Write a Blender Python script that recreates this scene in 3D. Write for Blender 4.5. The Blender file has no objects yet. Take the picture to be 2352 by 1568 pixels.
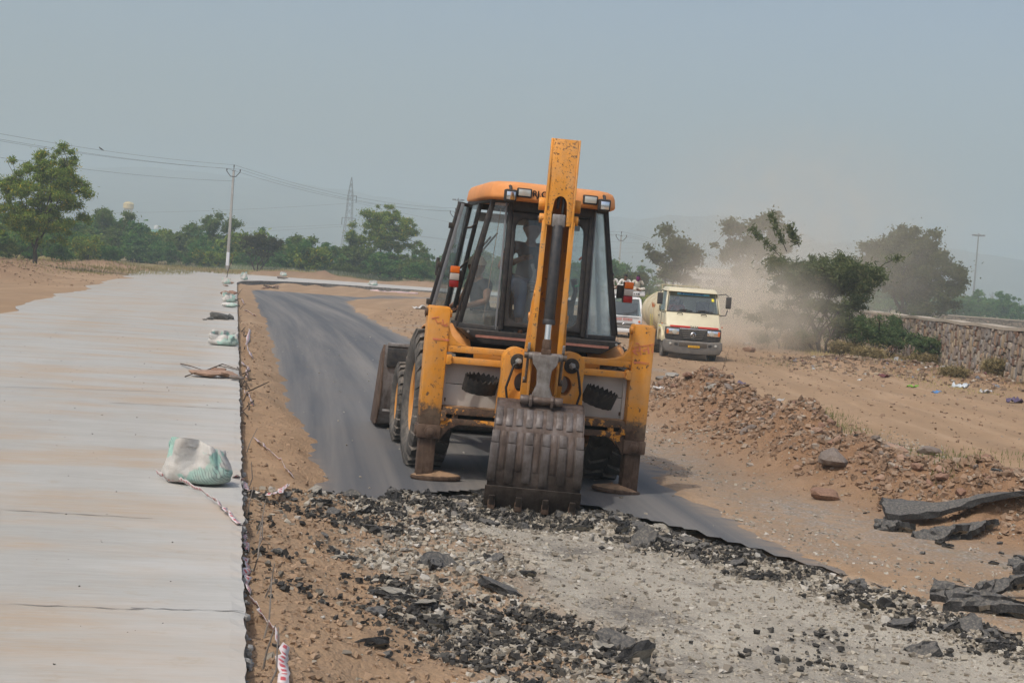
import bpy, bmesh, math, random
import numpy as np
from mathutils import Vector, Matrix, Quaternion
from mathutils import noise as mnoise
R_ = math.radians
sc = bpy.context.scene
COL = sc.collection
random.seed(11)
# ------------------------------------------------------------------ camera, sky, sun, exposure
F = 3600.0                      # focal length in pixels of a 2352 px wide picture
ROLL, PITCH, CZ = R_(4.3), math.atan((784-630)/F), 2.1
fwd = Vector((0, math.cos(PITCH), -math.sin(PITCH))); r0 = Vector((1, 0, 0)); u0 = r0.cross(fwd)
RV = r0*math.cos(ROLL) + u0*math.sin(ROLL); UV = u0*math.cos(ROLL) - r0*math.sin(ROLL)
cam = bpy.data.objects.new('camera', bpy.data.cameras.new('camera')); COL.objects.link(cam)
cam.data.sensor_width = 36; cam.data.lens = F/2352*36; cam.data.clip_end = 20000; cam.data.clip_start = .1
cam.matrix_world = Matrix(((RV.x, UV.x, -fwd.x, 0), (RV.y, UV.y, -fwd.y, 0), (RV.z, UV.z, -fwd.z, CZ), (0, 0, 0, 1)))
sc.camera = cam
SUN_EL, SUN_AZ = R_(56), R_(218)          # azimuth clockwise from +Y: the sun stands behind the camera, to its left
sdir = Vector((math.sin(SUN_AZ)*math.cos(SUN_EL), math.cos(SUN_AZ)*math.cos(SUN_EL), math.sin(SUN_EL)))
w = bpy.data.worlds.new('World'); sc.world = w; w.use_nodes = True
nt = w.node_tree; bg = nt.nodes['Background']
sky = nt.nodes.new('ShaderNodeTexSky'); sky.sky_type = 'NISHITA'; sky.sun_disc = False
sky.sun_elevation = SUN_EL; sky.sun_rotation = SUN_AZ; sky.air_density = 1.0; sky.dust_density = 5.0; sky.ozone_density = 1.5
nt.links.new(sky.outputs[0], bg.inputs[0]); bg.inputs[1].default_value = 0.15
sl = bpy.data.lights.new('sun', 'SUN'); sl.energy = 2.0; sl.angle = R_(1.2); sl.color = (1.0, .95, .87)
so = bpy.data.objects.new('sun', sl); COL.objects.link(so); so.rotation_euler = (-sdir).to_track_quat('-Z', 'Y').to_euler()
sc.view_settings.view_transform = 'Standard'; sc.view_settings.look = 'None'
sc.view_settings.exposure = 0.08; sc.view_settings.gamma = 1.0
sc.cycles.use_denoising = True; sc.cycles.max_bounces = 8; sc.cycles.transparent_max_bounces = 24
sc.cycles.volume_bounces = 2; sc.cycles.volume_step_rate = 4.0; sc.cycles.volume_max_steps = 64
# ------------------------------------------------------------------ pixel helpers (2352 x 1568 picture)
def ray(px, py): return RV*((px-1176)/F) + UV*((784-py)/F) + fwd
def G(px, py, z=0.0):
    d = ray(px, py); return d*((z-CZ)/d.z) + Vector((0, 0, CZ))
def D(px, py, Y):
    d = ray(px, py); return d*(Y/d.y) + Vector((0, 0, CZ))
# ------------------------------------------------------------------ numpy noise
def vn(x, y, seed=0):
    xi = np.floor(x).astype(np.int64); yi = np.floor(y).astype(np.int64); xf = x-xi; yf = y-yi
    xf = xf*xf*(3-2*xf); yf = yf*yf*(3-2*yf)
    def h(a, b):
        n = (a*374761393 + b*668265263 + seed*974711) & 0xffffffff
        n = ((n ^ (n >> 13))*1274126177) & 0xffffffff
        return ((n ^ (n >> 16)) & 0xffff)/65535.0
    return (h(xi, yi)*(1-xf) + h(xi+1, yi)*xf)*(1-yf) + (h(xi, yi+1)*(1-xf) + h(xi+1, yi+1)*xf)*yf
def fbm(x, y, s, o=4, seed=0):          # -0.5 .. 0.5
    x = np.asarray(x, float)*s; y = np.asarray(y, float)*s; t = 0; a = .5; q = 0
    for k in range(o):
        t = t + a*vn(x, y, seed+k*17); q += a; a *= .5; x = x*2.03+3.1; y = y*2.03+1.7
    return t/q - .5
def sst(a, b, x):
    t = np.clip((np.asarray(x, float)-a)/(b-a), 0, 1); return t*t*(3-2*t)
# ------------------------------------------------------------------ mesh builder
class MB:
    def __init__(s): s.v = []; s.f = []
    def add(s, vs, fs, m=None):
        o = len(s.v)
        s.v += [tuple(m @ Vector(p)) if m else tuple(p) for p in vs]; s.f += [tuple(i+o for i in f) for f in fs]; return s
    def box(s, c, sz, rot=None, taper=1.0):
        x, y, z = sz[0]/2, sz[1]/2, sz[2]/2; t = taper
        vs = [(-x, -y, -z), (x, -y, -z), (x, y, -z), (-x, y, -z), (-x*t, -y*t, z), (x*t, -y*t, z), (x*t, y*t, z), (-x*t, y*t, z)]
        m = Matrix.Translation(c)
        if rot: m = m @ rot.to_matrix().to_4x4() if hasattr(rot, 'to_matrix') else m @ rot
        return s.add(vs, [(3, 2, 1, 0), (4, 5, 6, 7), (0, 1, 5, 4), (1, 2, 6, 5), (2, 3, 7, 6), (3, 0, 4, 7)], m)
    def hexa(s, b, t):                   # bottom and top quads, counter-clockwise from above
        return s.add(list(b)+list(t), [(3, 2, 1, 0), (4, 5, 6, 7), (0, 1, 5, 4), (1, 2, 6, 5), (2, 3, 7, 6), (3, 0, 4, 7)])
    def bar(s, p, q, wd, h, up=(0, 0, 1)):
        p = Vector(p); q = Vector(q); d = (q-p).normalized(); u = Vector(up)
        if abs(d.dot(u)) > .98: u = Vector((0, 1, 0))
        r = d.cross(u).normalized()*wd/2; u = r.cross(d).normalized()*h/2
        vs = [p-r-u, p+r-u, p+r+u, p-r+u, q-r-u, q+r-u, q+r+u, q-r+u]
        return s.add(vs, [(3, 2, 1, 0), (4, 5, 6, 7), (0, 1, 5, 4), (1, 2, 6, 5), (2, 3, 7, 6), (3, 0, 4, 7)][::1])
    def tube(s, pts, r, n=8, cap=True):
        pts = [Vector(p) for p in pts]; m = len(pts); rs = r if isinstance(r, (list, tuple)) else [r]*m
        o = len(s.v); ref = None
        for i, p in enumerate(pts):
            d = (pts[min(i+1, m-1)]-pts[max(i-1, 0)]).normalized()
            if ref is None: ref = d.orthogonal().normalized()
            ref = (ref - d*ref.dot(d)).normalized() if (ref-d*ref.dot(d)).length > 1e-5 else d.orthogonal().normalized()
            b = d.cross(ref)
            for k in range(n):
                a = 2*math.pi*k/n; s.v.append(tuple(p + (ref*math.cos(a)+b*math.sin(a))*rs[i]))
        for i in range(m-1):
            for k in range(n):
                s.f.append((o+i*n+k, o+i*n+(k+1) % n, o+(i+1)*n+(k+1) % n, o+(i+1)*n+k))
        if cap: s.f.append(tuple(o+k for k in range(n))[::-1]); s.f.append(tuple(o+(m-1)*n+k for k in range(n)))
        return s
    def cyl(s, p, q, r, n=16, r2=None): return s.tube([p, q], [r, r if r2 is None else r2], n)
    def lathe(s, prof, c=(0, 0, 0), axis='Z', n=24, close=False):   # prof: (radius, height)
        vs = []; fs = []; m = len(prof)
        for i in range(n):
            a = 2*math.pi*i/n
            for (r, h) in prof:
                x, y = r*math.cos(a), r*math.sin(a)
                vs.append((x, y, h) if axis == 'Z' else ((h, x, y) if axis == 'X' else (y, h, x)))
        for i in range(n):
            for j in range(m-1 if not close else m):
                a, b = i*m+j, i*m+(j+1) % m; c2, d2 = ((i+1) % n)*m+(j+1) % m, ((i+1) % n)*m+j
                fs.append((a, d2, c2, b))
        return s.add(vs, fs, Matrix.Translation(c))
    def prism(s, poly, h0, h1, plane='XZ', holes=()):      # polygon extruded along the third axis
        bm = bmesh.new()
        for lp in [poly]+list(holes):
            v = [bm.verts.new((a, b, 0)) for a, b in lp]
            for i in range(len(v)): bm.edges.new((v[i], v[(i+1) % len(v)]))
        bmesh.ops.triangle_fill(bm, use_beauty=True, use_dissolve=False, edges=bm.edges[:], normal=(0, 0, 1))
        if len(bm.faces) == 0: bm.free(); return s
        g = bmesh.ops.extrude_face_region(bm, geom=bm.faces[:]); nv = [e for e in g['geom'] if isinstance(e, bmesh.types.BMVert)]
        for v in nv: v.co.z = h1
        nvs = set(nv)
        for v in bm.verts:
            if v not in nvs: v.co.z = h0
        bmesh.ops.recalc_face_normals(bm, faces=bm.faces[:]); bm.verts.index_update()
        f = {'XZ': lambda c: (c.x, c.z, c.y), 'YZ': lambda c: (c.z, c.x, c.y), 'XY': lambda c: (c.x, c.y, c.z)}[plane]
        s.add([f(v.co) for v in bm.verts], [tuple(v.index for v in fc.verts) for fc in bm.faces]); bm.free(); return s
    def mesh(s, name, bevel=0, seg=2, smooth=None):
        me = bpy.data.meshes.new(name); me.from_pydata(s.v, [], s.f); bm = bmesh.new(); bm.from_mesh(me)
        bmesh.ops.recalc_face_normals(bm, faces=bm.faces[:])
        if bevel:
            bmesh.ops.remove_doubles(bm, verts=bm.verts[:], dist=1e-5)
            es = [e for e in bm.edges if len(e.link_faces) == 2 and e.calc_face_angle(0) > R_(28)]
            bmesh.ops.bevel(bm, geom=es, offset=bevel, segments=seg, profile=.5, affect='EDGES', clamp_overlap=True)
        bm.to_mesh(me); bm.free()
        if smooth is not None or bevel:
            me.polygons.foreach_set('use_smooth', [True]*len(me.polygons)); me.set_sharp_from_angle(angle=R_(smooth if smooth else 35))
        return me
    def build(s, name, m, parent=None, bevel=0, seg=2, smooth=None):
        return ob(name, s.mesh(name, bevel, seg, smooth), m, parent)
def ob(name, me, m=None, parent=None):
    o = bpy.data.objects.new(name, me); COL.objects.link(o)
    if m is not None and len(me.materials) == 0: me.materials.append(m)
    if parent: o.parent = parent
    return o
def tag(o, label=None, cat=None, group=None, kind=None):
    if label: o['label'] = label
    if cat: o['category'] = cat
    if group: o['group'] = group
    if kind: o['kind'] = kind
    return o
def empty(name, loc, rz=0, label=None, cat=None, group=None):
    o = bpy.data.objects.new(name, None); COL.objects.link(o); o.location = loc; o.rotation_euler = (0, 0, rz); o.empty_display_size = .2
    return tag(o, label, cat, group)
def copy_tree(o, parent=None):
    c = o.copy(); COL.objects.link(c); c.parent = parent
    for ch in list(o.children): copy_tree(ch, c)
    return c
# ------------------------------------------------------------------ materials
class NM:
    def __init__(s, name, rough=.8, metal=0, spec=.3):
        s.m = bpy.data.materials.new(name); s.m.use_nodes = True; s.nt = s.m.node_tree; s.b = s.nt.nodes['Principled BSDF']
        s.b.inputs['Roughness'].default_value = rough; s.b.inputs['Metallic'].default_value = metal; s.b.inputs['Specular IOR Level'].default_value = spec
        s._tc = None
    def n(s, t, **k):
        nd = s.nt.nodes.new('ShaderNode'+t)
        for a, b in k.items():
            if a.startswith('i'):
                key = a[1:]; key = int(key) if key.isdigit() else key.replace('_', ' ')
                if isinstance(b, bpy.types.NodeSocket): s.nt.links.new(b, nd.inputs[key])
                else: nd.inputs[key].default_value = b
            else: setattr(nd, a, b)
        return nd
    def l(s, a, b): s.nt.links.new(a, b)
    def co(s, kind='Object', scale=(1, 1, 1), rot=(0, 0, 0)):
        if s._tc is None: s._tc = s.n('TexCoord')
        src = s._tc.outputs[kind] if kind != 'World' else s.n('NewGeometry').outputs['Position']
        if scale == (1, 1, 1) and rot == (0, 0, 0): return src
        return s.n('Mapping', iVector=src, iScale=scale, iRotation=rot).outputs[0]
    def noise(s, sc_, det=6, rough=.6, co=None, dist=0):
        return s.n('TexNoise', iVector=co if co is not None else s.co(), iScale=sc_, iDetail=det, iRoughness=rough, iDistortion=dist).outputs[0]
    def ramp(s, fac, stops, interp='LINEAR'):
        nd = s.n('ValToRGB'); s.l(fac, nd.inputs[0]); cr = nd.color_ramp; cr.interpolation = interp
        while len(cr.elements) < len(stops): cr.elements.new(.5)
        for e, (p, c) in zip(cr.elements, stops): e.position = p; e.color = (c, c, c, 1) if isinstance(c, (int, float)) else (*c, 1)
        return nd.outputs[0]
    def mix(s, fac, a, b, mode='MIX'):
        nd = s.n('Mix', data_type='RGBA', blend_type=mode)
        for k, v in ((0, fac), (6, a), (7, b)):
            if isinstance(v, bpy.types.NodeSocket): s.l(v, nd.inputs[k])
            else: nd.inputs[k].default_value = v if isinstance(v, (int, float)) else (*v, 1)
        return nd.outputs[2]
    def math(s, op, a, b=0.0, c=None):
        nd = s.n('Math', operation=op)
        for k, v in ((0, a), (1, b), (2, c)):
            if v is None: continue
            if isinstance(v, bpy.types.NodeSocket): s.l(v, nd.inputs[k])
            else: nd.inputs[k].default_value = v
        return nd.outputs[0]
    def col(s, c):
        if isinstance(c, bpy.types.NodeSocket): s.l(c, s.b.inputs['Base Color'])
        else: s.b.inputs['Base Color'].default_value = (*c, 1)
        return s
    def bump(s, h, st=.3, dist=.02):
        nd = s.n('Bump', iStrength=st, iDistance=dist); s.l(h, nd.inputs['Height']); s.l(nd.outputs[0], s.b.inputs['Normal']); return s
    def rgh(s, v): s.l(v, s.b.inputs['Roughness']); return s
def mat(name, c, rough=.7, metal=0, var=.25, scale=6, bump=0, bscale=60, dust=0, dustc=(.42, .31, .2), spec=.3, co='Object'):
    """plain surface: noise-varied base colour, some dust settled on upward faces, fine relief"""
    k = NM(name, rough, metal, spec); v = k.noise(scale, 5, .6, k.co(co))
    a = tuple(x*(1-var) for x in c); b = tuple(min(1, x*(1+var)) for x in c)
    base = k.ramp(v, [(.3, a), (.7, b)])
    if dust:
        n2 = k.noise(scale*2.3, 6, .65, k.co(co)); up = k.n('SeparateXYZ', iVector=k.n('NewGeometry').outputs['Normal']).outputs[2]
        f = k.math('MULTIPLY', k.ramp(n2, [(.35, 0), (.75, 1)]), k.math('MULTIPLY_ADD', up, dust*.7, dust*.55)); f = k.math('MINIMUM', k.math('MAXIMUM', f, 0), 1)
        base = k.mix(f, base, dustc); k.rgh(k.math('MULTIPLY_ADD', f, .5, rough))
    k.col(base)
    if bump: k.bump(k.noise(bscale, 5, .6, k.co(co)), bump, .01)
    return k.m
def flat(name, c, rough=.5, metal=0, spec=.3):
    k = NM(name, rough, metal, spec).col(c); return k.m
# ================================================================== THE SETTING
def ipt(y, pts): return np.interp(y, [p[0] for p in pts], [p[1] for p in pts])
def cross(x): return -0.02*np.clip(np.asarray(x, float)+.6, 0, 6)
def edge(y): return 0.164-0.1795*np.asarray(y, float)                 # right edge of the concrete slab
LA = [(0, -1.0), (10, -1.5), (13.4, -1.71), (15, -1.8), (20.4, -2.94), (28.9, -4.38), (51, -8.19), (70, -11.7), (86, -14.7), (92, -15.6), (97, -15.4), (98.5, -14.5)]
RA = [(0, 6.0), (10.7, 3.3), (12.95, 2.53), (15.1, 2.07), (18.8, 1.69), (25, .75), (34, -.95), (44, -2.7), (54, -4.5), (65, -6.4), (83, -8.9), (90, -8.95), (94, -8.4)]
FHI = [(-16, 97), (-13.5, 101), (-8, 108), (-5, 114), (10, 121), (80, 124)]; FLO = [(-9.2, 88), (-8.6, 93.5), (-6, 106), (0, 110), (10, 113), (80, 115)]
YB = [(-2.6, 12.3), (-1.71, 13.35), (-.9, 14.5), (-.18, 15.35), (.9, 14.9), (1.64, 14.1), (2.53, 12.8), (2.96, 12.15), (3.62, 10.6), (4.6, 8.3), (5.6, 5.5), (8, 3)]
XL = [(-10, -3.5), (0, -5.5), (38, -12.3), (41, -13.2), (75, -19.6), (106, -26), (136, -31)]
YF = [(-31, 137), (-24, 141), (-8, 146), (80, 148)]
b1, b2, b3 = G(1085, 1240, -.1), G(1260, 1400, -.1), G(1490, 1568, -.1)
BEDX = [(0, b3.x), (b3.y, b3.x), (b2.y, b2.x), (b1.y, b1.x), (b1.y+.6, b1.x-.3)]
BERM = [(2.7, 28), (3.1, 25), (3.5, 21), (4.2, 17.6), (5.2, 15.6), (6.6, 14.2), (10, 12.2)]
HEAPS = [(11.9, 50.5, 1.9, .34), (13.6, 47.0, 1.6, .26), (12.6, 48.5, .9, .2), (10.9, 52.5, 1.0, .22), (2.2, 31.5, .9, .35), (3.4, 30.0, .8, .3), (-27.5, 84, 3.0, .5), (-24, 70, 2.5, .6), (-21.5, 62, 2, .5), (-29.5, 100, 2.5, .4),
         (-31, 118, 2.5, .4), (-22.3, 143.5, 1.6, .55), (-20, 150, 5, .5), (-17.8, 145.5, 1.2, .7), (-9, 150, 3, .5)]
def seg_dist(x, y, pl):
    best = np.full(np.shape(x), 1e9); tt = np.zeros(np.shape(x))
    for i in range(len(pl)-1):
        (ax, ay), (bx, by) = pl[i], pl[i+1]; dx, dy = bx-ax, by-ay
        t = np.clip(((x-ax)*dx+(y-ay)*dy)/(dx*dx+dy*dy), 0, 1); d = np.hypot(x-ax-t*dx, y-ay-t*dy)
        m = d < best; best = np.where(m, d, best); tt = np.where(m, i+t, tt)
    return best, tt
def pitmask(x, y):
    yb = ipt(x, YB); return sst(0, .3, yb-y+.5*fbm(x, y, 2.2, 3, 5)) * sst(-.1, .2, x-edge(y)+.1)
def zones(x, y):
    d_as = np.minimum(x-ipt(y, LA), ipt(y, RA)-x); d_as = np.where(y > 95, -9, d_as)
    far = np.minimum(y-ipt(x, FLO), ipt(x, FHI)-y); far = np.where((y < 88) | (x < -9.2), -9, far)
    d_as = np.maximum(d_as, far)
    d_out = np.maximum(np.where(y < 138, ipt(y, XL)-x, -9), np.where(x > -31, y-ipt(x, YF), -9)); d_out = np.where((y >= 138) & (x < -30), 9, d_out)
    return d_as, d_out
def H(x, y):
    x = np.asarray(x, float); y = np.asarray(y, float)
    near = 1-sst(40, 160, y)
    da, do = zones(x, y); z = cross(x) + .03*fbm(x, y, .35, 3, 1) + near*.018*fbm(x, y, 5, 3, 2)
    # raised level on the far side of the slab
    s = np.maximum(edge(y)-2.5-x, y-131); up = sst(0, 1.5, s)
    lev = .23 + .09*sst(-1.4, .8, do+2.2*fbm(x*.7, y*.25, .6, 4, 3)) + .06*sst(1, 6, do)*(fbm(x, y, .5, 4, 4)+.4)
    z = z*(1-up) + up*lev
    # sandy bank along the foot of the slab
    db = np.where(y < 104, x-edge(y), 99); dfl = np.where((x > -19) & (y > 90), np.hypot(np.maximum(-15-x, 0), 0)*0 + ipt(x, [(-18.5, 108), (-16.8, 117), (-14.5, 121.5), (-10, 123.8), (-6, 124.6), (20, 125.6)])-y, 99)
    db = np.minimum(np.where(db < -.3, 99, db), np.where(dfl < -.4, 99, dfl))
    bank = (.16+.1*fbm(x, y, 1.1, 4, 6))*(1-sst(.1, 1.1, db)) + near*(1-sst(.5, 1.6, db))*.07*fbm(x, y, 5, 4, 7)
    z = z + (1-up)*bank
    # hollow under the asphalt sheet; blown sand laps over its edges
    lap = da + .75*fbm(x*.6, y*1.3, .8, 5, 8) + .16*fbm(x, y*2, 3.5, 3, 60) + .10
    z = z + np.where(da > -1, -.075*sst(0, .5, lap) + .022*(1-sst(-.1, .3, lap)), .022)
    # broken-up part
    p = pitmask(x, y); yb = ipt(x, YB); dep = yb-y; bx = ipt(y, BEDX)
    bed = sst(-.1, .25, x-bx-.5*fbm(x, y, 1.2, 3, 9)); soil = 1-sst(.7, 1.5, x-edge(y)+.8*fbm(x, y, 1.0, 3, 10))
    rub = (1-bed)*(1-soil)
    pz = cross(x) - .10 + .03*fbm(x, y, 1.2, 3, 11) + .012*fbm(x, y, 9, 3, 12) + rub*(.035+.15*fbm(x, y, 1.5, 4, 13)+.05*fbm(x, y, 7, 3, 14)) \
        + .10*np.exp(-((dep-.45)/.4)**2)*(.6+1.6*fbm(x, y, 2.0, 3, 15)) + soil*(.08+.19*(1-sst(0, 1.0, x-edge(y)))+.14*fbm(x, y, 2.2, 5, 16)+.05*fbm(x, y, 9, 3, 17)) \
        + .05*np.exp(-((dep-1.0)/.8)**2)*sst(2.0, 3.5, x)
    pz = pz - .09*np.exp(-((x-.28)/.55)**2-((y-14.15)/.45)**2)
    z = z*(1-p) + p*pz
    # long heap of rubble and the smaller heaps
    d, t = seg_dist(x, y, BERM); hb = np.interp(t, [0, 1, 2, 3, 4, 5, 6], [.25, .70, .64, .54, .46, .38, .32])
    z = z + hb*np.exp(-(d/np.interp(t, [0, 2, 4], [.85, .72, .62]))**2)*(1+1.3*fbm(x, y, 1.6, 4, 18)) + .10*np.exp(-(d/1.0)**2)*fbm(x, y, 6, 3, 19)
    rt_ = (x+.22*(y-30)); z = z + .035*np.sin(rt_*3.1+1.5*fbm(x, y, .12, 2, 61))*sst(4.2, 6, x+.05*(y-20))*(1-sst(40, 60, y))*(1-sst(13, 16, x))*(.6+fbm(x, y, .3, 3, 62))
    for (hx, hy, r, h) in HEAPS: z = z + h*np.exp(-((x-hx)**2+(y-hy)**2)/(r*r))*(1+1.2*fbm(x, y, 1.2/r+.4, 4, 20))
    return z
def h1(x, y): return float(H(np.array([x]), np.array([y]))[0])
def axis_pts(lo, hi, step, far_lo, far_hi, g):
    c = list(np.arange(lo, hi+1e-6, step)); s = step; a = hi
    while a < far_hi: s *= g; a += s; c.append(a)
    s = step; a = lo; pre = []
    while a > far_lo: s *= g; a -= s; pre.append(a)
    return np.array(pre[::-1]+c)
gx = axis_pts(-4, 7.5, .05, -2600, 2600, 1.045); gy = axis_pts(6, 17.5, .05, -40, 3200, 1.022)
X, Y = np.meshgrid(gx, gy); Z = H(X, Y)
me = bpy.data.meshes.new('ground'); nx, ny = len(gx), len(gy)
me.vertices.add(nx*ny); me.vertices.foreach_set('co', np.stack([X, Y, Z], -1).ravel())
idx = np.arange(nx*ny).reshape(ny, nx); q = np.stack([idx[:-1, :-1], idx[:-1, 1:], idx[1:, 1:], idx[1:, :-1]], -1).reshape(-1, 4)
me.loops.add(q.size); me.polygons.add(len(q)); me.loops.foreach_set('vertex_index', q.ravel()); me.polygons.foreach_set('loop_start', np.arange(0, q.size, 4))
me.polygons.foreach_set('use_smooth', np.ones(len(q), bool)); me.update(calc_edges=True); me.validate()
# zone weights: r = loose grey gravel, g = dry grass and weeds, b = red-brown dug earth, a = grey road base
da, do = zones(X, Y); p = pitmask(X, Y); bx = ipt(Y, BEDX)
bed = sst(-.2, .4, X-bx-.5*fbm(X, Y, 1.2, 3, 9))*p*(1-sst(4.0, 5.5, X+.25*(Y-10)))
soil = 1-sst(.7, 1.5, X-edge(Y)+.8*fbm(X, Y, 1.0, 3, 10)); rub = p*(1-bed)*(1-soil*.85)
d, t = seg_dist(X, Y, BERM)
grav = np.clip(np.exp(-((d-1.9)/.8)**2)*(X < ipt(Y, [(10, 8), (15, 4.5), (20, 3), (28, 2.6)]))*(.95+1.9*fbm(X, Y, .8, 4, 30)) + rub*.55, 0, 1)
grav = np.clip(grav + sst(.06, .2, fbm(X, Y, .5, 4, 31))*.7*((X > ipt(Y, RA)) & (Y < 60) & (X < 4)), 0, 1)
earth = np.clip(np.exp(-(d/1.0)**2)*1.2 + sum(np.exp(-((X-a)**2+(Y-b)**2)/(r*r)) for a, b, r, h in HEAPS)*.8 - p*soil*.0, 0, 1)
gr = sst(4.5, 9, do+4*fbm(X, Y, .2, 3, 32)) + ((X > 14) & (Y > 52))*sst(0, .2, fbm(X, Y, .2, 3, 33)+.1) + sst(150, 220, Y)
gr = np.clip(gr + .8*sst(.12, .25, fbm(X, Y, 1.1, 3, 34))*np.exp(-((d-1.6)/.7)**2)*(X > 3.6)*(Y < 24), 0, 1)
att = me.color_attributes.new('zone', 'FLOAT_COLOR', 'POINT'); att.data.foreach_set('color', np.stack([grav, gr, earth, bed], -1).astype(np.float32).ravel())
k = NM('ground_dirt', .95, 0, .1); z_ = k.n('Attribute', attribute_name='zone'); sep = k.n('SeparateColor'); k.l(z_.outputs['Color'], sep.inputs[0])
P_ = k.co('World'); n1 = k.noise(.35, 6, .6, P_); n2 = k.noise(7, 8, .7, P_); n3 = k.noise(60, 4, .7, P_); vor = k.n('TexVoronoi', iVector=P_, iScale=34.0)
vs = k.n('TexVoronoi', iVector=P_, iScale=90.0)
base = k.mix(k.ramp(n1, [(.35, 0), (.65, 1)]), (.345, .23, .137), (.40, .275, .172)); base = k.mix(k.ramp(n2, [(.4, 0), (.7, .55)]), base, (.27, .176, .107))
base = k.mix(k.math('MULTIPLY', k.ramp(n3, [(.62, 0), (.7, 1)]), .5), base, (.2, .14, .1))
stone = k.ramp(vor.outputs['Color'], [(0, (.16, .155, .15)), (.5, (.33, .32, .30)), (1, (.46, .44, .41))])
rt = k.noise(1.0, 5, .6, k.n('Mapping', iVector=P_, iRotation=(0, 0, .22), iScale=(1.5, .07, 1)).outputs[0]); base = k.mix(k.ramp(rt, [(.42, 0), (.62, .55)]), base, (.27, .185, .115)); base = k.mix(k.ramp(rt, [(.28, .5), (.42, 0)]), base, (.43, .315, .21))
stone = k.mix(k.ramp(vor.outputs['Distance'], [(.25, 0), (.6, .8)]), stone, (.24, .19, .135))
gf = k.math('MULTIPLY', sep.outputs[0], k.ramp(n2, [(.38, .2), (.6, 1)])); base = k.mix(gf, base, stone)
earth_c = k.mix(k.ramp(n2, [(.35, 0), (.7, 1)]), (.185, .105, .06), (.29, .18, .108)); base = k.mix(k.math('MULTIPLY', sep.outputs[2], .9), base, earth_c)
bedc = k.mix(k.ramp(k.noise(1.7, 7, .7, k.co('World', (1, .45, 1), (0, 0, .5))), [(.35, 0), (.62, 1)]), (.335, .30, .245), (.53, .485, .40))
bedc = k.mix(k.math('MULTIPLY', k.ramp(k.noise(1.1, 8, .75, P_), [(.52, 0), (.62, 1)]), k.ramp(n3, [(.4, .2), (.55, 1)])), bedc, (.085, .08, .078))
bedc = k.mix(k.ramp(vs.outputs['Distance'], [(.2, 0), (.55, .45)]), bedc, (.19, .17, .14)); base = k.mix(z_.outputs['Alpha'], base, bedc)
veg = k.mix(k.ramp(n2, [(.35, 0), (.65, 1)]), (.15, .135, .06), (.30, .24, .12)); base = k.mix(k.math('MULTIPLY', sep.outputs[1], k.ramp(n2, [(.3, .5), (.6, 1)])), base, veg)
k.col(base); k.bump(k.math('ADD', k.math('MULTIPLY', n2, .6), k.math('ADD', k.math('MULTIPLY', n3, .35), k.math('MULTIPLY', vor.outputs['Distance'], -.5))), .7, .03)
ground = tag(ob('ground', me, k.m), kind='structure')
# ------------------------------------------------------------------ asphalt road
mb = MB(); ys = list(np.arange(7, 17, .1))+list(np.arange(17, 30, .5))+list(np.arange(30, 94.1, 2)); nc = 48
for y in ys:
    a, b = float(ipt(y, LA))-.7, float(ipt(y, RA))+.7
    yb_lim = 0
    for i in range(nc+1):
        x = a+(b-a)*i/nc; mb.v.append((x, y, float(cross(x))))
def cut(x, y):                                  # where the asphalt has been torn up it is gone
    return y < float(ipt(x, YB))-.12
for r in range(len(ys)-1):
    for i in range(nc):
        qd = [r*(nc+1)+i, r*(nc+1)+i+1, (r+1)*(nc+1)+i+1, (r+1)*(nc+1)+i]
        cx = sum(mb.v[j][0] for j in qd)/4; cy = sum(mb.v[j][1] for j in qd)/4
        if not cut(cx, cy): mb.f.append(tuple(qd))
o = len(mb.v); xs = list(np.linspace(-16.2, -9.7, 5))
fx = np.linspace(-16.3, 60, 40); y94a, y94b = float(ipt(94, LA))-.7, float(ipt(94, RA))+.7
poly = [(x_, 94.0) for x_ in np.linspace(y94a, y94b, 6)] + [(x, float(ipt(x, FLO))-.8) for x in fx if x > y94b+.4] + [(x, float(ipt(x, FHI))+.8) for x in fx[::-1]]
bmr = bmesh.new(); vv = [bmr.verts.new((a, b, float(cross(a)))) for a, b in poly]; fc = bmr.faces.new(vv); bmesh.ops.triangulate(bmr, faces=[fc]); bmr.verts.index_update()
mb.add([v.co for v in bmr.verts], [tuple(v.index for v in f.verts) for f in bmr.faces]); bmr.free()
k = NM('asphalt', .75, 0, .35); P_ = k.co('World'); n3 = k.noise(220, 3, .7, P_); n1 = k.noise(.5, 6, .6, P_)
# dusty wheel bands run along the lane: a coordinate across the lane, bent with the road
sx = k.n('SeparateXYZ', iVector=P_); yy = sx.outputs[1]; curve = k.math('ADD', sx.outputs[0], k.math('ADD', k.math('MULTIPLY', yy, .10), k.math('MULTIPLY', k.math('MULTIPLY', yy, yy), .00075)))
cv = k.n('CombineXYZ', iX=curve, iY=k.math('MULTIPLY', yy, .02), iZ=0.0).outputs[0]; st = k.noise(1.1, 6, .65, cv, .4)
base = k.ramp(n3, [(.35, (.055, .058, .062)), (.7, (.13, .131, .135))])
base = k.mix(k.ramp(k.noise(420, 2, .5, P_), [(.66, 0), (.72, .6)]), base, (.30, .29, .27)); base = k.mix(k.ramp(st, [(.40, 0), (.62, .75)]), base, (.23, .21, .185)); base = k.mix(k.ramp(n1, [(.5, 0), (.75, .3)]), base, (.16, .135, .11))
dz = k.n('Attribute', attribute_name='sand'); base = k.mix(k.math('MULTIPLY', dz.outputs['Fac'], k.ramp(k.noise(2.2, 7, .7, k.co('World', (1, 2.2, 1))), [(.35, 0), (.6, 1)])), base, (.33, .235, .15))
k.col(base); k.bump(n3, .35, .006); road = mb.build('road', k.m)
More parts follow.
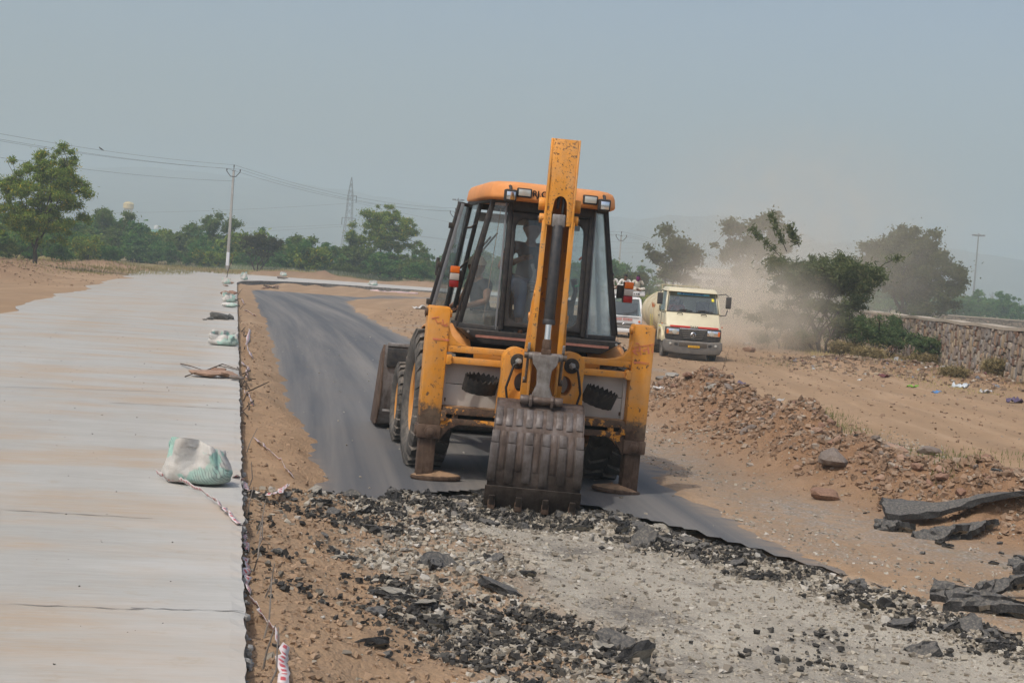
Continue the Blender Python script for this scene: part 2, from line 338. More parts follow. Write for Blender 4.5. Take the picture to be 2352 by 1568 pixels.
rv = np.array([v.co[:] for v in road.data.vertices]); rd_ = zones(rv[:, 0], rv[:, 1])[0]; ra = road.data.attributes.new('sand', 'FLOAT', 'POINT'); ra.data.foreach_set('value', (.65*(1-sst(-.05, .28, rd_))).astype(np.float32)); tag(road, kind='structure')
# ------------------------------------------------------------------ concrete slab
mb = MB(); rows = list(np.arange(1.0, 26, .12))+list(np.arange(26, 60, .5))+list(np.arange(60, 98.5, 2))
FR = []; BK = []
for y in rows:
    ex = float(edge(y)); j = (random.uniform(-.008, .008)+.04*float(fbm(np.array([ex]), np.array([y]), 1.3, 3, 40)[0]))*(1 if y < 40 else .6)
    FR.append((ex+j, y)); BK.append((float(ipt(y, XL))+float(fbm(np.array([0.]), np.array([y]), .3, 3, 41)[0]), y))
cor_f = [(-18.3, 105), (-18.1, 111), (-17, 117), (-14.8, 121.3), (-12, 123), (-9.5, 124.2), (-6.5, 124.8), (0, 125.3), (20, 126), (50, 126), (80, 125)]
cor_b = [(-26.5, 108), (-28.2, 118), (-30, 128), (-30.8, 134), (-30.5, 138), (-27, 140.5), (-20, 143), (-4, 147), (20, 148), (50, 148), (80, 148)]
FR += cor_f; BK += cor_b; NC = 16; n0 = len(FR)
def slab_z(x, y, t): return .30
for (fx_, fy_), (bx_, by_) in zip(FR, BK):
    for i in range(NC+1):
        t = (i/NC)**1.6; x = fx_+(bx_-fx_)*t; y = fy_+(by_-fy_)*t; mb.v.append((x, y, .30 - (.012*random.random() if i == 0 else 0)))
    mb.v.append((fx_+random.uniform(-.015, .02), fy_, .12)); mb.v.append((fx_, fy_, -.45)); mb.v.append((bx_, by_, -.2))
W_ = NC+4
for r in range(n0-1):
    a, b = r*W_, (r+1)*W_
    for i in range(NC): mb.f.append((a+i, b+i, b+i+1, a+i+1))
    mb.f += [(a, a+NC+1, b+NC+1, b), (a+NC+1, a+NC+2, b+NC+2, b+NC+1), (a+NC, b+NC, b+NC+3, a+NC+3)]
mb.f.append(tuple(range(0, NC+1)) + (NC+3, NC+2, NC+1))
k = NM('concrete', .85, 0, .25); P_ = k.co('World', (1, 1, 1), (0, 0, 0))
rot = k.co('World', (1, 1, 1), (0, 0, -.178)); acr = k.n('Mapping', iVector=rot, iScale=(.16, 1, 1)).outputs[0]     # brushed across the lane
n1 = k.noise(2.6, 8, .7, acr); n2 = k.noise(22, 5, .7, acr); n4 = k.noise(.16, 4, .55, P_); n6 = k.noise(95, 4, .6, k.n('Mapping', iVector=rot, iScale=(.05, 1, 1)).outputs[0]); n7 = k.noise(.8, 5, .6, k.n('Mapping', iVector=rot, iScale=(1.0, .06, 1)).outputs[0]); n5 = k.noise(.55, 6, .65, k.n('Mapping', iVector=rot, iScale=(.8, 1.5, 1), iLocation=(7, 3, 0)).outputs[0])
base = k.ramp(n1, [(.25, (.335, .327, .298)), (.55, (.385, .377, .347)), (.8, (.43, .42, .392))]); base = k.mix(k.ramp(n2, [(.4, 0), (.75, .22)]), base, (.52, .512, .485))
base = k.mix(k.ramp(n6, [(.38, .22), (.52, 0)]), base, (.30, .285, .25)); base = k.mix(k.ramp(n6, [(.55, 0), (.68, .22)]), base, (.58, .57, .54)); base = k.mix(k.ramp(n7, [(.52, 0), (.7, .3)]), base, (.30, .28, .25))
stain = k.math('MULTIPLY', k.ramp(n5, [(.45, 0), (.62, 1)]), k.math('MULTIPLY_ADD', k.ramp(n2, [(.3, 0), (.65, 1)]), .6, .4)); base = k.mix(k.math('MULTIPLY', stain, .8), base, (.40, .295, .195))
base = k.mix(k.ramp(n4, [(.52, 0), (.68, .3)]), base, (.33, .34, .34))
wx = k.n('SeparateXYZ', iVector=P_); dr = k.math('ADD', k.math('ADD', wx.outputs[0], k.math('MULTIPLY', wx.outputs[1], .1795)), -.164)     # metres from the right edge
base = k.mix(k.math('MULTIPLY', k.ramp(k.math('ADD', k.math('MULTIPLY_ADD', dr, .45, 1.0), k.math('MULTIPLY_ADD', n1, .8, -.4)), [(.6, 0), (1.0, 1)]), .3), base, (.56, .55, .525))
gs_ = k.noise(5.5, 7, .72, P_); base = k.mix(k.ramp(gs_, [(.58, 0), (.72, .45)]), base, (.36, .29, .205))
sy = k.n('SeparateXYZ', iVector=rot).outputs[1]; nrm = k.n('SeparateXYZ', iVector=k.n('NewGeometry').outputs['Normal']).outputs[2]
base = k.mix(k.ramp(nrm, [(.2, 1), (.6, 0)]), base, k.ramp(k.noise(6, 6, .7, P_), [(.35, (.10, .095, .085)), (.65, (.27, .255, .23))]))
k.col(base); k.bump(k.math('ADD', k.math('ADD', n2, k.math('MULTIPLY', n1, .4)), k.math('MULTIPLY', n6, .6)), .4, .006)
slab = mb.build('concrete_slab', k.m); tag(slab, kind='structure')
M_mort = mat('mortar_lump', (.33, .325, .31), .95, 0, .3, 20, .6, 60)
# saw marks and joints across the slab: shallow dark cracks, parts of the slab
M_crack = flat('joint_dirt', (.17, .165, .155), .95)
for (px0, py0, px1, py1) in [(-20, 1168, 350, 1190), (-20, 1385, 330, 1398), (-20, 751, 440, 772), (-20, 887, 560, 905), (250, 924, 560, 940), (300, 1395, 560, 1402)]:
    a = G(px0, py0, .304); b = G(px1, py1, .304); mb = MB(); n = 14; d = (b-a); nrmv = Vector((-d.y, d.x, 0)).normalized()
    for i in range(n+1):
        pth = a+d*i/n+nrmv*random.uniform(-.012, .012); wd = random.uniform(.001, .006)*(a.y/9+.3); mb.v += [tuple(pth-nrmv*wd), tuple(pth+nrmv*wd)]
        if i: mb.f.append((2*i-2, 2*i-1, 2*i+1, 2*i))
    mb.build('joint', M_crack, slab)
# ------------------------------------------------------------------ hills
def hill(name, pts, Yd, m):
    """a ridge: crest line given by picture points at distance Yd, falling away on both sides"""
    mb = MB(); n = len(pts); prof = [(-.32, 0), (-.22, .30), (-.12, .66), (-.04, .93), (0, 1), (.08, .8), (.25, 0)]
    xs = np.linspace(0, n-1, 90); rows_ = []
    for i, s in enumerate(xs):
        j = min(int(s), n-2); f = s-j; px = pts[j][0]*(1-f)+pts[j+1][0]*f; py = pts[j][1]*(1-f)+pts[j+1][1]*f; c = D(px, py, Yd)
        hz = c.z+float(fbm(np.array([s*2.0]), np.array([Yd*.01]), 1.0, 5, 50)[0])*c.z*.12
        for (o_, h_) in prof: mb.v.append((c.x*(1+o_*.9), Yd*(1+o_)+float(fbm(np.array([s*1.5]), np.array([o_*9]), 1.0, 4, 51)[0])*Yd*.06, max(-1, hz*h_+float(fbm(np.array([s*1.7]), np.array([o_*14+3]), 1.0, 5, 52)[0])*hz*.18*(h_ < .99))))
    m_ = len(prof)
    for i in range(len(xs)-1):
        for j in range(m_-1): a = i*m_+j; mb.f.append((a, a+m_, a+m_+1, a+1))
    return tag(mb.build(name, m, None, 0, 2, 180), kind='structure')
M_hill = mat('hill_scrub', (.10, .10, .075), .95, 0, .5, .02, co='World')
hill('hills', [(-900, 520), (-400, 470), (0, 398), (220, 392), (440, 388), (640, 412), (800, 432), (960, 470), (1200, 500), (1420, 500), (1600, 520)], 2300, M_hill)
hill('hills', [(1300, 660), (1480, 505), (1600, 490), (1740, 505), (1900, 560), (2050, 545), (2120, 560), (2230, 580), (2360, 602), (2600, 640), (3000, 690), (3400, 750)], 1900, M_hill)
# ------------------------------------------------------------------ haze: one closed box of air round the whole place
mb = MB(); mb.box((0, 1450, 76), (5400, 3300, 162)); k = NM('haze_air'); k.nt.nodes.remove(k.b); pv = k.n('VolumePrincipled')
HZ = .00105
pv.inputs['Density'].default_value = HZ; pv.inputs['Color'].default_value = (.615, .735, .79, 1); pv.inputs['Anisotropy'].default_value = 0.0
k.l(pv.outputs[0], k.nt.nodes['Material Output'].inputs['Volume']); haze = tag(mb.build('haze', k.m), kind='stuff')
# ================================================================== MATERIALS OF THE MACHINES
def paint(name, c, chip=.5, rustz=None, fade=(.0, 0), rough=.5, dust=.42, cscale=14):
    """old paint: chipped to dark rusty steel, more so below the height rustz"""
    k = NM(name, rough, 0, .4); P_ = k.co(); a = k.noise(cscale, 8, .75, P_); b = k.noise(2.2, 5, .6, P_)
    base = k.ramp(b, [(.3, tuple(x*.86 for x in c)), (.7, tuple(min(1, x*1.12) for x in c))])
    th = .655-chip*.1
    spots = k.ramp(k.math('ADD', a, k.math('MULTIPLY_ADD', b, .22, -.11)), [(th, 0), (th+.025, 1)])
    if rustz is not None:
        zz = k.n('SeparateXYZ', iVector=P_).outputs[2]
        g = k.ramp(k.math('ADD', k.math('MULTIPLY_ADD', k.noise(9, 7, .7, P_), .5, -.25), k.math('SUBTRACT', rustz+.5, zz)), [(.47, 0), (.55, 1)])
        spots = k.math('MAXIMUM', spots, g)
    rust = k.ramp(k.noise(30, 5, .7, P_), [(.3, (.035, .024, .018)), (.7, (.12, .066, .04))])
    gm = k.ramp(k.noise(7, 6, .7, k.co('Object', (1, 1, .18))), [(.48, 0), (.76, .5)]); base = k.mix(gm, base, tuple(x*.42+.02 for x in c)); base = k.mix(spots, base, rust); dn = k.math('MULTIPLY', k.ramp(k.noise(5, 6, .6, P_), [(.4, 0), (.75, 1)]), dust)
    base = k.mix(dn, base, (.42, .32, .21)); k.col(base); k.rgh(k.math('MULTIPLY_ADD', spots, .35, rough)); k.bump(k.math('MULTIPLY', spots, -1), .35, .004)
    return k.m
YEL = (.67, .275, .026)
M_yel = paint('yellow_paint', YEL, .52, cscale=20); M_yelrust = paint('yellow_paint_worn', YEL, 2.3, None, dust=.15, cscale=9); M_post = paint('post_paint', YEL, .62, .74, cscale=15)
M_roof = mat('roof_plastic', (.70, .27, .075), .5, 0, .12, 3, 0, 60, .35, (.62, .40, .24)); M_fend = mat('fender_plastic', (.62, .25, .06), .5, 0, .15, 4, 0, 60, .5, (.55, .36, .2))
def steel(name, c1, c2, c3, scale=6, rough=.5, metal=.35, low=None):
    k = NM(name, rough, metal, .4); P_ = k.co(); a = k.noise(scale, 8, .7, P_); s = k.noise(26, 5, .6, k.co('Object', (1, 1, .12)))
    base = k.ramp(a, [(.3, c1), (.5, c2), (.72, c3)]); base = k.mix(k.ramp(s, [(.5, 0), (.72, .45)]), base, c3)
    if low is not None: base = k.mix(k.ramp(k.math('ADD', k.math('MULTIPLY_ADD', k.noise(4, 6, .7, P_), .9, -.45), k.math('SUBTRACT', low+.5, k.n('SeparateXYZ', iVector=P_).outputs[2])), [(.35, 0), (.75, .82)]), base, k.ramp(a, [(.35, (.022, .017, .014)), (.7, (.07, .055, .044))]))
    k.col(base); k.bump(a, .25, .008)
    k.rgh(k.ramp(s, [(.4, rough+.2), (.7, rough-.1)])); return k.m
M_rust = steel('rusty_steel', (.045, .027, .018), (.095, .058, .038), (.16, .11, .08), 7, .62, .2)
M_bucket = steel('bucket_steel', (.05, .035, .028), (.105, .075, .06), (.17, .145, .135), 5, .55, .35, .36)
M_wear = steel('worn_strip_steel', (.055, .042, .036), (.105, .088, .08), (.185, .17, .167), 5, .52, .4, .36)
M_grey = steel('cast_grey', (.10, .075, .06), (.20, .18, .165), (.34, .33, .32), 7, .5, .4)
M_loader = steel('loader_steel', (.06, .045, .036), (.15, .13, .12), (.27, .265, .26), 2.5, .55, .25)
M_black = mat('black_frame', (.022, .024, .027), .55, 0, .3, 8, .1, 80, .16); M_rub = mat('tyre_rubber', (.055, .053, .050), .88, 0, .3, 5, .3, 60, 1.1, (.23, .20, .165))
M_rubber = mat('black_rubber', (.02, .02, .021), .75, 0, .3, 9, .2, 40, .25); M_ram = mat('ram_black', (.028, .031, .036), .38, .2, .25, 12, .1, 60, .15, spec=.6)
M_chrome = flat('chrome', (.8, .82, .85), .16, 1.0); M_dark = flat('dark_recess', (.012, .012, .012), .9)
M_panel = mat('panel_white', (.52, .48, .44), .55, 0, .1, 3, 0, 60, .35, (.40, .33, .26)); M_rim = paint('rim_paint', (.60, .26, .04), .3, dust=.5)
M_sandpad = mat('sandy_crust', (.27, .175, .105), .95, 0, .4, 9, .9, 40); M_stripe = mat('faded_stripe', (.36, .17, .13), .6, 0, .25, 12)
M_amber = flat('amber_lens', (.62, .13, .008), .25, 0, .5); M_red = flat('red_lens', (.22, .008, .007), .25, 0, .5); M_clear = mat('dusty_clear_lens', (.42, .38, .34), .3, 0, .15, 9)
M_lens = flat('lamp_lens', (.55, .55, .50), .12, .3, .6); M_bolt = mat('bolt_steel', (.11, .09, .075), .5, .5, .3, 30); M_seat = mat('seat_cloth', (.045, .035, .03), .9, 0, .4, 40)
M_consol = mat('console_grey', (.26, .27, .27), .6, 0, .15, 5, 0, 60, .3); M_hose = flat('hose', (.025, .025, .027), .5)
k = NM('chalk_pink', .9, 0, .1); k.col(k.mix(k.ramp(k.noise(28, 5, .7), [(.38, 1), (.58, 0)]), (.60, .20, .12), (.58, .24, .05))); M_pink = k.m; M_letter = flat('black_letter', (.01, .01, .01), .6)
def glass(name, dirt=.12, tint=(.84, .89, .89), gl=.012, veilc=(.36, .40, .42)):
    k = NM(name); k.nt.nodes.remove(k.b); out = k.nt.nodes['Material Output']
    tr = k.n('BsdfTransparent', iColor=(*tint, 1)); gs = k.n('BsdfGlossy', iColor=(1, 1, 1, 1), iRoughness=.03); df = k.n('BsdfDiffuse', iColor=(*veilc, 1))  # bluish diffuse veil: dust on the panes plus sky reflection put into its colour
    fr = k.n('Fresnel', iIOR=1.45).outputs[0]; m1 = k.n('MixShader', i0=k.math('MULTIPLY_ADD', fr, .55, gl)); k.l(tr.outputs[0], m1.inputs[1]); k.l(gs.outputs[0], m1.inputs[2])
    n = k.ramp(k.noise(4, 7, .7), [(.35, dirt*.35), (.7, dirt*1.6)]); m2 = k.n('MixShader', i0=n); k.l(m1.outputs[0], m2.inputs[1]); k.l(df.outputs[0], m2.inputs[2])
    k.l(m2.outputs[0], out.inputs[0]); return k.m
M_glass = glass('cab_glass', .085, (.93, .96, .96)); M_wind = glass('windscreen_glass', .05, (.72, .80, .80), .05); M_alu = mat('grey_seal', (.17, .18, .19), .6, 0, .2, 6)
def arc(cx, cz, rx, rz, a0, a1, n): return [(cx+rx*math.cos(R_(a0+(a1-a0)*i/n)), cz+rz*math.sin(R_(a0+(a1-a0)*i/n))) for i in range(n+1)]
def text_mesh(s, size, ext=.002, bold=0):
    cu = bpy.data.curves.new('txt', 'FONT'); cu.body = s; cu.size = size; cu.extrude = ext; cu.offset = bold; cu.resolution_u = 3; cu.align_x = 'CENTER'; cu.align_y = 'CENTER'
    t = bpy.data.objects.new('txt', cu); COL.objects.link(t); bpy.context.view_layer.update()
    me = bpy.data.meshes.new_from_object(t.evaluated_get(bpy.context.evaluated_depsgraph_get())); bpy.data.objects.remove(t); bpy.data.curves.remove(cu); me.materials.clear(); return me
def letters(name, s, size, m, parent, loc, rot=(R_(90), 0, 0), ext=.002, bold=0, sx=1):
    o = ob(name, text_mesh(s, size, ext, bold), m, parent); o.location = loc; o.rotation_euler = rot; o.scale = (sx, 1, 1); return o
def tyre(mbx, R, W, nl, lug=.028, side=1, chev=.13):
    h = W/2; r_in = R*.53
    prof = [(r_in, -h*.62), (r_in+.03, -h*.78), (R*.74, -h), (R*.90, -h*.97), (R-.022, -h*.84), (R-.008, -h*.4), (R-.006, 0), (R-.008, h*.4), (R-.022, h*.84), (R*.90, h*.97), (R*.74, h), (r_in+.03, h*.78), (r_in, h*.62)]
    mbx.lathe(prof, axis='X', n=48)
    def P(x, a, r): return (x, r*math.cos(a), r*math.sin(a))
    for i in range(nl):
        a = 2*math.pi*i/nl
        for s in (-1, 1):
            a0 = a+(0 if s > 0 else math.pi/nl); d = chev; wd = math.pi/nl*.52
            x0, x1, x2 = s*.01, s*h*.86, s*h*1.0
            for (xa, xb, aa, ab, ra, rb) in ((x0, x1, a0, a0+d, R+lug*.9, R+lug*.55), (x1, x2, a0+d, a0+d*1.25, R+lug*.55, R*.90)):
                bot = [P(xa, aa-wd, R-.06), P(xb, ab-wd, R-.07 if rb > R else R*.84), P(xb, ab+wd, R-.07 if rb > R else R*.84), P(xa, aa+wd, R-.06)]
                top = [P(xa, aa-wd*.8, ra), P(xb, ab-wd*.8, rb), P(xb, ab+wd*.8, rb), P(xa, aa+wd*.8, ra)]
                mbx.hexa(bot, top)
def wheel(name, root, x, y, R, W, nl, lug=.028, chev=.13, rimm=None):
    s = -1 if x < 0 else 1; wr = MB(); tyre(wr, R, W, nl, lug, s, chev); h = W/2
    wo = bpy.data.objects.new(name, None); COL.objects.link(wo); wo.parent = root; wo.location = (x, y, R+lug*.3)
    wr.build('tyre', M_rub, wo, 0, 2, 40)
    rm = MB(); rr = R*.54; rm.lathe([(.0, h*.25), (rr*.35, h*.25), (rr*.55, h*.05), (rr*.9, h*.1), (rr*.93, h*.62), (rr*1.02, h*.72), (rr*1.02, -h*.72), (rr*.93, -h*.6), (rr*.9, -h*.1), (0, -h*.1)], axis='X', n=32)
    if s < 0: rm.v = [(-a, b, c) for a, b, c in rm.v]
    rim = rm.build('rim', rimm or M_rim, wo, 0, 2, 35)
    for i in range(8):
        a = 2*math.pi*i/8; bo = MB().cyl((s*h*.2, rr*.42*math.cos(a), rr*.42*math.sin(a)), (s*h*.32, rr*.42*math.cos(a), rr*.42*math.sin(a)), .018, 6).build('wheel_nut', M_bolt, wo)
    return wo
# ================================================================== BACKHOE LOADER (local: x right, y away from us, z up, origin under the rear frame)
jc = empty('backhoe_loader', (.25, 15.78, -.018), 0, 'orange backhoe loader seen from behind, digging up the asphalt with its rear bucket', 'backhoe loader')
jc.rotation_euler = (0, R_(1.25), R_(10)); jc.rotation_mode = 'XYZ'
def part(name, parent=jc):
    o = bpy.data.objects.new(name, None); COL.objects.link(o); o.parent = parent; return o
# stabilisers
for s in (-1, 1):
    st = part('stabilizer')
    pb = MB(); x0, x1 = .945, 1.16
    pb.box((s*(x0+x1)/2, 0, 1.135), (x1-x0, .22, 1.17)); pb.build('post', M_post, st, .012)
    MB().box((s*1.053, 0, 1.722), (.19, .19, .012)).build('post_cap', M_yel, st, .004)
    gs = MB(); gs.prism([(s*.95, 1.56), (s*.95, 1.35)]+[(s*a, b) for a, b in [(.70, 1.352), (.79, 1.365), (.86, 1.40), (.91, 1.455), (.935, 1.52)]], -.09, .02); gs.build('gusset', M_yel, st, .006)
    g2 = MB(); g2.prism([(s*.95, .57), (s*.95, .38), (s*.90, .46), (s*.85, .52), (s*.76, .567)], -.09, .0); g2.build('gusset', M_yelrust, st, .005)
    MB().box((s*1.053, -.005, .482), (.235, .25, .14)).build('collar', M_rust, st, .014)
    MB().cyl((s*1.045, -.13, .487), (s*1.045, -.152, .487), .055, 24).cyl((s*1.045, -.15, .487), (s*1.045, -.162, .487), .034, 16).build('collar_bolt', M_rust, st, .004)
    MB().box((s*1.17, -.005, .487), (.03, .12, .09)).build('collar_plate', M_rust, st, .008)
    MB().box((s*1.053, -.01, .235), (.165, .165, .42)).build('leg', M_rust, st, .008)
    MB().cyl((s*1.04, -.088, .10), (s*1.04, -.10, .10), .027, 20).build('leg_pin', M_rust, st)
    for e in (-1, 1): MB().cyl((s*1.053+e*.10, -.0, 1.66), (s*1.053+e*.135, 0, 1.66), .038, 18).build('top_pin', M_yel if e*s < 0 else M_rust, st, .004)
    pd = MB(); pd.lathe([(.0, -.03), (.255, -.03), (.268, -.012), (.262, .008), (.22, .016), (0, .018)], n=36); pd.v = [(a*.96, b*.60, c) for a, b, c in pd.v]
    po = pd.build('foot_pad', M_rust, st, 0, 2, 40); po.location = (s*.93, -.02, .032); po.rotation_euler = (0, R_(-2 if s < 0 else 4), 0)
    cr_ = MB(); nu, nv = 34, 8
    for i in range(nv+1):
        for j in range(nu): a = 2*math.pi*j/nu; f = i/nv*(1+.10*mnoise.noise(Vector((math.cos(a)*2, math.sin(a)*2, s*5)))); cr_.v.append((math.cos(a)*.245*f, math.sin(a)*.15*f, .012+.045*(1-(i/nv)**2)*(.6+.9*abs(mnoise.noise(Vector((math.cos(a)*f*3, math.sin(a)*f*3, s*3)))))+.008*mnoise.noise(Vector((math.cos(a)*f*9, math.sin(a)*f*9, s)))))
    for i in range(nv):
        for j in range(nu): cr_.f.append((i*nu+j, i*nu+(j+1) % nu, (i+1)*nu+(j+1) % nu, (i+1)*nu+j))
    so_ = cr_.build('sand_crust', M_sandpad, st, 0, 2, 50); so_.location = po.location; so_.rotation_euler = po.rotation_euler
# rails
for (z0, z1, m, y0) in ((1.285, 1.352, M_yel, -.085), (1.172, 1.24, M_yel, -.085), (.665, .735, M_yelrust, -.085), (.565, .625, M_yelrust, -.085)):
    rb = MB(); rb.box((0, y0+.03, (z0+z1)/2), (1.886, .07, z1-z0)); rb.build('rail', m, jc, .008)
for s in (-1, 1):
    MB().prism([(s*.946, 1.16), (s*.946, 1.255), (s*.90, 1.262), (s*.885, 1.24), (s*.90, 1.21), (s*.885, 1.185), (s*.90, 1.162)], -.12, -.03).build('rail_lug', M_yel, jc, .004)
    MB().prism([(s*.946, .60), (s*.946, .70), (s*.90, .705), (s*.885, .68), (s*.90, .655), (s*.885, .625), (s*.90, .60)], -.12, -.03).build('rail_lug', M_yelrust, jc, .004)
    MB().box((s*.80, -.05, .645), (.06, .05, .05)).build('rail_bracket', M_yelrust, jc, .004)
MB().box((0, .06, 1.262), (1.30, .05, .17)).build('rail_web', M_yel, jc, .004)
MB().box((0, .05, .645), (1.88, .06, .08)).build('rail_web', M_dark, jc)
for s in (-1, 1):
    MB().box((s*.47, .06, 1.065), (.93, .012, .20)).build('panel', M_panel, jc, .003); MB().box((s*.47, .054, .845), (.93, .012, .225)).build('panel', M_panel, jc, .003)
    MB().box((s*.928, .03, .95), (.03, .05, .42)).build('panel_edge', M_panel, jc, .003)
    MB().box((s*.905, .04, .80), (.018, .02, .035)).build('panel_catch', M_rust, jc)
    ledge = MB(); ledge.v = []; ledge.box((s*.55, -.0, .742), (.76, .10, .012)); ledge.build('dirt_ledge', M_sandpad, jc)
# rubber guards: cut oval bands with a jagged rim
for s, rx, rz, cx, cz in ((-1, R_(24), R_(3), -.58, .985), (1, R_(22), R_(8), .64, .955)):
    gb = MB(); n = 40; hh = .145
    for i in range(n):
        a = 2*math.pi*i/n; ca, sa = math.cos(a), math.sin(a); j = .022 if i % 2 else -.014
        for (k_, zt) in ((1, -hh/2), (1, hh/2+j), (.93, hh/2+j), (.93, -hh/2)): gb.v.append((.175*ca*k_, .095*sa*k_, zt+(.012*math.sin(i*2.3) if zt < 0 else 0)*.3))
    for i in range(n):
        for j in range(4): a_, b_ = i*4+j, i*4+(j+1) % 4; c_, d_ = ((i+1) % n)*4+(j+1) % 4, ((i+1) % n)*4+j; gb.f.append((a_, d_, c_, b_))
    g = gb.build('rubber_guard', M_rubber, jc); g.location = (cx, -.10, cz); g.rotation_euler = (rx, R_(4 if s < 0 else 13), rz)
# kingpost carriage
kp = part('kingpost'); dy0, dy1 = -.36, -.16
def lobe(s):
    o = [(s*.14, .70), (s*.42, .72), (s*.415, .90), (s*.40, 1.1)]
    top = arc(.275, 1.265, .135, .135, 12, 150, 10); o += [(s*a, b) for a, b in top]+[(s*.135, 1.24), (s*.125, 1.0)]
    h1 = [(s*a, b) for a, b in arc(.205, 1.06, .085, .10, 0, 340, 17)]; h2 = [(s*a, b) for a, b in arc(.285, .80, .085, .075, 0, 340, 15)]
    return o, [h1, h2]
for s in (-1, 1):
    o, hs = lobe(s); MB().prism(o, dy0, dy1, 'XZ', hs).build('swing_casting', M_yel, kp, .01)
    MB().cyl((s*.27, dy0+.002, 1.265), (s*.27, dy0-.022, 1.265), .076, 28).build('swing_cap', M_rubber, kp, .004)
    MB().cyl((s*.27, dy0-.02, 1.265), (s*.27, dy0-.05, 1.265), .034, 6).cyl((s*.27, dy0-.05, 1.265), (s*.27, dy0-.075, 1.265), .02, 12).build('swing_nut', M_consol, kp, .003)
    MB().tube([(s*.27, dy0-.06, 1.255), (s*.32, dy0-.075, 1.23), (s*.345, dy0-.07, 1.13), (s*.375, dy0-.05, 1.0), (s*.35, dy0-.04, .88), (s*.28, dy0-.03, .80)], .0125, 8).build('hose', M_hose, kp, 0, 2, 60)
    MB().box((s*.16, -.26, .94), (.14, .16, .06)).build('casting_web', M_yel, kp, .012)
MB().box((0, -.20, 1.0), (.28, .2, .5)).build('king_pin', M_yelrust, kp, .02)
MB().tube([(-.19, -.3, 1.0), (-.15, -.36, 1.06), (-.08, -.34, 1.05)], .014, 8).tube([(-.21, -.28, 1.1), (-.17, -.34, 1.12), (-.06, -.3, 1.12)], .014, 8).build('valve_pipe', M_consol, kp, 0, 2, 60); MB().tube([(.19, -.3, 1.0), (.16, -.36, 1.04), (.07, -.34, 1.03)], .014, 8).build('valve_pipe', M_consol, kp, 0, 2, 60)
# boom: tapering box that climbs to the elbow
bm_ = MB(); sec = [(-.34, .80, .20, .16), (-.47, 1.35, .20, .16), (-.56, 1.85, .175, .15), (-.60, 2.35, .115, .13), (-.62, 2.85, .10, .10)]
for i, (y, z, hw, hd) in enumerate(sec):
    bm_.v += [(-hw, y-hd, z), (hw, y-hd, z), (hw, y+hd, z), (-hw, y+hd, z)]
    if i:
        for j in range(4): a_, b_ = (i-1)*4+j, (i-1)*4+(j+1) % 4; bm_.f.append((a_, b_, b_+4, a_+4))
bm_.f += [(3, 2, 1, 0), (16, 17, 18, 19)]; boom = bm_.build('boom', M_yel, jc, .012)
for s in (-1, 1):
    MB().cyl((s*.155, -.60, 1.72), (s*.195, -.60, 1.72), .04, 16).build('boom_pin', M_yel, boom, .004); MB().cyl((s*.15, -.6, 1.45), (s*.18, -.6, 1.45), .03, 16).build('boom_pin', M_rust, boom, .004)
# dipper: two side plates with a face plate on the upper part and the bucket ram between them
dp = part('dipper'); DY = -.86
for s in (-1, 1):
    sp = [(-.70, .90), (-.98, .90), (-1.03, 1.25), (-1.06, 2.30), (-1.08, 2.62), (-1.05, 3.05), (-.97, 3.42), (-.80, 3.42), (-.66, 2.95), (-.64, 2.6), (-.68, 1.8)]
    w0 = .118; MB().prism([(a, b) for a, b in sp], s*w0, s*(w0+.022), 'YZ').build('side_plate', M_yel, dp, .006)
    MB().box((s*.129, -1.062, 2.0), (.05, .012, 1.28)).build('plate_flange', M_yel, dp, .003)
    MB().cyl((s*.13, -.86, 2.80), (s*.20, -.86, 2.80), .062, 24).build('elbow_boss', M_yel, dp, .006); MB().cyl((s*.13, -.98, 2.66), (s*.185, -.98, 2.66), .045, 20).build('ram_boss', M_yel, dp, .006)
    MB().cyl((s*.185, -.98, 2.66), (s*.197, -.98, 2.66), .022, 8).build('boss_bolt', M_bolt, dp)
    MB().cyl((s*.14, -.9, 1.95), (s*.165, -.9, 1.95), .028, 12).build('plate_bolt', M_yel, dp, .003)
fp = MB(); n = 12; hole = arc(0, 2.79, .062, .085, 0, 180, n)
fp.prism([(-.118, 3.415), (-.118, 2.60), (-.070, 2.60), (-.070, 2.70)]+[(a, b) for a, b in hole[::-1]]+[(.070, 2.70), (.070, 2.60), (.118, 2.60), (.118, 3.415)], 0, .016)
def bend(z): return np.interp(z, [2.3, 2.62, 3.05, 3.42], [-1.062, -1.082, -1.055, -.985])
fp.v = [(a, b+float(bend(c)), c) for a, b, c in fp.v]; M_face = paint('dipper_face_paint', YEL, 1.0, cscale=42); fp.build('face_plate', M_face, dp, .003)
MB().box((0, -.885, 3.41), (.236, .17, .016)).build('end_plate', M_yel, dp, .003)
MB().box((0, -.70, 1.95), (.236, .02, 2.1)).build('back_plate', M_yel, dp, .003)
MB().tube([(-.02, -1.0, 2.76), (-.015, -1.02, 2.86), (-.01, -.95, 2.95)], .014, 8).tube([(.03, -1.0, 2.70), (.032, -1.02, 2.86), (.02, -.95, 2.93)], .014, 8).build('hose', M_hose, dp, 0, 2, 60)
rm = part('bucket_ram')
MB().box((0, -1.03, 2.645), (.125, .11, .12)).build('ram_base', M_grey, rm, .012); MB().cyl((0, -1.05, 2.60), (0, -1.10, 1.70), .054, 28).build('barrel', M_ram, rm, .003)
MB().cyl((0, -1.098, 1.715), (0, -1.102, 1.67), .061, 28).build('gland', M_ram, rm, .004); MB().cyl((0, -1.10, 1.68), (0, -1.112, 1.50), .033, 24).build('rod', M_chrome, rm, 0, 2, 40)
MB().cyl((0, -1.112, 1.53), (0, -1.12, 1.42), .042, 20, .046).box((0, -1.12, 1.395), (.09, .1, .09)).build('rod_eye', M_rust, rm, .008)
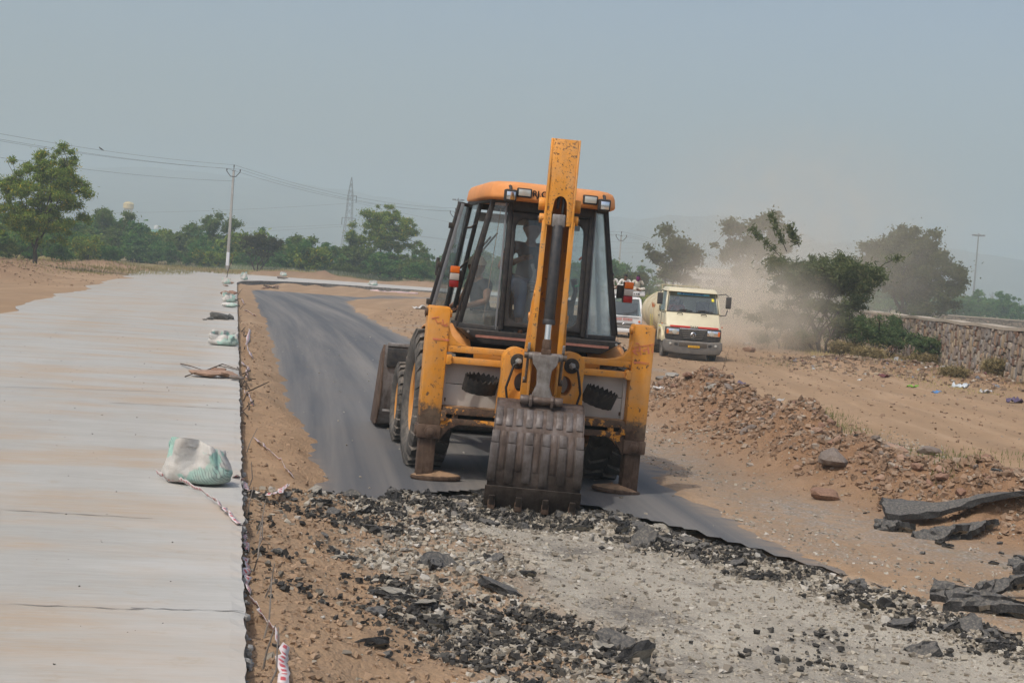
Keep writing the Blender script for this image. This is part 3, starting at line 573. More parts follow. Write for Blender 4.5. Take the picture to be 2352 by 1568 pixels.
# tipping links between the ram, the dipper end and the bucket
tl = part('tipping_link')
MB().cyl((-.16, -1.13, 1.37), (.16, -1.13, 1.37), .036, 20).build('upper_tube', M_grey, tl, .004); MB().cyl((-.17, -1.17, .955), (.17, -1.17, .955), .038, 20).build('lower_tube', M_bucket, tl, .004)
hx = [(-.13, 1.39), (.13, 1.39), (.115, 1.30), (.07, 1.24), (.062, 1.10), (.10, 1.0), (.12, .94), (-.12, .94), (-.10, 1.0), (-.062, 1.10), (-.07, 1.24), (-.115, 1.30)]
lb = MB(); lb.prism(hx, -.045, .035); lb.v = [(a, b-1.15+(1.16-c)*.08, c) for a, b, c in lb.v]; lb.build('link_body', M_grey, tl, .014)
for s in (-1, 1):
    sl_ = MB(); sl_.prism([(-.80, 1.16), (-.86, 1.10), (-.92, 1.14), (-1.16, 1.42), (-1.17, 1.48), (-1.10, 1.49), (-1.04, 1.42)], s*.150, s*.175, 'YZ'); sl_.build('side_link', M_grey, tl, .006)
    MB().cyl((s*.14, -1.13, 1.37), (s*.20, -1.13, 1.37), .03, 16).build('link_pin', M_bolt, tl, .003); MB().cyl((s*.15, -.86, 1.12), (s*.19, -.86, 1.12), .03, 16).build('link_pin', M_bolt, tl, .003)
# bucket: curved shell with wear strips, cutting edge and teeth
bk = part('bucket'); PR = [(-.66, .915), (-.95, .925), (-1.12, .915), (-1.22, .85), (-1.30, .74), (-1.355, .58), (-1.37, .40), (-1.345, .22), (-1.30, .08), (-1.26, -.03)]
def bw(z): return np.interp(z, [-.1, .05, .92], [.442, .437, .413])
sh = MB(); t_ = .022
for i, (y, z) in enumerate(PR):
    d = (Vector(PR[min(i+1, 9)])-Vector(PR[max(i-1, 0)])).normalized(); nn = Vector((-d.y, d.x))
    hw = float(bw(z)); q0 = (y, z); q1 = (y-nn.x*t_*(-1 if True else 1), z-nn.y*t_*(-1))
    sh.v += [(-hw, q0[0], q0[1]), (hw, q0[0], q0[1]), (hw, q1[0], q1[1]), (-hw, q1[0], q1[1])]
    if i:
        o_ = (i-1)*4
        for j in range(4): sh.f.append((o_+j, o_+(j+1) % 4, o_+4+(j+1) % 4, o_+4+j))
sh.f += [(3, 2, 1, 0), (36, 37, 38, 39)]; sh.build('shell', M_bucket, bk, 0, 2, 35)
for s in (-1, 1):
    pl = PR+[(-.95, -.05), (-.62, .35), (-.58, .80)]; sp = MB(); sp.prism(pl, s*.0, s*.02, 'YZ'); sp.v = [(a+s*(float(bw(c))-.022), b, c) for a, b, c in sp.v]; sp.build('side_wall', M_bucket, bk, .004)
def on_shell(z):
    zs = [p[1] for p in PR[2:]][::-1]; ys_ = [p[0] for p in PR[2:]][::-1]; return float(np.interp(z, zs, ys_))
def strip(xc, z0, z1, wd, th=.012, m=None):
    sb = MB(); n = max(2, int(abs(z1-z0)/.07)+1)
    for i in range(n+1):
        z = z0+(z1-z0)*i/n; y = on_shell(z); f = float(bw(z))/.43; xx = xc*f
        sb.v += [(xx-wd/2, y-th, z), (xx+wd/2, y-th, z), (xx+wd/2, y+.012, z), (xx-wd/2, y+.012, z)]
        if i:
            o_ = (i-1)*4
            for j in range(4): sb.f.append((o_+j, o_+(j+1) % 4, o_+4+(j+1) % 4, o_+4+j))
    sb.f += [(3, 2, 1, 0), tuple(n*4+j for j in range(4))]; sb.build('wear_strip', m or M_wear, bk, .005)
for i in range(9): strip(-.385+i*.0962, .87+random.uniform(-.006, .006), .715+random.uniform(-.008, .008), .062)
for i in range(6): xc = -.40+i*.16; strip(xc, .665, .555, .072); strip(xc, .55, .185+random.uniform(-.02, .02), .078, .016)
for i in range(5): strip(-.32+i*.16, .66, .30, .05, .008, M_bucket)
ce = MB(); ce.hexa([(-.452, -1.25, -.09), (.452, -1.25, -.09), (.452, -1.215, -.09), (-.452, -1.215, -.09)], [(-.447, -1.385, .15), (.447, -1.385, .15), (.447, -1.34, .15), (-.447, -1.34, .15)]); ce.build('cutting_edge', M_bucket, bk, .006)
for i in range(4):
    x = -.375+i*.25; MB().hexa([(x-.030, -1.235, -.20), (x+.030, -1.235, -.20), (x+.026, -1.215, -.20), (x-.026, -1.215, -.20)], [(x-.026, -1.40, .06), (x+.026, -1.40, .06), (x+.030, -1.30, .06), (x-.030, -1.30, .06)]).build('tooth', M_bucket, bk, .006)
    MB().box((x, -1.305, -.035), (.07, .075, .09)).build('tooth_boss', M_rust, bk, .01)
for s in (-1, 1):
    ea = MB(); ea.prism([(-1.22, .90), (-1.24, .97), (-1.19, 1.01), (-1.12, .98), (-.80, .99), (-.72, .90)], s*.085, s*.115, 'YZ'); ea.build('bucket_ear', M_bucket, bk, .006)
    MB().cyl((s*.12, -1.17, .955), (s*.20, -1.17, .955), .044, 18).build('ear_pin', M_bucket, bk, .004)
SW = R_(-10); pv_ = Vector((0, -.26, 0))       # the backhoe is slewed on its kingpost
for o_ in (boom, dp, rm, tl, bk): o_.rotation_euler = (0, 0, SW); o_.location = pv_-Matrix.Rotation(SW, 3, 'Z') @ pv_
# ---------------------------------------------------------------- cab
ZB, ZT = 1.53, 2.87
pA, pB, pC = (-.435, .40), (-.83, .66), (-.83, 1.9); tA, tB, tC = (-.43, .50), (-.60, .60), (-.66, 1.85)
def V3(p, z, s=1): return Vector((p[0]*(-s) if s > 0 else p[0], p[1], z))
def lerp(a, b, t): return a+(b-a)*t
cab = part('cab')
for s in (-1, 1):
    f = lambda p, z: Vector((abs(p[0])*s, p[1], z))
    A0, A1, B0, B1, C0, C1 = f(pA, ZB), f(tA, ZT), f(pB, ZB), f(tB, ZT), f(pC, ZB), f(tC, ZT); D0, D1 = lerp(B0, C0, .52), lerp(B1, C1, .52)
    MB().bar(A0, A1, .05, .06, (0, 1, 0)).build('pillar', M_black, cab, .012); MB().bar(A0+Vector((s*.045, .02, 0)), A1+Vector((s*.04, .02, 0)), .018, .04, (0, 1, 0)).build('seal', M_alu, cab, .005)
    MB().bar(B0, B1, .05, .05, (0, 1, 0)).build('pillar', M_black, cab, .012); MB().bar(C0, C1, .06, .06, (0, 1, 0)).build('pillar', M_black, cab, .012); MB().bar(D0, D1, .045, .06, (0, 1, 0)).build('pillar', M_black, cab, .01)
    for P0, P1 in ((B0, C0), (B1, C1), (A0, B0), (A1, B1)): MB().bar(P0, P1, .05, .07).build('cab_rail', M_black, cab, .01)
    # corner pane
    off = Vector((0, 0, 0)); q = [lerp(A0, B0, .06), lerp(A0, B0, .95), lerp(A1, B1, .92), lerp(A1, B1, .12)]; q[0].z += .03; q[1].z += .03; q[2].z -= .04; q[3].z -= .04
    nn = (q[1]-q[0]).cross(q[3]-q[0]).normalized()*.004; MB().hexa([v-nn for v in q], [v+nn for v in q]).build('corner_pane', M_glass, cab)
    if s > 0:
        q = [lerp(B0, C0, .03), lerp(B0, C0, .5), lerp(B1, C1, .5), lerp(B1, C1, .03)]; nn = Vector((.004, 0, 0)); MB().hexa([v-nn for v in q], [v+nn for v in q]).build('side_pane', M_glass, cab)
    q = [lerp(D0, C0, .06), lerp(D0, C0, .96), lerp(D1, C1, .96), lerp(D1, C1, .06)]; nn = Vector((.004, 0, 0)); MB().hexa([v-nn for v in q], [v+nn for v in q]).build('side_pane', M_glass, cab)
    # weather strip on the outside of the corner pillar
    MB().bar(B0+Vector((s*.035, .03, .05)), B1+Vector((s*.035, .03, -.12)), .022, .05, (0, 1, 0)).build('weather_strip', M_rubber, cab, .004)
MB().box((0, .445, 1.555), (.87, .05, .05)).build('cab_rail', M_black, cab, .01); MB().box((0, .50, 2.82), (.9, .06, .11)).build('cab_rail', M_black, cab, .01)
MB().box((0, 1.88, 1.6), (1.64, .05, .25)).build('cab_rail', M_black, cab, .01); MB().box((0, 1.85, 2.84), (1.32, .06, .08)).build('cab_rail', M_black, cab, .01)
MB().box((0, 1.872, 2.24), (1.40, .008, 1.06)).build('windscreen', M_glass, cab)
# rear window: black frame with rounded opening and its pane
def rr(x0, x1, z0, z1, r, n=5):
    return arc(x1-r, z1-r, r, r, 0, 90, n)+arc(x0+r, z1-r, r, r, 90, 180, n)+arc(x0+r, z0+r, r, r, 180, 270, n)+arc(x1-r, z0+r, r, r, 270, 360, n)
rw = MB(); rw.prism([(-.405, 1.575), (.405, 1.575), (.405, 2.75), (-.405, 2.75)], -.02, .02, 'XZ', [rr(-.362, .362, 1.62, 2.69, .10)])
rw.v = [(a, b+.40+(c-1.53)*.075, c) for a, b, c in rw.v]; rw.build('rear_window_frame', M_black, cab, .006)
gp = MB(); gp.prism(rr(-.372, .372, 1.61, 2.70, .10), -.003, .003); gp.v = [(a, b+.405+(c-1.53)*.075, c) for a, b, c in gp.v]; gp.build('rear_pane', M_glass, cab)
# side window standing open on the left
ow = MB(); a0, a1 = Vector((-.90, 1.30, 1.60)), Vector((-.74, 1.26, 2.80)); c0, c1 = Vector((-1.15, .86, 1.60)), Vector((-.915, .86, 2.80))
for p, q_ in ((a0, a1), (c0, c1), (a0, c0), (a1, c1)): ow.bar(p, q_, .035, .045, (0, 1, 0))
ow.build('open_window_frame', M_black, cab, .006); MB().bar(c0+Vector((.035, -.01, 0)), c1+Vector((.035, -.01, 0)), .035, .03, (0, 1, 0)).build('seal', M_alu, cab, .004); nn = Vector((.004, -.001, 0)); MB().hexa([a0-nn, c0-nn, c1-nn, a1-nn], [a0+nn, c0+nn, c1+nn, a1+nn]).build('open_pane', M_glass, cab)
for t in (.12, .45, .8): p = lerp(c0, c1, t); MB().box(p+Vector((-.02, 0, 0)), (.05, .05, .06)).build('window_catch', M_rubber, cab, .006)
MB().tube([(-.80, .72, 2.2), (-.86, .80, 2.12), (-.92, .85, 2.1)], .012, 8).build('window_stay', M_rubber, cab); MB().tube([(-.74, .7, 2.6), (-.78, .76, 2.56), (-.82, .82, 2.55)], .012, 8).build('window_stay', M_rubber, cab)
# lower bumper with a faded stripe
bp = MB(); bp.hexa([(-.62, .30, 1.375), (.62, .30, 1.375), (.70, .62, 1.375), (-.70, .62, 1.375)], [(-.845, .30, 1.515), (.845, .30, 1.515), (.86, .70, 1.515), (-.86, .70, 1.515)]); bp.build('cab_bumper', M_black, cab, .014)
for s in (-1, 1): MB().box((s*.43, .297, 1.452), (.54, .004, .026)).build('reflector_stripe', M_stripe, cab); MB().cyl((s*.78, .30, 1.49), (s*.78, .293, 1.49), .014, 12).build('bumper_bolt', M_consol, cab)
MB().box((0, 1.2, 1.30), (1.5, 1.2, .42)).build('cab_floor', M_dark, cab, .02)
# roof shell
rf = MB(); ol = [(-.50, .26), (.50, .26), (.66, .45), (.70, .75), (.70, 1.9), (.56, 2.05), (-.56, 2.05), (-.70, 1.9), (-.70, .75), (-.66, .45)]; n = len(ol)
lay = [(2.865, .94, .02), (2.875, .99, 0), (2.90, 1.0, 0), (2.985, .985, 0), (3.03, .955, .02), (3.055, .88, .06)]
for z, f, dy in lay: rf.v += [(x*f, (y-1.15)*f+1.15, z) for x, y in ol]
for i in range(len(lay)-1):
    for j in range(n): rf.f.append((i*n+j, i*n+(j+1) % n, (i+1)*n+(j+1) % n, (i+1)*n+j))
rf.f += [tuple(range(n))[::-1], tuple((len(lay)-1)*n+j for j in range(n))]; roof = rf.build('roof', M_roof, jc, .012)
letters('registration_letters', 'RJ.C', .085, M_letter, jc, (-.185, .257, 2.945), (R_(90), 0, 0), .002, .002)
for s in (-1, 1):
    wl = part('work_lamp'); MB().box((s*.345, .262, 2.945), (.155, .05, .095)).build('lamp_housing', M_black, wl, .012); MB().box((s*.345, .235, 2.945), (.125, .008, .066)).build('lens', M_lens, wl, .008)
    wl = part('work_lamp'); MB().box((s*.49, .235, 2.905), (.125, .09, .12)).build('lamp_housing', M_black, wl, .016); MB().box((s*.49, .19, 2.90), (.09, .008, .082)).build('lens', M_chrome, wl, .006)
    MB().tube([(s*.49, .24, 2.96), (s*.49, .26, 2.995), (s*.49, .30, 3.0)], .016, 8).build('lamp_bracket', M_black, wl)
MB().cyl((-.20+.17, .262, 2.95), (-.20+.17, .235, 2.95), .022, 12).build('roof_knob', M_rubber, jc)
for s, xx, yy in ((-1, -.93, .62), (1, .93, .62)):          # tail lamps on stalks
    tlp = part('tail_lamp'); zc = 2.03 if s < 0 else 2.04
    MB().box((xx, yy+.03, zc), (.10, .05, .22)).build('lamp_base', M_rubber, tlp, .008); MB().box((xx-s*.05, yy+.09, zc), (.1, .05, .14)).build('lamp_bracket', M_black, tlp, .006)
    for zz, m, nm in ((zc+.074, M_amber, 'amber_lens'), (zc, M_clear, 'clear_lens'), (zc-.074, M_red, 'red_lens')): MB().box((xx, yy-.01, zz), (.096, .04, .072)).build(nm, m, tlp, .009)
# fenders over the rear wheels
for s in (-1, 1):
    fb = MB(); n = 14
    for i in range(n+1):
        a = R_(132-112*i/n); r = .80
        for (x, dr) in ((.62, 0), (1.00, 0), (1.06, -.05), (1.055, -.065), (.99, -.02), (.62, -.02)): fb.v.append((s*x, 1.05-math.cos(a)*-1*(r+dr)*1.0, .74+math.sin(a)*(r+dr)))
    for i in range(n):
        for j in range(6): a_, b_ = i*6+j, i*6+(j+1) % 6; fb.f.append((a_, b_, b_+6, a_+6))
    fb.f += [tuple(range(6))[::-1], tuple(n*6+j for j in range(6))]; fb.build('fender', M_fend, jc, .008)
wheel('rear_wheel', jc, -.95, 1.05, .71, .42, 22, .032); wheel('rear_wheel', jc, .95, 1.05, .71, .42, 22, .032)
wheel('front_wheel', jc, -.93, 3.22, .47, .30, 24, .016, .06); wheel('front_wheel', jc, .93, 3.22, .47, .30, 24, .016, .06)
# chassis, axles, bonnet, loader arms and loader bucket
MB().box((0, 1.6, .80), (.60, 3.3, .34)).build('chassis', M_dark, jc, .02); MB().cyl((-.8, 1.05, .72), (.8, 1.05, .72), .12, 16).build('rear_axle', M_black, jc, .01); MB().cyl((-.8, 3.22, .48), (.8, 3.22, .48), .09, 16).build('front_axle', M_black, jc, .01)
MB().hexa([(-.45, 1.95, 1.0), (.45, 1.95, 1.0), (.42, 3.75, 1.0), (-.42, 3.75, 1.0)], [(-.44, 1.95, 1.66), (.44, 1.95, 1.66), (.38, 3.7, 1.52), (-.38, 3.7, 1.52)]).build('bonnet', M_yel, jc, .04)
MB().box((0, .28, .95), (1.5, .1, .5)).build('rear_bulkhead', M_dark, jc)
for s in (-1, 1):
    MB().prism([(1.95, 1.45), (2.1, 1.55), (3.6, 1.05), (4.45, .45), (4.40, .25), (4.2, .25), (3.4, .85), (2.0, 1.25)], s*.55, s*.64, 'YZ').build('loader_arm', M_yel, jc, .01)
LP = [(4.42, 1.08), (4.36, .95), (4.35, .55), (4.40, .25), (4.55, .07), (4.8, .02), (5.35, .02)]
lb = MB()
for i, (y, z) in enumerate(LP):
    dd = (Vector(LP[min(i+1, 6)])-Vector(LP[max(i-1, 0)])).normalized(); lb.v += [(-1.13, y, z), (1.13, y, z), (1.13, y-dd.y*-.03*-1, z+.0+dd.x*.03), (-1.13, y-dd.y*-.03*-1, z+dd.x*.03)]
    if i:
        for j in range(4): o_ = (i-1)*4; lb.f.append((o_+j, o_+(j+1) % 4, o_+4+(j+1) % 4, o_+4+j))
lb.f += [(3, 2, 1, 0), (24, 25, 26, 27)]; lbk = part('loader_bucket'); lb.build('bucket_shell', M_loader, lbk, 0, 2, 35)
for s in (-1, 1): MB().prism(LP+[(5.2, .25), (4.75, .95)], s*1.115, s*1.15, 'YZ').build('bucket_side', M_rust, lbk, .004)
MB().box((0, 4.335, .93), (2.2, .05, .24)).build('bucket_back_bar', M_black, lbk, .01); MB().bar((0-1.1, 4.40, 1.09), (1.1, 4.40, 1.09), .06, .05).build('bucket_lip', M_grey, lbk, .008)
MB().box((0, 4.345, .25), (2.2, .03, .03)).build('bucket_seam', M_grey, lbk, .004)
# in the cab
MB().hexa([(-.22, .62, 1.50), (.06, .62, 1.50), (.06, .88, 1.50), (-.22, .88, 1.50)], [(-.14, .66, 1.95), (.04, .66, 1.95), (.04, .82, 1.95), (-.14, .82, 1.95)]).build('control_tower', M_consol, jc, .03)
gl = MB(); gl.lathe([(.075, 0), (.085, .012), (.066, .025), (.076, .04), (.058, .055), (.066, .07), (.048, .085), (.055, .10), (.038, .115), (.02, .17), (.016, .24)], (-.07, .74, 1.95), n=18); gl.build('lever_boot', M_consol, jc, 0, 2, 30)
MB().tube([(-.07, .74, 2.15), (-.10, .76, 2.24)], [.013, .02], 8).build('lever_knob', M_consol, jc)
for s in (-1, 1):
    h_ = MB(); x = s*.40-.03; pts = [(x, .62, 2.33), (x+.02, .60, 2.36), (x+.035, .585, 2.33), (x+.035, .585, 2.12), (x+.02, .60, 2.06), (x-.02, .62, 2.05)]
    MB().tube(pts[:3], .013, 8).build('handrail_orange', flat('handrail_orange', (.6, .12, .02)), jc); MB().tube(pts[2:4], .013, 8).build('handrail_white', M_clear, jc); MB().tube(pts[3:], .013, 8).build('handrail_green', flat('handrail_green', (.02, .25, .10)), jc)
MB().box((.0, 1.25, 1.86), (.5, .45, .14)).box((0, 1.45, 1.98), (.46, .12, .3)).build('seat', M_seat, jc, .04); MB().box((-.30, .98, 1.80), (.10, .34, .34)).build('armrest', M_seat, jc, .04)
MB().box((.30, .95, 1.75), (.2, .4, .3)).build('side_console', M_rubber, jc, .03); MB().tube([(.42, 1.0, 1.85), (.44, .98, 2.0), (.40, .96, 2.12)], [.03, .025, .035], 10).build('side_lever', M_rubber, jc)
MB().tube([(-.60, 1.55, 1.6), (-.56, 1.5, 2.35), (-.45, 1.5, 2.5)], .012, 8).tube([(-.56, 1.5, 2.3), (-.38, 1.5, 2.55)], .010, 8).build('wiper', M_rubber, jc)
MB().box((-.0, 1.82, 2.72), (1.2, .006, .10)).build('screen_banner', mat('banner_film', (.30, .31, .31), .7), jc)
MB().bar((-.60, .54, 1.60), (-.515, .60, 2.78), .007, .004, (0, 1, 0)).build('pane_crack_tape', M_sandpad, jc)
MB().box((-1.0, 1.55, 2.12), (.03, .10, .2)).tube([(-.84, 1.6, 2.0), (-.98, 1.56, 2.06)], .01, 6).build('mirror', M_rubber, jc, .01)
for o_ in list(jc.children):
    if o_.name.split('.')[0] in ('cab', 'roof', 'work_lamp', 'registration_letters', 'roof_knob', 'control_tower', 'lever_boot', 'lever_knob', 'handrail_orange', 'handrail_white', 'handrail_green', 'seat', 'armrest', 'side_console', 'side_lever', 'wiper', 'screen_banner', 'pane_crack_tape', 'mirror', 'tail_lamp'): o_.location.x += .085
# chalk marks on the posts
letters('chalk_writing', 'सेना', .14, M_pink, jc, (1.045, -.1125, 1.475), (R_(90), R_(-14), 0), .001, .003, 1.1)
for (x, z, wd, h_, r) in ((1.04, 1.345, .16, .022, .02), (-1.02, 1.40, .16, .02, .02)): mbk = MB(); mbk.box((x, -.1125, z), (wd, .003, h_)); mbk.build('chalk_mark', M_pink, jc)
ck = MB()
for (a, b, c_, d) in ((-1.13, 1.60, -1.06, 1.62), (-1.10, 1.61, -1.07, 1.56), (-1.07, 1.56, -1.03, 1.57), (-1.02, 1.60, -1.0, 1.53), (-1.0, 1.53, -.97, 1.57), (-1.03, 1.55, -.96, 1.54)): ck.bar((a, -.1125, b), (c_, -.1125, d), .004, .012, (0, 0, 1))
ck.build('chalk_mark', M_pink, jc)
# ================================================================== PEOPLE
def skin_mat(name, c): return mat(name, c, .55, 0, .12, 8)
M_skin = skin_mat('skin', (.19, .092, .052)); M_skin2 = skin_mat('skin_dark', (.14, .068, .04)); M_hair = mat('hair', (.012, .011, .011), .6, 0, .4, 30)
def cloth(name, c, v=.18): return mat(name, c, .9, 0, v, 9, .3, 30)
M_kurta = cloth('white_cotton', (.66, .65, .61)); M_cream = cloth('cream_cotton', (.62, .58, .49)); M_tee = cloth('dark_shirt', (.022, .026, .036)); M_jean = cloth('denim', (.10, .13, .19)); M_purp = cloth('purple_scarf', (.16, .02, .11), .5); M_beige = cloth('beige_shirt', (.34, .29, .22))
def skin_obj(name, verts, edges, m, parent, sub=2):
    """one continuous surface grown round a skeleton: verts = (x, y, z, rx, ry)"""
    me = bpy.data.meshes.new(name); bm = bmesh.new(); lay = bm.verts.layers.skin.verify(); vs = []
    for i, v in enumerate(verts):
        b = bm.verts.new(v[:3]); b[lay].radius = (v[3], v[4] if len(v) > 4 else v[3]); b[lay].use_root = (i == 0); vs.append(b)
    for a, b in edges: bm.edges.new((vs[a], vs[b]))
    bm.to_mesh(me); bm.free(); o = ob(name, me, m, parent)
    sk = o.modifiers.new('grow', 'SKIN'); sk.use_smooth_shade = True; sk.branch_smoothing = .6; sb = o.modifiers.new('smooth', 'SUBSURF'); sb.levels = sub; sb.render_levels = sub
    dg = bpy.context.evaluated_depsgraph_get(); me2 = bpy.data.meshes.new_from_object(o.evaluated_get(dg)); o.modifiers.clear(); o.data = me2
    if not me2.materials: me2.materials.append(m)
    me2.polygons.foreach_set('use_smooth', [True]*len(me2.polygons)); return o
def head_mesh(mbx, c, r, yaw=0, tilt=0):
    """head with brow, nose, jaw, eye hollows and ears, facing -y"""
    m = Matrix.Translation(c) @ Matrix.Rotation(yaw, 4, 'Z') @ Matrix.Rotation(tilt, 4, 'X'); n, k_ = 20, 14; vs = []; fs = []
    for i in range(k_+1):
        th = math.pi*i/k_
        for j in range(n):
            ph = 2*math.pi*j/n; x = math.sin(th)*math.cos(ph); y = math.sin(th)*math.sin(ph); z = math.cos(th)
            fr = max(0, -y); px_, pz = x, z
            sx, sy, sz = .78, .92, 1.12
            if z < 0: sx *= 1+z*.28; sy *= 1+z*.12
            bump = .20*math.exp(-(px_/.14)**2-((pz+.08)/.18)**2)*fr - .10*math.exp(-((abs(px_)-.33)/.14)**2-((pz-.08)/.10)**2)*fr + .05*math.exp(-(px_/.25)**2-((pz+.48)/.06)**2)*fr - .05*math.exp(-(px_/.3)**2-((pz+.40)/.04)**2)*fr + .05*math.exp(-(px_/.25)**2-((pz+.8)/.12)**2)*fr
            vs.append((x*sx*r, (y*sy-bump)*r, z*sz*r))
    for i in range(k_):
        for j in range(n): fs.append((i*n+j, (i+1)*n+j, (i+1)*n+(j+1) % n, i*n+(j+1) % n))
    mbx.add(vs, fs, m)
    for s in (-1, 1): mbx.add([(s*.74*r, -.05*r, .18*r), (s*.90*r, .10*r, .20*r), (s*.90*r, .12*r, -.05*r), (s*.74*r, -.03*r, -.2*r), (s*.76*r, .15*r, .15*r), (s*.76*r, .15*r, -.1*r)], [(0, 1, 2, 3), (1, 4, 5, 2), (0, 4, 1), (3, 2, 5)], m)
    return m
def hair_mesh(m, r, vol=1.08, cap=False):
    hb = MB(); n, k_ = 20, 9; vs = []; fs = []
    for i in range(k_+1):
        for j in range(n):
            ph = 2*math.pi*j/n; back = .5+.5*math.sin(ph); th = math.pi*(.36+.28*back)*i/k_ if not cap else math.pi*.46*i/k_
            q = vol*(1+.05*math.sin(7*ph+i)*(not cap)); vs.append((math.sin(th)*math.cos(ph)*.80*r*q, math.sin(th)*math.sin(ph)*.95*r*q, math.cos(th)*1.13*r*q))
    for i in range(k_):
        for j in range(n): fs.append((i*n+j, (i+1)*n+j, (i+1)*n+(j+1) % n, i*n+(j+1) % n))
    hb.add(vs, fs, m); return hb
def fingers(mbx, w_, d, up, s=1):
    """palm end w_, direction d: four unequal bent fingers and a thumb"""
    d = Vector(d).normalized(); u = Vector(up).normalized(); r = d.cross(u).normalized()
    for i, L in enumerate((.062, .072, .067, .052)):
        a = Vector(w_)+r*(i-1.5)*.019; mbx.tube([a, a+d*L*.5, a+d*L*.75-u*.02, a+d*L*.82-u*.045], [.010, .009, .0085, .007], 6)
    a = Vector(w_)-d*.035+r*s*-.03; mbx.tube([a, a+r*s*-.028+d*.022, a+r*s*-.03+d*.05-u*.015], [.012, .010, .008], 6)
def person(label, group, loc, rz, J, skin, top, legs, head_r=.105, yaw=0, tilt=0, hair='hair', sc_=1.0, hat=None, sleeve='long', extra=None):
    """J: joints by name in metres, facing -y; returns the person's root"""
    root = empty('person', loc, rz, label, 'person', group); root.scale = (sc_,)*3; g = lambda k_: Vector(J[k_])
    pel, ch, nk, hd = g('pelvis'), g('chest'), g('neck'), g('head')
    V = [(*pel, .13, .11), (*lerp(pel, ch, .5), .125, .10), (*ch, .14, .105), (*lerp(ch, nk, .7), .09, .075), (*nk, .052, .052), (*lerp(nk, hd, .5), .05, .052)]; E = [(0, 1), (1, 2), (2, 3), (3, 4), (4, 5)]
    CT = [(*pel, .145, .125), (*lerp(pel, ch, .5), .14, .115), (*ch, .155, .12), (*lerp(ch, nk, .7), .10, .085)]; CE = [(0, 1), (1, 2), (2, 3)]
    LT = [(*pel, .15, .13)]; LE = []
    for s, nm in ((-1, 'l'), (1, 'r')):
        sh, el, wr = g('sh_'+nm), g('el_'+nm), g('wr_'+nm); i = len(V); hnd = wr+(wr-el).normalized()*.07
        V += [(*sh, .058), (*lerp(sh, el, .5), .046), (*el, .040), (*lerp(el, wr, .35), .040), (*wr, .027), (*hnd, .038, .020)]; E += [(3, i), (i, i+1), (i+1, i+2), (i+2, i+3), (i+3, i+4), (i+4, i+5)]
        j = len(CT); CT += [(*sh, .072), (*lerp(sh, el, .6), .060)]; CE += [(3, j), (j, j+1)]
        if sleeve == 'long': CT += [(*el, .056), (*lerp(el, wr, .75), .042)]; CE += [(j+1, j+2), (j+2, j+3)]
        hp, kn, an = g('hip_'+nm), g('kn_'+nm), g('an_'+nm); i = len(V); toe = g('toe_'+nm) if 'toe_'+nm in J else an+Vector((0, -.14, -.03))
        V += [(*hp, .085), (*lerp(hp, kn, .5), .075), (*kn, .054), (*lerp(kn, an, .35), .05), (*an, .034), (*toe, .030, .026)]; E += [(0, i), (i, i+1), (i+1, i+2), (i+2, i+3), (i+3, i+4), (i+4, i+5)]
        j = len(LT); LT += [(*hp, .10), (*lerp(hp, kn, .5), .092), (*kn, .072), (*lerp(kn, an, .8), .058)]; LE += [(0, j), (j, j+1), (j+1, j+2), (j+2, j+3)]
    body = skin_obj('body', V, E, skin, root); fm = MB()
    m = head_mesh(fm, hd, head_r, yaw, tilt)
    for nm, s in (('l', -1), ('r', 1)): el, wr = g('el_'+nm), g('wr_'+nm); d = (wr-el).normalized(); fingers(fm, wr+d*.085, d, (0, -.3, 1) if abs(d.z) < .8 else (0, -1, 0), s)
    hm = fm.mesh('headmesh', 0, 2, 60); bmj = bmesh.new(); bmj.from_mesh(body.data); bmj.from_mesh(hm); bmj.to_mesh(body.data); bmj.free(); body.data.polygons.foreach_set('use_smooth', [True]*len(body.data.polygons))
    skin_obj('shirt', CT, CE, top, root); skin_obj('trousers', LT, LE, legs, root)
    for s in (-1, 1): MB().lathe([(0, -.007), (.007, 0), (0, .007)], tuple(m @ Vector((s*.31*head_r, -.80*head_r, .10*head_r))), n=8).build('eye', M_letter, root)
    if hair == 'hair': hair_mesh(m, head_r).build('hair', M_hair, root, 0, 2, 60)
    elif hair == 'cap': hair_mesh(m, head_r, 1.12, True).build('cap', hat or M_hair, root, 0, 2, 60)
    if extra == 'scarf':
        sm = MB(); n = 18
        for z_, r_, fz in ((.45, .98, 1), (.1, 1.06, 1), (-.4, 1.10, 1), (-.9, 1.0, 1), (-1.3, .8, 1), (-1.8, .45, .6)):
            for j in range(n): a = math.pi+math.pi*(j/(n-1)); sm.v.append(tuple(m @ Vector((math.cos(a)*.86*r_*head_r, math.sin(a)*1.06*r_*fz*head_r*(1+.06*math.sin(j*2.1+z_*7)), z_*head_r))))
        for i in range(5):
            for j in range(n-1): sm.f.append((i*n+j, i*n+j+1, (i+1)*n+j+1, (i+1)*n+j))
        so_ = sm.build('face_scarf', M_purp, root, 0, 2, 60); md = so_.modifiers.new('thick', 'SOLIDIFY'); md.thickness = .008
    return root
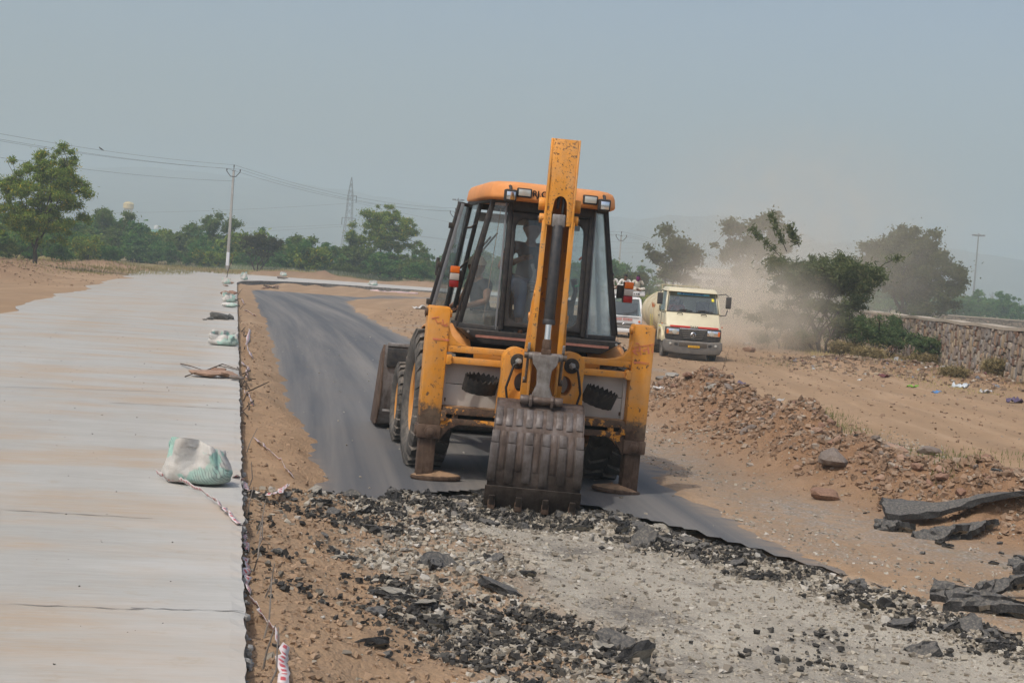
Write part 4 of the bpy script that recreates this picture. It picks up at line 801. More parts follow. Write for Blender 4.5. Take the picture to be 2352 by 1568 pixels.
def sit(lean=.08, hl=(-.12, -.30, .22), hr=(.12, -.30, .22), el=(-.27, -.10, .30), er=(.27, -.10, .30), cross=True, head=(0, 0, 0)):
    J = dict(pelvis=(0, 0, .10), chest=(0, -lean, .36), neck=(0, -lean*1.5, .535), sh_l=(-.185, -lean*1.3, .485), sh_r=(.185, -lean*1.3, .485), el_l=el, el_r=er, wr_l=hl, wr_r=hr, hip_l=(-.10, -.02, .08), hip_r=(.10, -.02, .08))
    J['head'] = (head[0], -lean*1.7-.03+head[1], .665+head[2])
    if cross: J.update(kn_l=(-.36, -.22, .17), kn_r=(.36, -.22, .17), an_l=(.05, -.36, .05), an_r=(-.05, -.33, .06), toe_l=(.17, -.36, .05), toe_r=(-.17, -.34, .06))
    else: J.update(kn_l=(-.13, -.42, .10), kn_r=(.13, -.42, .10), an_l=(-.13, -.44, -.32), an_r=(.13, -.44, -.32))
    return J
bpy.context.view_layer.update(); JM = jc.matrix_world.copy()
person('man in dark shirt at the rear controls inside the backhoe loader cab', None, JM @ Vector((-.005, 1.02, 1.90)), R_(10), sit(.05, (-.13, -.30, .36), (.16, -.32, .2), (-.30, -.10, .26), (.28, -.1, .24), False, (0, 0, .0)), M_skin2, M_tee, M_jean, .108, 0, R_(8), 'hair', 1.06, sleeve='short')
person('second man with pale cap sitting low in the left of the backhoe cab', None, JM @ Vector((-.40, 1.42, 1.50)), R_(-60), sit(.04, cross=False), M_skin, M_tee, M_beige, .105, 0, 0, 'cap', 1.0, M_beige, 'short')
# ================================================================== CREAM TANKER TRUCK (local: front faces -y)
M_truck = mat('truck_cream', (.62, .57, .40), .35, 0, .06, 2, 0, 60, .25, (.46, .35, .23), .5); M_tpl = mat('truck_black_plastic', (.032, .034, .037), .55, 0, .2, 6, 0, 60, .3); M_bump = mat('dusty_bumper', (.12, .118, .112), .7, 0, .25, 5, .1, 40, .9, (.25, .205, .16))
M_redst = mat('red_stripe', (.52, .03, .02), .4, 0, .1, 6); M_tank = mat('tank_cream', (.55, .49, .33), .55, 0, .1, 2, .05, 20, .5); M_plate = flat('number_plate', (.70, .38, .02), .5)
tk = empty('tanker_truck', tuple(G(1588, 829, -.13)), R_(2.5), 'cream tanker truck with red stripe and black grille driving in on the dirt track', 'truck')
def tp(name, parent=tk): o = bpy.data.objects.new(name, None); COL.objects.link(o); o.parent = parent; return o
tc = tp('cab_body')
b = MB(); b.hexa([(-.86, .16, .55), (.86, .16, .55), (.88, 1.75, .55), (-.88, 1.75, .55)], [(-.85, .10, 1.06), (.85, .10, 1.06), (.90, 1.75, 1.06), (-.90, 1.75, 1.06)]); b.build('lower_body', M_truck, tc, .05, 3)
b = MB(); b.hexa([(-.84, .11, 1.04), (.84, .11, 1.04), (.90, 1.75, 1.04), (-.90, 1.75, 1.04)], [(-.83, .46, 1.46), (.83, .46, 1.46), (.90, 1.75, 1.46), (-.90, 1.75, 1.46)]); b.build('bonnet', M_truck, tc, .045, 3)
for s in (-1, 1):
    MB().bar((s*.825, .50, 1.44), (s*.745, .84, 2.10), .09, .10, (0, 1, 0)).build('front_pillar', M_truck, tc, .02); MB().bar((s*.89, 1.70, 1.44), (s*.79, 1.70, 2.10), .09, .12, (0, 1, 0)).build('rear_pillar', M_truck, tc, .02)
    q = [Vector((s*.855, .62, 1.48)), Vector((s*.885, 1.62, 1.48)), Vector((s*.80, 1.62, 2.06)), Vector((s*.775, .90, 2.06))]; nn = Vector((.004, 0, 0)); MB().hexa([v-nn for v in q], [v+nn for v in q]).build('door_window', M_wind, tc)
    MB().prism([(.35, .55), (.35, .72), (.50, .90), (.85, .98), (1.2, .90), (1.35, .72), (1.35, .55), (1.28, .55), (1.22, .75), (1.08, .86), (.85, .9), (.62, .86), (.48, .75), (.42, .55)], s*.86, s*.93, 'YZ').build('wheel_arch', M_truck, tc, .01)
    MB().box((s*.905, 1.5, 1.30), (.03, .12, .04)).build('door_handle', M_tpl, tc, .008); MB().box((s*.895, .98, 1.26), (.012, .012, .36)).build('door_seam', M_tpl, tc)
MB().hexa([(-.80, .60, 2.075), (.80, .60, 2.075), (.84, 1.80, 2.075), (-.84, 1.80, 2.075)], [(-.70, .80, 2.215), (.70, .80, 2.215), (.76, 1.72, 2.215), (-.76, 1.72, 2.215)]).build('cab_roof', M_truck, tc, .05, 3)
MB().box((0, 1.72, 1.6), (1.7, .05, 1.0)).build('back_wall', M_truck, tc)
q = [Vector((-.80, .47, 1.47)), Vector((.80, .47, 1.47)), Vector((.735, .80, 2.08)), Vector((-.735, .80, 2.08))]; nn = Vector((0, -.005, .003)); MB().hexa([v-nn for v in q], [v+nn for v in q]).build('windscreen', M_wind, tc)
for a, c_ in ((q[0], q[1]), (q[3], q[2]), (q[0], q[3]), (q[1], q[2])): MB().bar(a+Vector((0, -.012, 0)), c_+Vector((0, -.012, 0)), .022, .03, (0, 1, 0)).build('screen_seal', M_rubber, tc, .006)
def onscr(x, t, off=.012): p = lerp(lerp(q[0], q[1], .5+x/1.6), lerp(q[3], q[2], .5+x/1.6), t); return p+Vector((0, -off, off*.5))
M_band = flat('sun_band_blue', (.16, .52, .72), .5); M_bandt = flat('band_letters', (.03, .14, .42), .5); M_yst = flat('yellow_sticker', (.78, .68, .05), .5)
v = [onscr(-.52, .85), onscr(.56, .85), onscr(.56, .945), onscr(-.52, .945)]; nn = Vector((0, -.002, .001)); MB().hexa([a-nn for a in v], [a+nn for a in v]).build('sun_band', M_band, tk)
an = math.atan2(.33, .61); o_ = letters('sun_band_letters', '◉ LOTUS MOTORS', .075, M_bandt, tk, onscr(-.02, .895, .020), (R_(90)-an, 0, 0), .001, .003, 1.1)
v = [onscr(.62, .60), onscr(.70, .60), onscr(.70, .74), onscr(.62, .74)]; MB().hexa([a-nn for a in v], [a+nn for a in v]).build('screen_sticker', M_yst, tk)
for x0, x1 in ((-.48, -.02), (.10, .62)):
    MB().tube([onscr(x0, -.02, .02), onscr(x0+.16, .10, .03), onscr(x0+.30, .11, .03)], .011, 6).build('wiper_arm', M_rubber, tk); MB().bar(onscr(x0+.05, .085, .03), onscr(x1, .055, .03), .018, .02).build('wiper_blade', M_rubber, tk)
for x in (-.40, .34): MB().tube([(x-.09, .40, 1.40), (x-.07, .36, 1.425), (x+.05, .36, 1.425), (x+.08, .40, 1.39)], .012, 6).build('grab_handle', M_tpl, tk)
# nose: stripe, badge, grille, lamps, bumper
for x0, x1 in ((-.72, -.10), (.14, .77)): MB().hexa([(x0, .085, 1.005), (x1, .085, 1.005), (x1, .12, 1.005), (x0, .12, 1.005)], [(x0, .098, 1.055), (x1, .098, 1.055), (x1, .14, 1.055), (x0, .14, 1.055)]).build('stripe', M_redst, tk)
letters('badge_letters', 'TATA', .085, M_tpl, tk, (.02, .085, 1.03), (R_(84), 0, 0), .004, .002, 1.2)
MB().prism([(-.86, 1.0), (.86, 1.0), (.87, .78), (.84, .64), (.5, .60), (.36, .56), (-.36, .56), (-.5, .60), (-.84, .64), (-.87, .78)], .085, .2).build('nose_panel', M_tpl, tk, .02)
MB().prism([(-.40, .955), (.40, .955), (.38, .74), (.30, .64), (-.30, .64), (-.38, .74)], .07, .09).build('grille_surround', M_tpl, tk, .008); MB().box((0, .07, .965), (.84, .03, .03)).build('grille_chrome', M_chrome, tk, .008)
for i in range(5): MB().box((0, .062, .90-i*.055), (.74-.04*i, .02, .016)).build('grille_bar', M_bump, tk, .004)
eb = MB(); eb.lathe([(.072, -.008), (.085, 0), (.072, .008), (.066, 0)], (0, .045, .79), 'Y', 24, True); eb.build('emblem_ring', M_chrome, tk); MB().tube([(-.055, .045, .80), (-.02, .045, .82), (.0, .045, .805), (.02, .045, .82), (.055, .045, .80)], .009, 6).build('emblem_arch', M_chrome, tk); MB().bar((0, .045, .725), (0, .045, .81), .018, .014).build('emblem_stem', M_chrome, tk)
for s in (-1, 1):
    hl = tp('headlamp'); MB().box((s*.63, .075, .865), (.40, .05, .175)).build('lamp_bezel', M_chrome, hl, .02); MB().cyl((s*.57, .06, .865), (s*.57, .045, .865), .078, 20).build('lens', M_lens, hl, .004); MB().box((s*.79, .05, .865), (.07, .012, .14)).build('indicator_lens', M_amber, hl, .006)
    MB().box((s*.93, .42, 1.075), (.03, .07, .045)).build('side_indicator', M_amber, tk, .01); MB().box((s*.895, 1.1, .98), (.02, .5, .03)).build('side_reflector', M_yst, tk)
    MB().cyl((s*.70, -.045, .50), (s*.70, -.06, .50), .038, 18).build('fog_lamp', M_lens, tk, .004)
    for i in range(4): MB().box((s*(.52-.0), -.048, .52-i*.02), (.10, .008, .008)).build('vent_slot', M_dark, tk)
    mr = tp('mirror'); MB().box((s*1.06, .36, 1.84), (.17, .07, .36)).build('mirror_shell', M_tpl, mr, .03, 3); MB().tube([(s*.80, .72, 2.06), (s*.98, .55, 2.10), (s*1.05, .38, 2.04)], .014, 8).build('mirror_arm', M_tpl, mr, 0, 2, 60); MB().tube([(s*.87, .62, 1.42), (s*1.02, .45, 1.45), (s*1.05, .38, 1.62)], .014, 8).build('mirror_arm', M_tpl, mr, 0, 2, 60)
MB().prism([(-.90, .62), (-.5, .60), (.5, .60), (.90, .62), (.92, .40), (.84, .24), (.4, .20), (-.4, .20), (-.84, .24), (-.92, .40)], -.04, .16).build('bumper', M_bump, tk, .04, 3)
MB().box((0, -.042, .485), (.86, .012, .13)).build('bumper_recess', mat('bumper_mesh', (.06, .052, .045), .9, 0, .4, 40, 0, 60, .4), tk, .004); MB().box((.03, -.055, .44), (.36, .014, .065)).build('number_plate', M_plate, tk, .004)
letters('plate_letters', 'RJ14 2G 1165', .05, M_letter, tk, (.03, -.064, .44), (R_(90), 0, 0), .001, 0, .95); MB().box((0, .05, .54), (.14, .05, .06)).build('tow_slot', M_dark, tk)
wheel('front_wheel', tk, -.74, .85, .385, .22, 36, .006, .03, M_bump); wheel('front_wheel', tk, .74, .85, .385, .22, 36, .006, .03, M_bump); wheel('rear_wheel', tk, -.72, 3.6, .385, .40, 36, .006, .03, M_bump); wheel('rear_wheel', tk, .72, 3.6, .385, .40, 36, .006, .03, M_bump)
MB().box((0, 3.0, .55), (.7, 5.0, .2)).build('chassis', M_dark, tk, .02); MB().box((0, .86, .42), (1.3, .12, .12)).build('front_axle', M_dark, tk, .02)
tb = MB(); n = 36
for (y, f) in ((1.95, .0), (1.93, .6), (1.98, .9), (2.06, 1.0), (5.4, 1.0), (5.5, .9), (5.55, .0)):
    for j in range(n): a = 2*math.pi*j/n; tb.v.append((math.cos(a)*.98*f, y, 1.36+math.sin(a)*.74*f))
for i in range(6):
    for j in range(n): tb.f.append((i*n+j, i*n+(j+1) % n, (i+1)*n+(j+1) % n, (i+1)*n+j))
tb.build('tank', M_tank, tk, 0, 2, 40)
for y in (2.3, 3.4, 4.6): rg = MB(); rg.tube([(math.cos(2*math.pi*j/32)*.99, y, 1.36+math.sin(2*math.pi*j/32)*.75) for j in range(33)], .014, 6); rg.build('tank_band', M_tank, tk, 0, 2, 60)
for s in (-1, 1): MB().tube([(s*.35, 1.85, 2.10), (s*.35, 1.85, 2.27), (s*.35, 5.2, 2.27), (s*.35, 5.2, 2.08)], .018, 6).build('top_rail', M_tank, tk)
for y in (1.85, 3.0, 4.2, 5.2): MB().bar((-.35, y, 2.27), (.35, y, 2.27), .03, .03).build('top_rail_bar', M_tank, tk)
letters('tank_letters', 'गंगाजल', .22, M_pink, tk, (-.965, 2.55, 1.58), (R_(90), 0, R_(-90)), .004, .002)
for i, y in enumerate((2.35, 2.75)): MB().bar((-1.0, y, 1.3), (-.98, y-.12, .66), .008, .008).build('tie_rope', M_yst, tk)
for s in (-1, 1): MB().box((s*.42, 1.25, 1.50), (.42, .12, .62)).build('seat_back', M_seat, tk, .04)
MB().box((0, .72, 1.42), (1.5, .3, .1)).build('dashboard', M_tpl, tk, .03); sw = MB(); sw.lathe([(.19, -.012), (.202, 0), (.19, .012), (.178, 0)], (0, 0, 0), 'Z', 24, True); so_ = sw.build('steering_wheel', M_tpl, tk); so_.location = (-.42, .86, 1.50); so_.rotation_euler = (R_(35), 0, 0)
bpy.context.view_layer.update(); TM = tk.matrix_world.copy()
M_redcl = cloth('red_check_shirt', (.35, .06, .045), .4); person('driver in red shirt behind the wheel of the cream tanker truck', None, TM @ Vector((-.42, 1.12, 1.16)), R_(2.5), sit(.04, (-.14, -.28, .33), (.14, -.28, .33), (-.26, -.1, .26), (.26, -.1, .26), False), M_skin2, M_redcl, M_jean, .105, 0, 0, 'hair', .98)
# ================================================================== WHITE VAN WITH MEN ON ITS ROOF RACK
M_van = mat('van_white', (.70, .71, .71), .4, 0, .05, 2, 0, 60, .22, (.50, .42, .33), .5); M_vred = mat('van_letters', (.55, .12, .08), .6, 0, .1)
VX = 4.36; vn_ = empty('van', (VX, 62, float(h1(VX, 62))-.005), R_(4), 'white passenger van with men riding on its roof rack behind the backhoe', 'van')
b = MB(); b.hexa([(-.72, .06, .22), (.72, .06, .22), (.73, 3.4, .22), (-.73, 3.4, .22)], [(-.73, .0, .90), (.73, .0, .90), (.75, 3.45, .90), (-.75, 3.45, .90)]); b.build('lower_body', M_van, vn_, .05, 3)
for s in (-1, 1):
    MB().bar((s*.70, .04, .88), (s*.64, .42, 1.56), .08, .10, (0, 1, 0)).build('front_pillar', M_van, vn_, .02); MB().hexa([(s*.70-.03, .6, .88), (s*.70+.03, .6, .88), (s*.70+.03, 3.4, .88), (s*.70-.03, 3.4, .88)], [(s*.65-.03, .75, 1.56), (s*.65+.03, .75, 1.56), (s*.65+.03, 3.4, 1.56), (s*.65-.03, 3.4, 1.56)]).build('side_wall', M_van, vn_)
    MB().box((s*.705, 1.1, 1.22), (.02, .75, .45)).build('side_window', M_wind, vn_, .01)
    hl = tp('headlamp', vn_); MB().cyl((s*.54, .03, .50), (s*.54, -.02, .50), .115, 24).build('lamp_rim', M_chrome, hl, .006); MB().lathe([(0, -.055), (.06, -.045), (.095, -.018)], (s*.54, 0, .50), 'Y', 20).build('lens', M_lens, hl, 0, 2, 50)
    MB().cyl((s*.61, .02, .68), (s*.61, -.015, .68), .042, 16).build('indicator', M_amber, vn_, .004)
MB().hexa([(-.68, .36, 1.55), (.68, .36, 1.55), (.70, 3.42, 1.55), (-.70, 3.42, 1.55)], [(-.60, .50, 1.68), (.60, .50, 1.68), (.62, 3.35, 1.68), (-.62, 3.35, 1.68)]).build('roof', M_van, vn_, .04, 3)
q = [Vector((-.66, .02, .91)), Vector((.66, .02, .91)), Vector((.60, .40, 1.55)), Vector((-.60, .40, 1.55))]; nn = Vector((0, -.004, .002)); MB().hexa([v-nn for v in q], [v+nn for v in q]).build('windscreen', M_wind, vn_)
MB().box((0, .9, 1.15), (1.3, .05, .5)).build('seat_row', M_seat, vn_, .04); MB().box((0, .2, .92), (1.2, .25, .06)).build('dashboard', M_tpl, vn_, .02)
for a, b_ in (((-.28, .02, .93), (.15, .05, 1.0)), ((-.05, -.01, .90), (.50, .12, 1.13))): MB().bar(Vector(a)+Vector((0, -.03, 0)), Vector(b_)+Vector((0, -.05, 0)), .016, .018).build('wiper', M_rubber, vn_)
MB().bar((-.68, -.012, .835), (.60, -.012, .835), .008, .014).build('panel_seam', M_dark, vn_); letters('door_writing', 'भारत सरकार', .15, M_vred, vn_, (-.03, -.012, .74), (R_(90), 0, 0), .002, .002)
MB().prism([(-.44, .60), (.44, .60), (.40, .51), (-.44, .51)], -.014, .02).build('grille_slot', mat('van_grille', (.12, .11, .10), .8, 0, .2), vn_); MB().prism([(-.44, .45), (.38, .45), (.33, .36), (-.42, .36)], -.014, .02).build('grille_slot', M_bump, vn_)
MB().lathe([(.052, -.008), (.065, 0), (.052, .008)], (0, -.02, .53), 'Y', 20).build('emblem', M_chrome, vn_); MB().box((0, -.03, .30), (1.46, .12, .16)).build('bumper', M_van, vn_, .04)
for s in (-1, 1):
    for y in (.55, 2.6): w0 = wheel('wheel', vn_, s*.66, y, .27, .15, 30, .004, .02, M_bump)
rk = tp('roof_rack', vn_)
MB().box((0, .42, 1.765), (1.62, .03, .11)).build('rack_board', M_van, rk, .006)
for z in (1.70, 1.86):
    for y in (.45, 2.9): MB().bar((-.80, y, z), (.80, y, z), .03, .03).build('rack_bar', M_van, rk)
    for s in (-1, 1): MB().bar((s*.80, .45, z), (s*.80, 2.9, z), .03, .03).build('rack_bar', M_van, rk)
for i in range(9): MB().box((0, .5+i*.3, 1.845), (1.56, .2, .02)).build('rack_slat', M_van, rk)
for x in (.19, .29, .38, .47, .56): MB().box((x, .40, 1.765), (.05 if x in (.29, .38, .47) else .085, .006, .055 if x not in (.29, .38, .47) else .04)).build('rack_mark', M_letter, rk)
MB().box((.08, .40, 1.765), (.09, .006, .07)).build('rack_mark', flat('rack_green', (.2, .55, .45)), rk)
VM = Matrix.Translation(vn_.location) @ Matrix.Rotation(R_(4), 4, 'Z')
person('bareheaded young man in white shirt on the van roof rack, leaning forward', None, VM @ Vector((.02, .85, 1.86)), R_(2), sit(.16, (.18, -.42, .22), (.30, -.40, .24), (-.30, -.22, .25), (.34, -.25, .26), True, (0, -.04, -.01)), M_skin, M_kurta, M_cream, .10, R_(-4), R_(18), 'hair', .86)
person('man in white holding a purple scarf over his face on the van roof rack', None, VM @ Vector((.50, .80, 1.86)), R_(8), sit(.13, (.02, -.42, .12), (.10, -.30, .60), (-.27, -.22, .22), (.26, -.28, .36), True, (0, -.02, 0)), M_skin2, M_cream, M_cream, .10, 0, R_(12), 'hair', .86, extra='scarf')
person('man in white mostly hidden by the cab on the van roof rack', None, VM @ Vector((-.48, .85, 1.86)), R_(-6), sit(.2, (.12, -.40, .20), (.26, -.40, .18), (-.28, -.2, .25), (.32, -.22, .28), True), M_skin, M_kurta, M_cream, .10, 0, R_(14), 'hair', .86)
# ================================================================== VEGETATION
def leaf_mat(name, stops, tr=.35):
    k = NM(name, .7, 0, .2); g = k.n('NewGeometry').outputs['Random Per Island']; c = k.ramp(g, stops); k.nt.nodes.remove(k.b); out = k.nt.nodes['Material Output']
    df = k.n('BsdfDiffuse'); tl_ = k.n('BsdfTranslucent'); k.l(c, df.inputs[0]); k.l(k.mix(.5, c, (.16, .20, .03)), tl_.inputs[0]); mx = k.n('MixShader', i0=tr); k.l(df.outputs[0], mx.inputs[1]); k.l(tl_.outputs[0], mx.inputs[2]); k.l(mx.outputs[0], out.inputs[0]); return k.m
M_acac = leaf_mat('acacia_leaves', [(0, (.08, .145, .028)), (.45, (.185, .275, .05)), (.80, (.27, .35, .068)), (.92, (.32, .37, .07)), (.94, (.46, .36, .03)), (1, (.5, .38, .03))])
M_pros = leaf_mat('thorn_scrub_leaves', [(0, (.036, .11, .032)), (.5, (.075, .19, .048)), (.85, (.13, .245, .062)), (1, (.20, .27, .07))])
M_yg = leaf_mat('yellow_green_leaves', [(0, (.06, .115, .03)), (.5, (.12, .185, .045)), (1, (.22, .25, .07))])
M_neem = leaf_mat('broad_tree_leaves', [(0, (.035, .052, .02)), (.5, (.068, .09, .032)), (1, (.12, .14, .05))])
M_dry = leaf_mat('dry_twig_leaves', [(0, (.13, .10, .05)), (.5, (.22, .175, .085)), (1, (.34, .27, .14))], .15); M_weed = leaf_mat('weed_leaves', [(0, (.12, .15, .08)), (.6, (.22, .25, .15)), (1, (.42, .42, .32))])
M_gr = leaf_mat('dry_grass_blades', [(0, (.26, .22, .09)), (.5, (.42, .34, .16)), (1, (.55, .45, .24))], .4); M_gg = leaf_mat('green_grass_blades', [(0, (.07, .11, .025)), (1, (.17, .19, .06))], .3)
M_dusty = leaf_mat('dusty_thorn_leaves', [(0, (.06, .085, .04)), (.5, (.115, .145, .065)), (.85, (.17, .195, .09)), (1, (.23, .22, .11))]); M_pros2 = leaf_mat('roadside_thorn_leaves', [(0, (.045, .085, .04)), (.5, (.09, .145, .062)), (1, (.16, .20, .085))]); M_bark = mat('bark', (.055, .042, .032), .95, 0, .35, 12, .7, 30); M_dbark = mat('dead_wood', (.12, .09, .065), .95, 0, .35, 14, .6, 40)
def leaves(name, clumps, n, L, W, seed, shell=.55, flat_=.0, m=None, parent=None):
    """n leaf quads spread through the clumps (cx, cy, cz, rx, ry, rz), denser towards each clump's skin"""
    rg = np.random.default_rng(seed); C = np.array(clumps, float); wgt = (C[:, 3]*C[:, 4]*C[:, 5])**(.72); wgt /= wgt.sum(); ci = rg.choice(len(C), n, p=wgt)
    d = rg.normal(size=(n, 3)); d /= np.linalg.norm(d, axis=1)[:, None]; r = np.abs(rg.normal(size=n))*.62+.12; r = np.where(rg.random(n) < .22*shell, r*1.75, np.minimum(r, 1.5))
    c = C[ci, :3]+d*r[:, None]*C[ci, 3:]; a = rg.normal(size=(n, 3)); a[:, 2] *= (1-flat_); a /= np.linalg.norm(a, axis=1)[:, None]
    b_ = np.cross(a, rg.normal(size=(n, 3))); b_ /= np.linalg.norm(b_, axis=1)[:, None]+1e-9; s = (.6+.8*rg.random(n))[:, None]
    a = a*L/2*s; b_ = b_*W/2*s; v = np.stack([c-a-b_, c+a-b_*.4, c+a+b_*.4, c-a+b_], 1).reshape(-1, 3)
    me = bpy.data.meshes.new(name); me.vertices.add(4*n); me.vertices.foreach_set('co', v.ravel()); me.loops.add(4*n); me.polygons.add(n); me.loops.foreach_set('vertex_index', np.arange(4*n)); me.polygons.foreach_set('loop_start', np.arange(0, 4*n, 4)); me.update(calc_edges=True)
    return ob(name, me, m, parent)
def limbs(mbx, p, d, L, r, depth, rnd, ends, spread=.55, up=.12):
    pts = [p]; q = Vector(p); dd = Vector(d).normalized(); n = 4; rs = [r]
    for i in range(n):
        dd = (dd+Vector((rnd.uniform(-1, 1), rnd.uniform(-1, 1), rnd.uniform(-.4, .6)))*.16+Vector((0, 0, up*.3))).normalized(); q = q+dd*L/n; pts.append(q.copy()); rs.append(r*(1-.42*(i+1)/n))
    mbx.tube(pts, rs, 6 if depth > 1 else 4, cap=False)
    if depth <= 0: ends.append(q.copy()); return
    for k_ in range(rnd.choice((2, 3, 3))):
        ax = Vector((rnd.uniform(-1, 1), rnd.uniform(-1, 1), rnd.uniform(-.2, .5))).normalized(); nd = (dd+ax*spread+Vector((0, 0, up))).normalized()
        limbs(mbx, pts[-1] if k_ < 2 else pts[-2], nd, L*rnd.uniform(.62, .85), rs[-1]*.8, depth-1, rnd, ends, spread, up)
    ends.append(q.copy())
def tree(name, loc, label, env, m, nleaf, L, W, seed, trunk_h=1.6, trunk_r=.16, lean=0, ncl=46, cr=.16, group=None, stems=1, cat='tree', depth=3, part_names=('trunk', 'crown'), shell=.5, rz=0, flat_=0):
    """env(u): list of envelope ellipsoids (cx, cz, rx, rz) in metres above the base"""
    rnd = random.Random(seed); root = empty(name, loc, rz, label, cat, group); tm = MB(); ends = []; top = max(e[1]+e[3] for e in env); wd = max(abs(e[0])+e[2] for e in env)
    for s in range(stems):
        a = 2*math.pi*s/max(stems, 1)+rnd.uniform(0, 1); base = Vector((math.cos(a)*.15*(stems > 1), math.sin(a)*.15*(stems > 1), -.25)); dirn = Vector((lean+(math.cos(a)*.5 if stems > 1 else 0), math.sin(a)*.4 if stems > 1 else 0, 1))
        pts = [base]; rs = [trunk_r*1.25]; 
        for i in range(1, 4): pts.append(base+dirn*trunk_h*i/3+Vector((rnd.uniform(-.05, .05), rnd.uniform(-.05, .05), 0))); rs.append(trunk_r*(1-.1*i))
        tm.tube(pts, rs, 8, cap=False)
        for k_ in range(3 if stems == 1 else 2):
            an = 2*math.pi*k_/3+rnd.uniform(0, 1); limbs(tm, pts[-1], (math.cos(an)*.6+lean, math.sin(an)*.6, .9), (top-trunk_h)*.38, rs[-1]*.7, depth-1, rnd, ends, .6, .15)
    cl = []
    def inside(p): return any(((p.x-e[0])/e[2])**2+((p.z-e[1])/e[3])**2+(p.y/(e[2]*.95))**2 < 1 for e in env)
    for e_ in ends:
        if inside(e_): r = cr*wd*rnd.uniform(.7, 1.2); cl.append((*e_, r, r, r*.72))
    t = 0
    while len(cl) < ncl and t < 4000:
        t += 1; e = rnd.choices(env, [x[2]*x[3] for x in env])[0]; th = rnd.uniform(0, 2*math.pi); ph = math.acos(rnd.uniform(-1, 1)); rr_ = rnd.uniform(.45, .97); p = Vector((e[0]+e[2]*rr_*math.sin(ph)*math.cos(th), e[2]*.95*rr_*math.sin(ph)*math.sin(th), e[1]+e[3]*rr_*math.cos(ph))); r = cr*wd*rnd.uniform(.55, 1.15); cl.append((*p, r, r, r*.7))
        if rnd.random() < .5:        # a twig that carries the clump
            q = min(ends, key=lambda x: (x-p).length) if ends else Vector((0, 0, trunk_h)); tm.tube([q, lerp(q, p, .5)+Vector((0, 0, .1)), p], [.03, .02, .008], 4, cap=False)
    tm.build(part_names[0], M_bark, root, 0, 2, 60); leaves(part_names[1], cl, nleaf, L, W, seed, shell, flat_, m, root); return root
# ------------------------------------------------------------------ single trees
b = G(78, 617, .30); tree('acacia_tree', b+Vector((0, 0, -.05)), 'large acacia with yellow blossom beside the sandy shoulder on the left', [(.4, 4.4, 3.0, 2.7), (-1.2, 3.9, 2.5, 2.1), (1.6, 3.2, 2.2, 1.5), (.9, 6.4, 1.5, 1.1), (.6, 2.4, 2.2, 1.0)], M_acac, 80000, .125, .05, 3, 1.4, .17, .03, 190, .095)
b = G(872, 645, .30); tree('acacia_tree', b+Vector((0, 0, -.05)), 'rounded acacia with dark trunk behind the far arm of the concrete road', [(.1, 5.6, 4.1, 2.7), (-1.2, 4.2, 3.3, 2.0), (1.6, 5.2, 3.0, 2.3), (.3, 7.4, 2.4, 1.3)], M_acac, 60000, .18, .07, 5, 2.0, .22, .0, 160, .095)
def far_tree(name, px, Yd, label, env, m, n, L, W, seed, big=1, **kw):
    p = D(px, 700, Yd); env = [tuple(v*big for v in e) for e in env]; return tree(name, (p.x, Yd, h1(p.x, Yd)), label, env, m, n, L, W, seed, **kw)
far_tree('broadleaf_tree', 1540, 120, 'grey-green tree of separate rounded clumps behind the white van', [(-.9, 3.6, 1.5, 1.2), (.9, 3.3, 1.5, 1.1), (-.2, 4.9, 1.1, .8), (1.9, 2.9, .9, .6), (.0, 3.0, 1.6, 1.2)], M_neem, 13000, .20, .14, 21, big=1.25, trunk_h=1.3, trunk_r=.16, ncl=26, cr=.17)
far_tree('broadleaf_tree', 1455, 128, 'low dark tree half hidden between the backhoe cab and the white van', [(-.2, 2.6, 1.5, 1.0), (.9, 2.4, 1.0, .7)], M_neem, 5000, .20, .14, 22, trunk_h=1.0, trunk_r=.13, ncl=20, cr=.2)
far_tree('broadleaf_tree', 1722, 112, 'tall tree standing in the dust behind the tanker truck', [(.1, 4.6, 1.9, 2.1), (-1.2, 4.2, 1.2, 1.2), (.9, 4.9, 1.5, 1.6), (.2, 2.4, 1.6, 1.3)], M_neem, 22000, .19, .13, 23, big=1.27, trunk_h=1.4, trunk_r=.2, ncl=80, cr=.15)
far_tree('broadleaf_tree', 2076, 130, 'big domed dark tree behind the stone boundary wall', [(0, 4.6, 3.8, 2.6), (1.8, 3.8, 2.5, 1.9), (-2.0, 4.1, 2.3, 2.0), (.4, 6.2, 2.5, 1.6), (1.6, 1.9, 2.6, 1.2)], M_neem, 60000, .20, .14, 24, big=1.15, trunk_h=1.5, trunk_r=.3, ncl=210, cr=.125)
t1 = far_tree('thorn_tree', 1895, 63, 'wide feathery thorn tree at the dusty roadside by the wall', [(0, 2.8, 2.5, 1.3), (-1.4, 2.9, 1.4, 1.0), (1.6, 2.8, 1.7, 1.1), (0, 1.4, 2.3, 1.3), (-1.3, 1.3, 1.6, 1.2), (1.5, 1.4, 1.7, 1.3), (-1.9, 3.2, 1.0, .8), (0, .5, 2.2, .6)], M_dusty, 36000, .12, .04, 25, trunk_h=.9, trunk_r=.055, stems=7, ncl=190, cr=.085, shell=.7)
t1.scale = (1.22, 1.1, 1.12)
for i, (dx, dz, tx, tz) in enumerate(((-1.4, 3.5, -2.0, 4.75), (-1.6, 3.3, -2.6, 4.2), (-1.0, 3.7, -1.4, 4.4))):    # long whips leaning out at the top left
    wm = MB(); pts = [Vector((dx, 0, dz)), Vector(((dx+tx)/2-.05, .05, (dz+tz)/2+.12)), Vector((tx, 0, tz))]; wm.tube(pts, [.02, .014, .006], 4, cap=False); wm.build('whip', M_bark, t1)
    leaves('whip_leaves', [(*lerp(pts[0], pts[2], u), .16, .16, .16) for u in (.3, .5, .7, .85, 1.0)], 420, .11, .04, 90+i, .3, 0, M_dusty, t1)
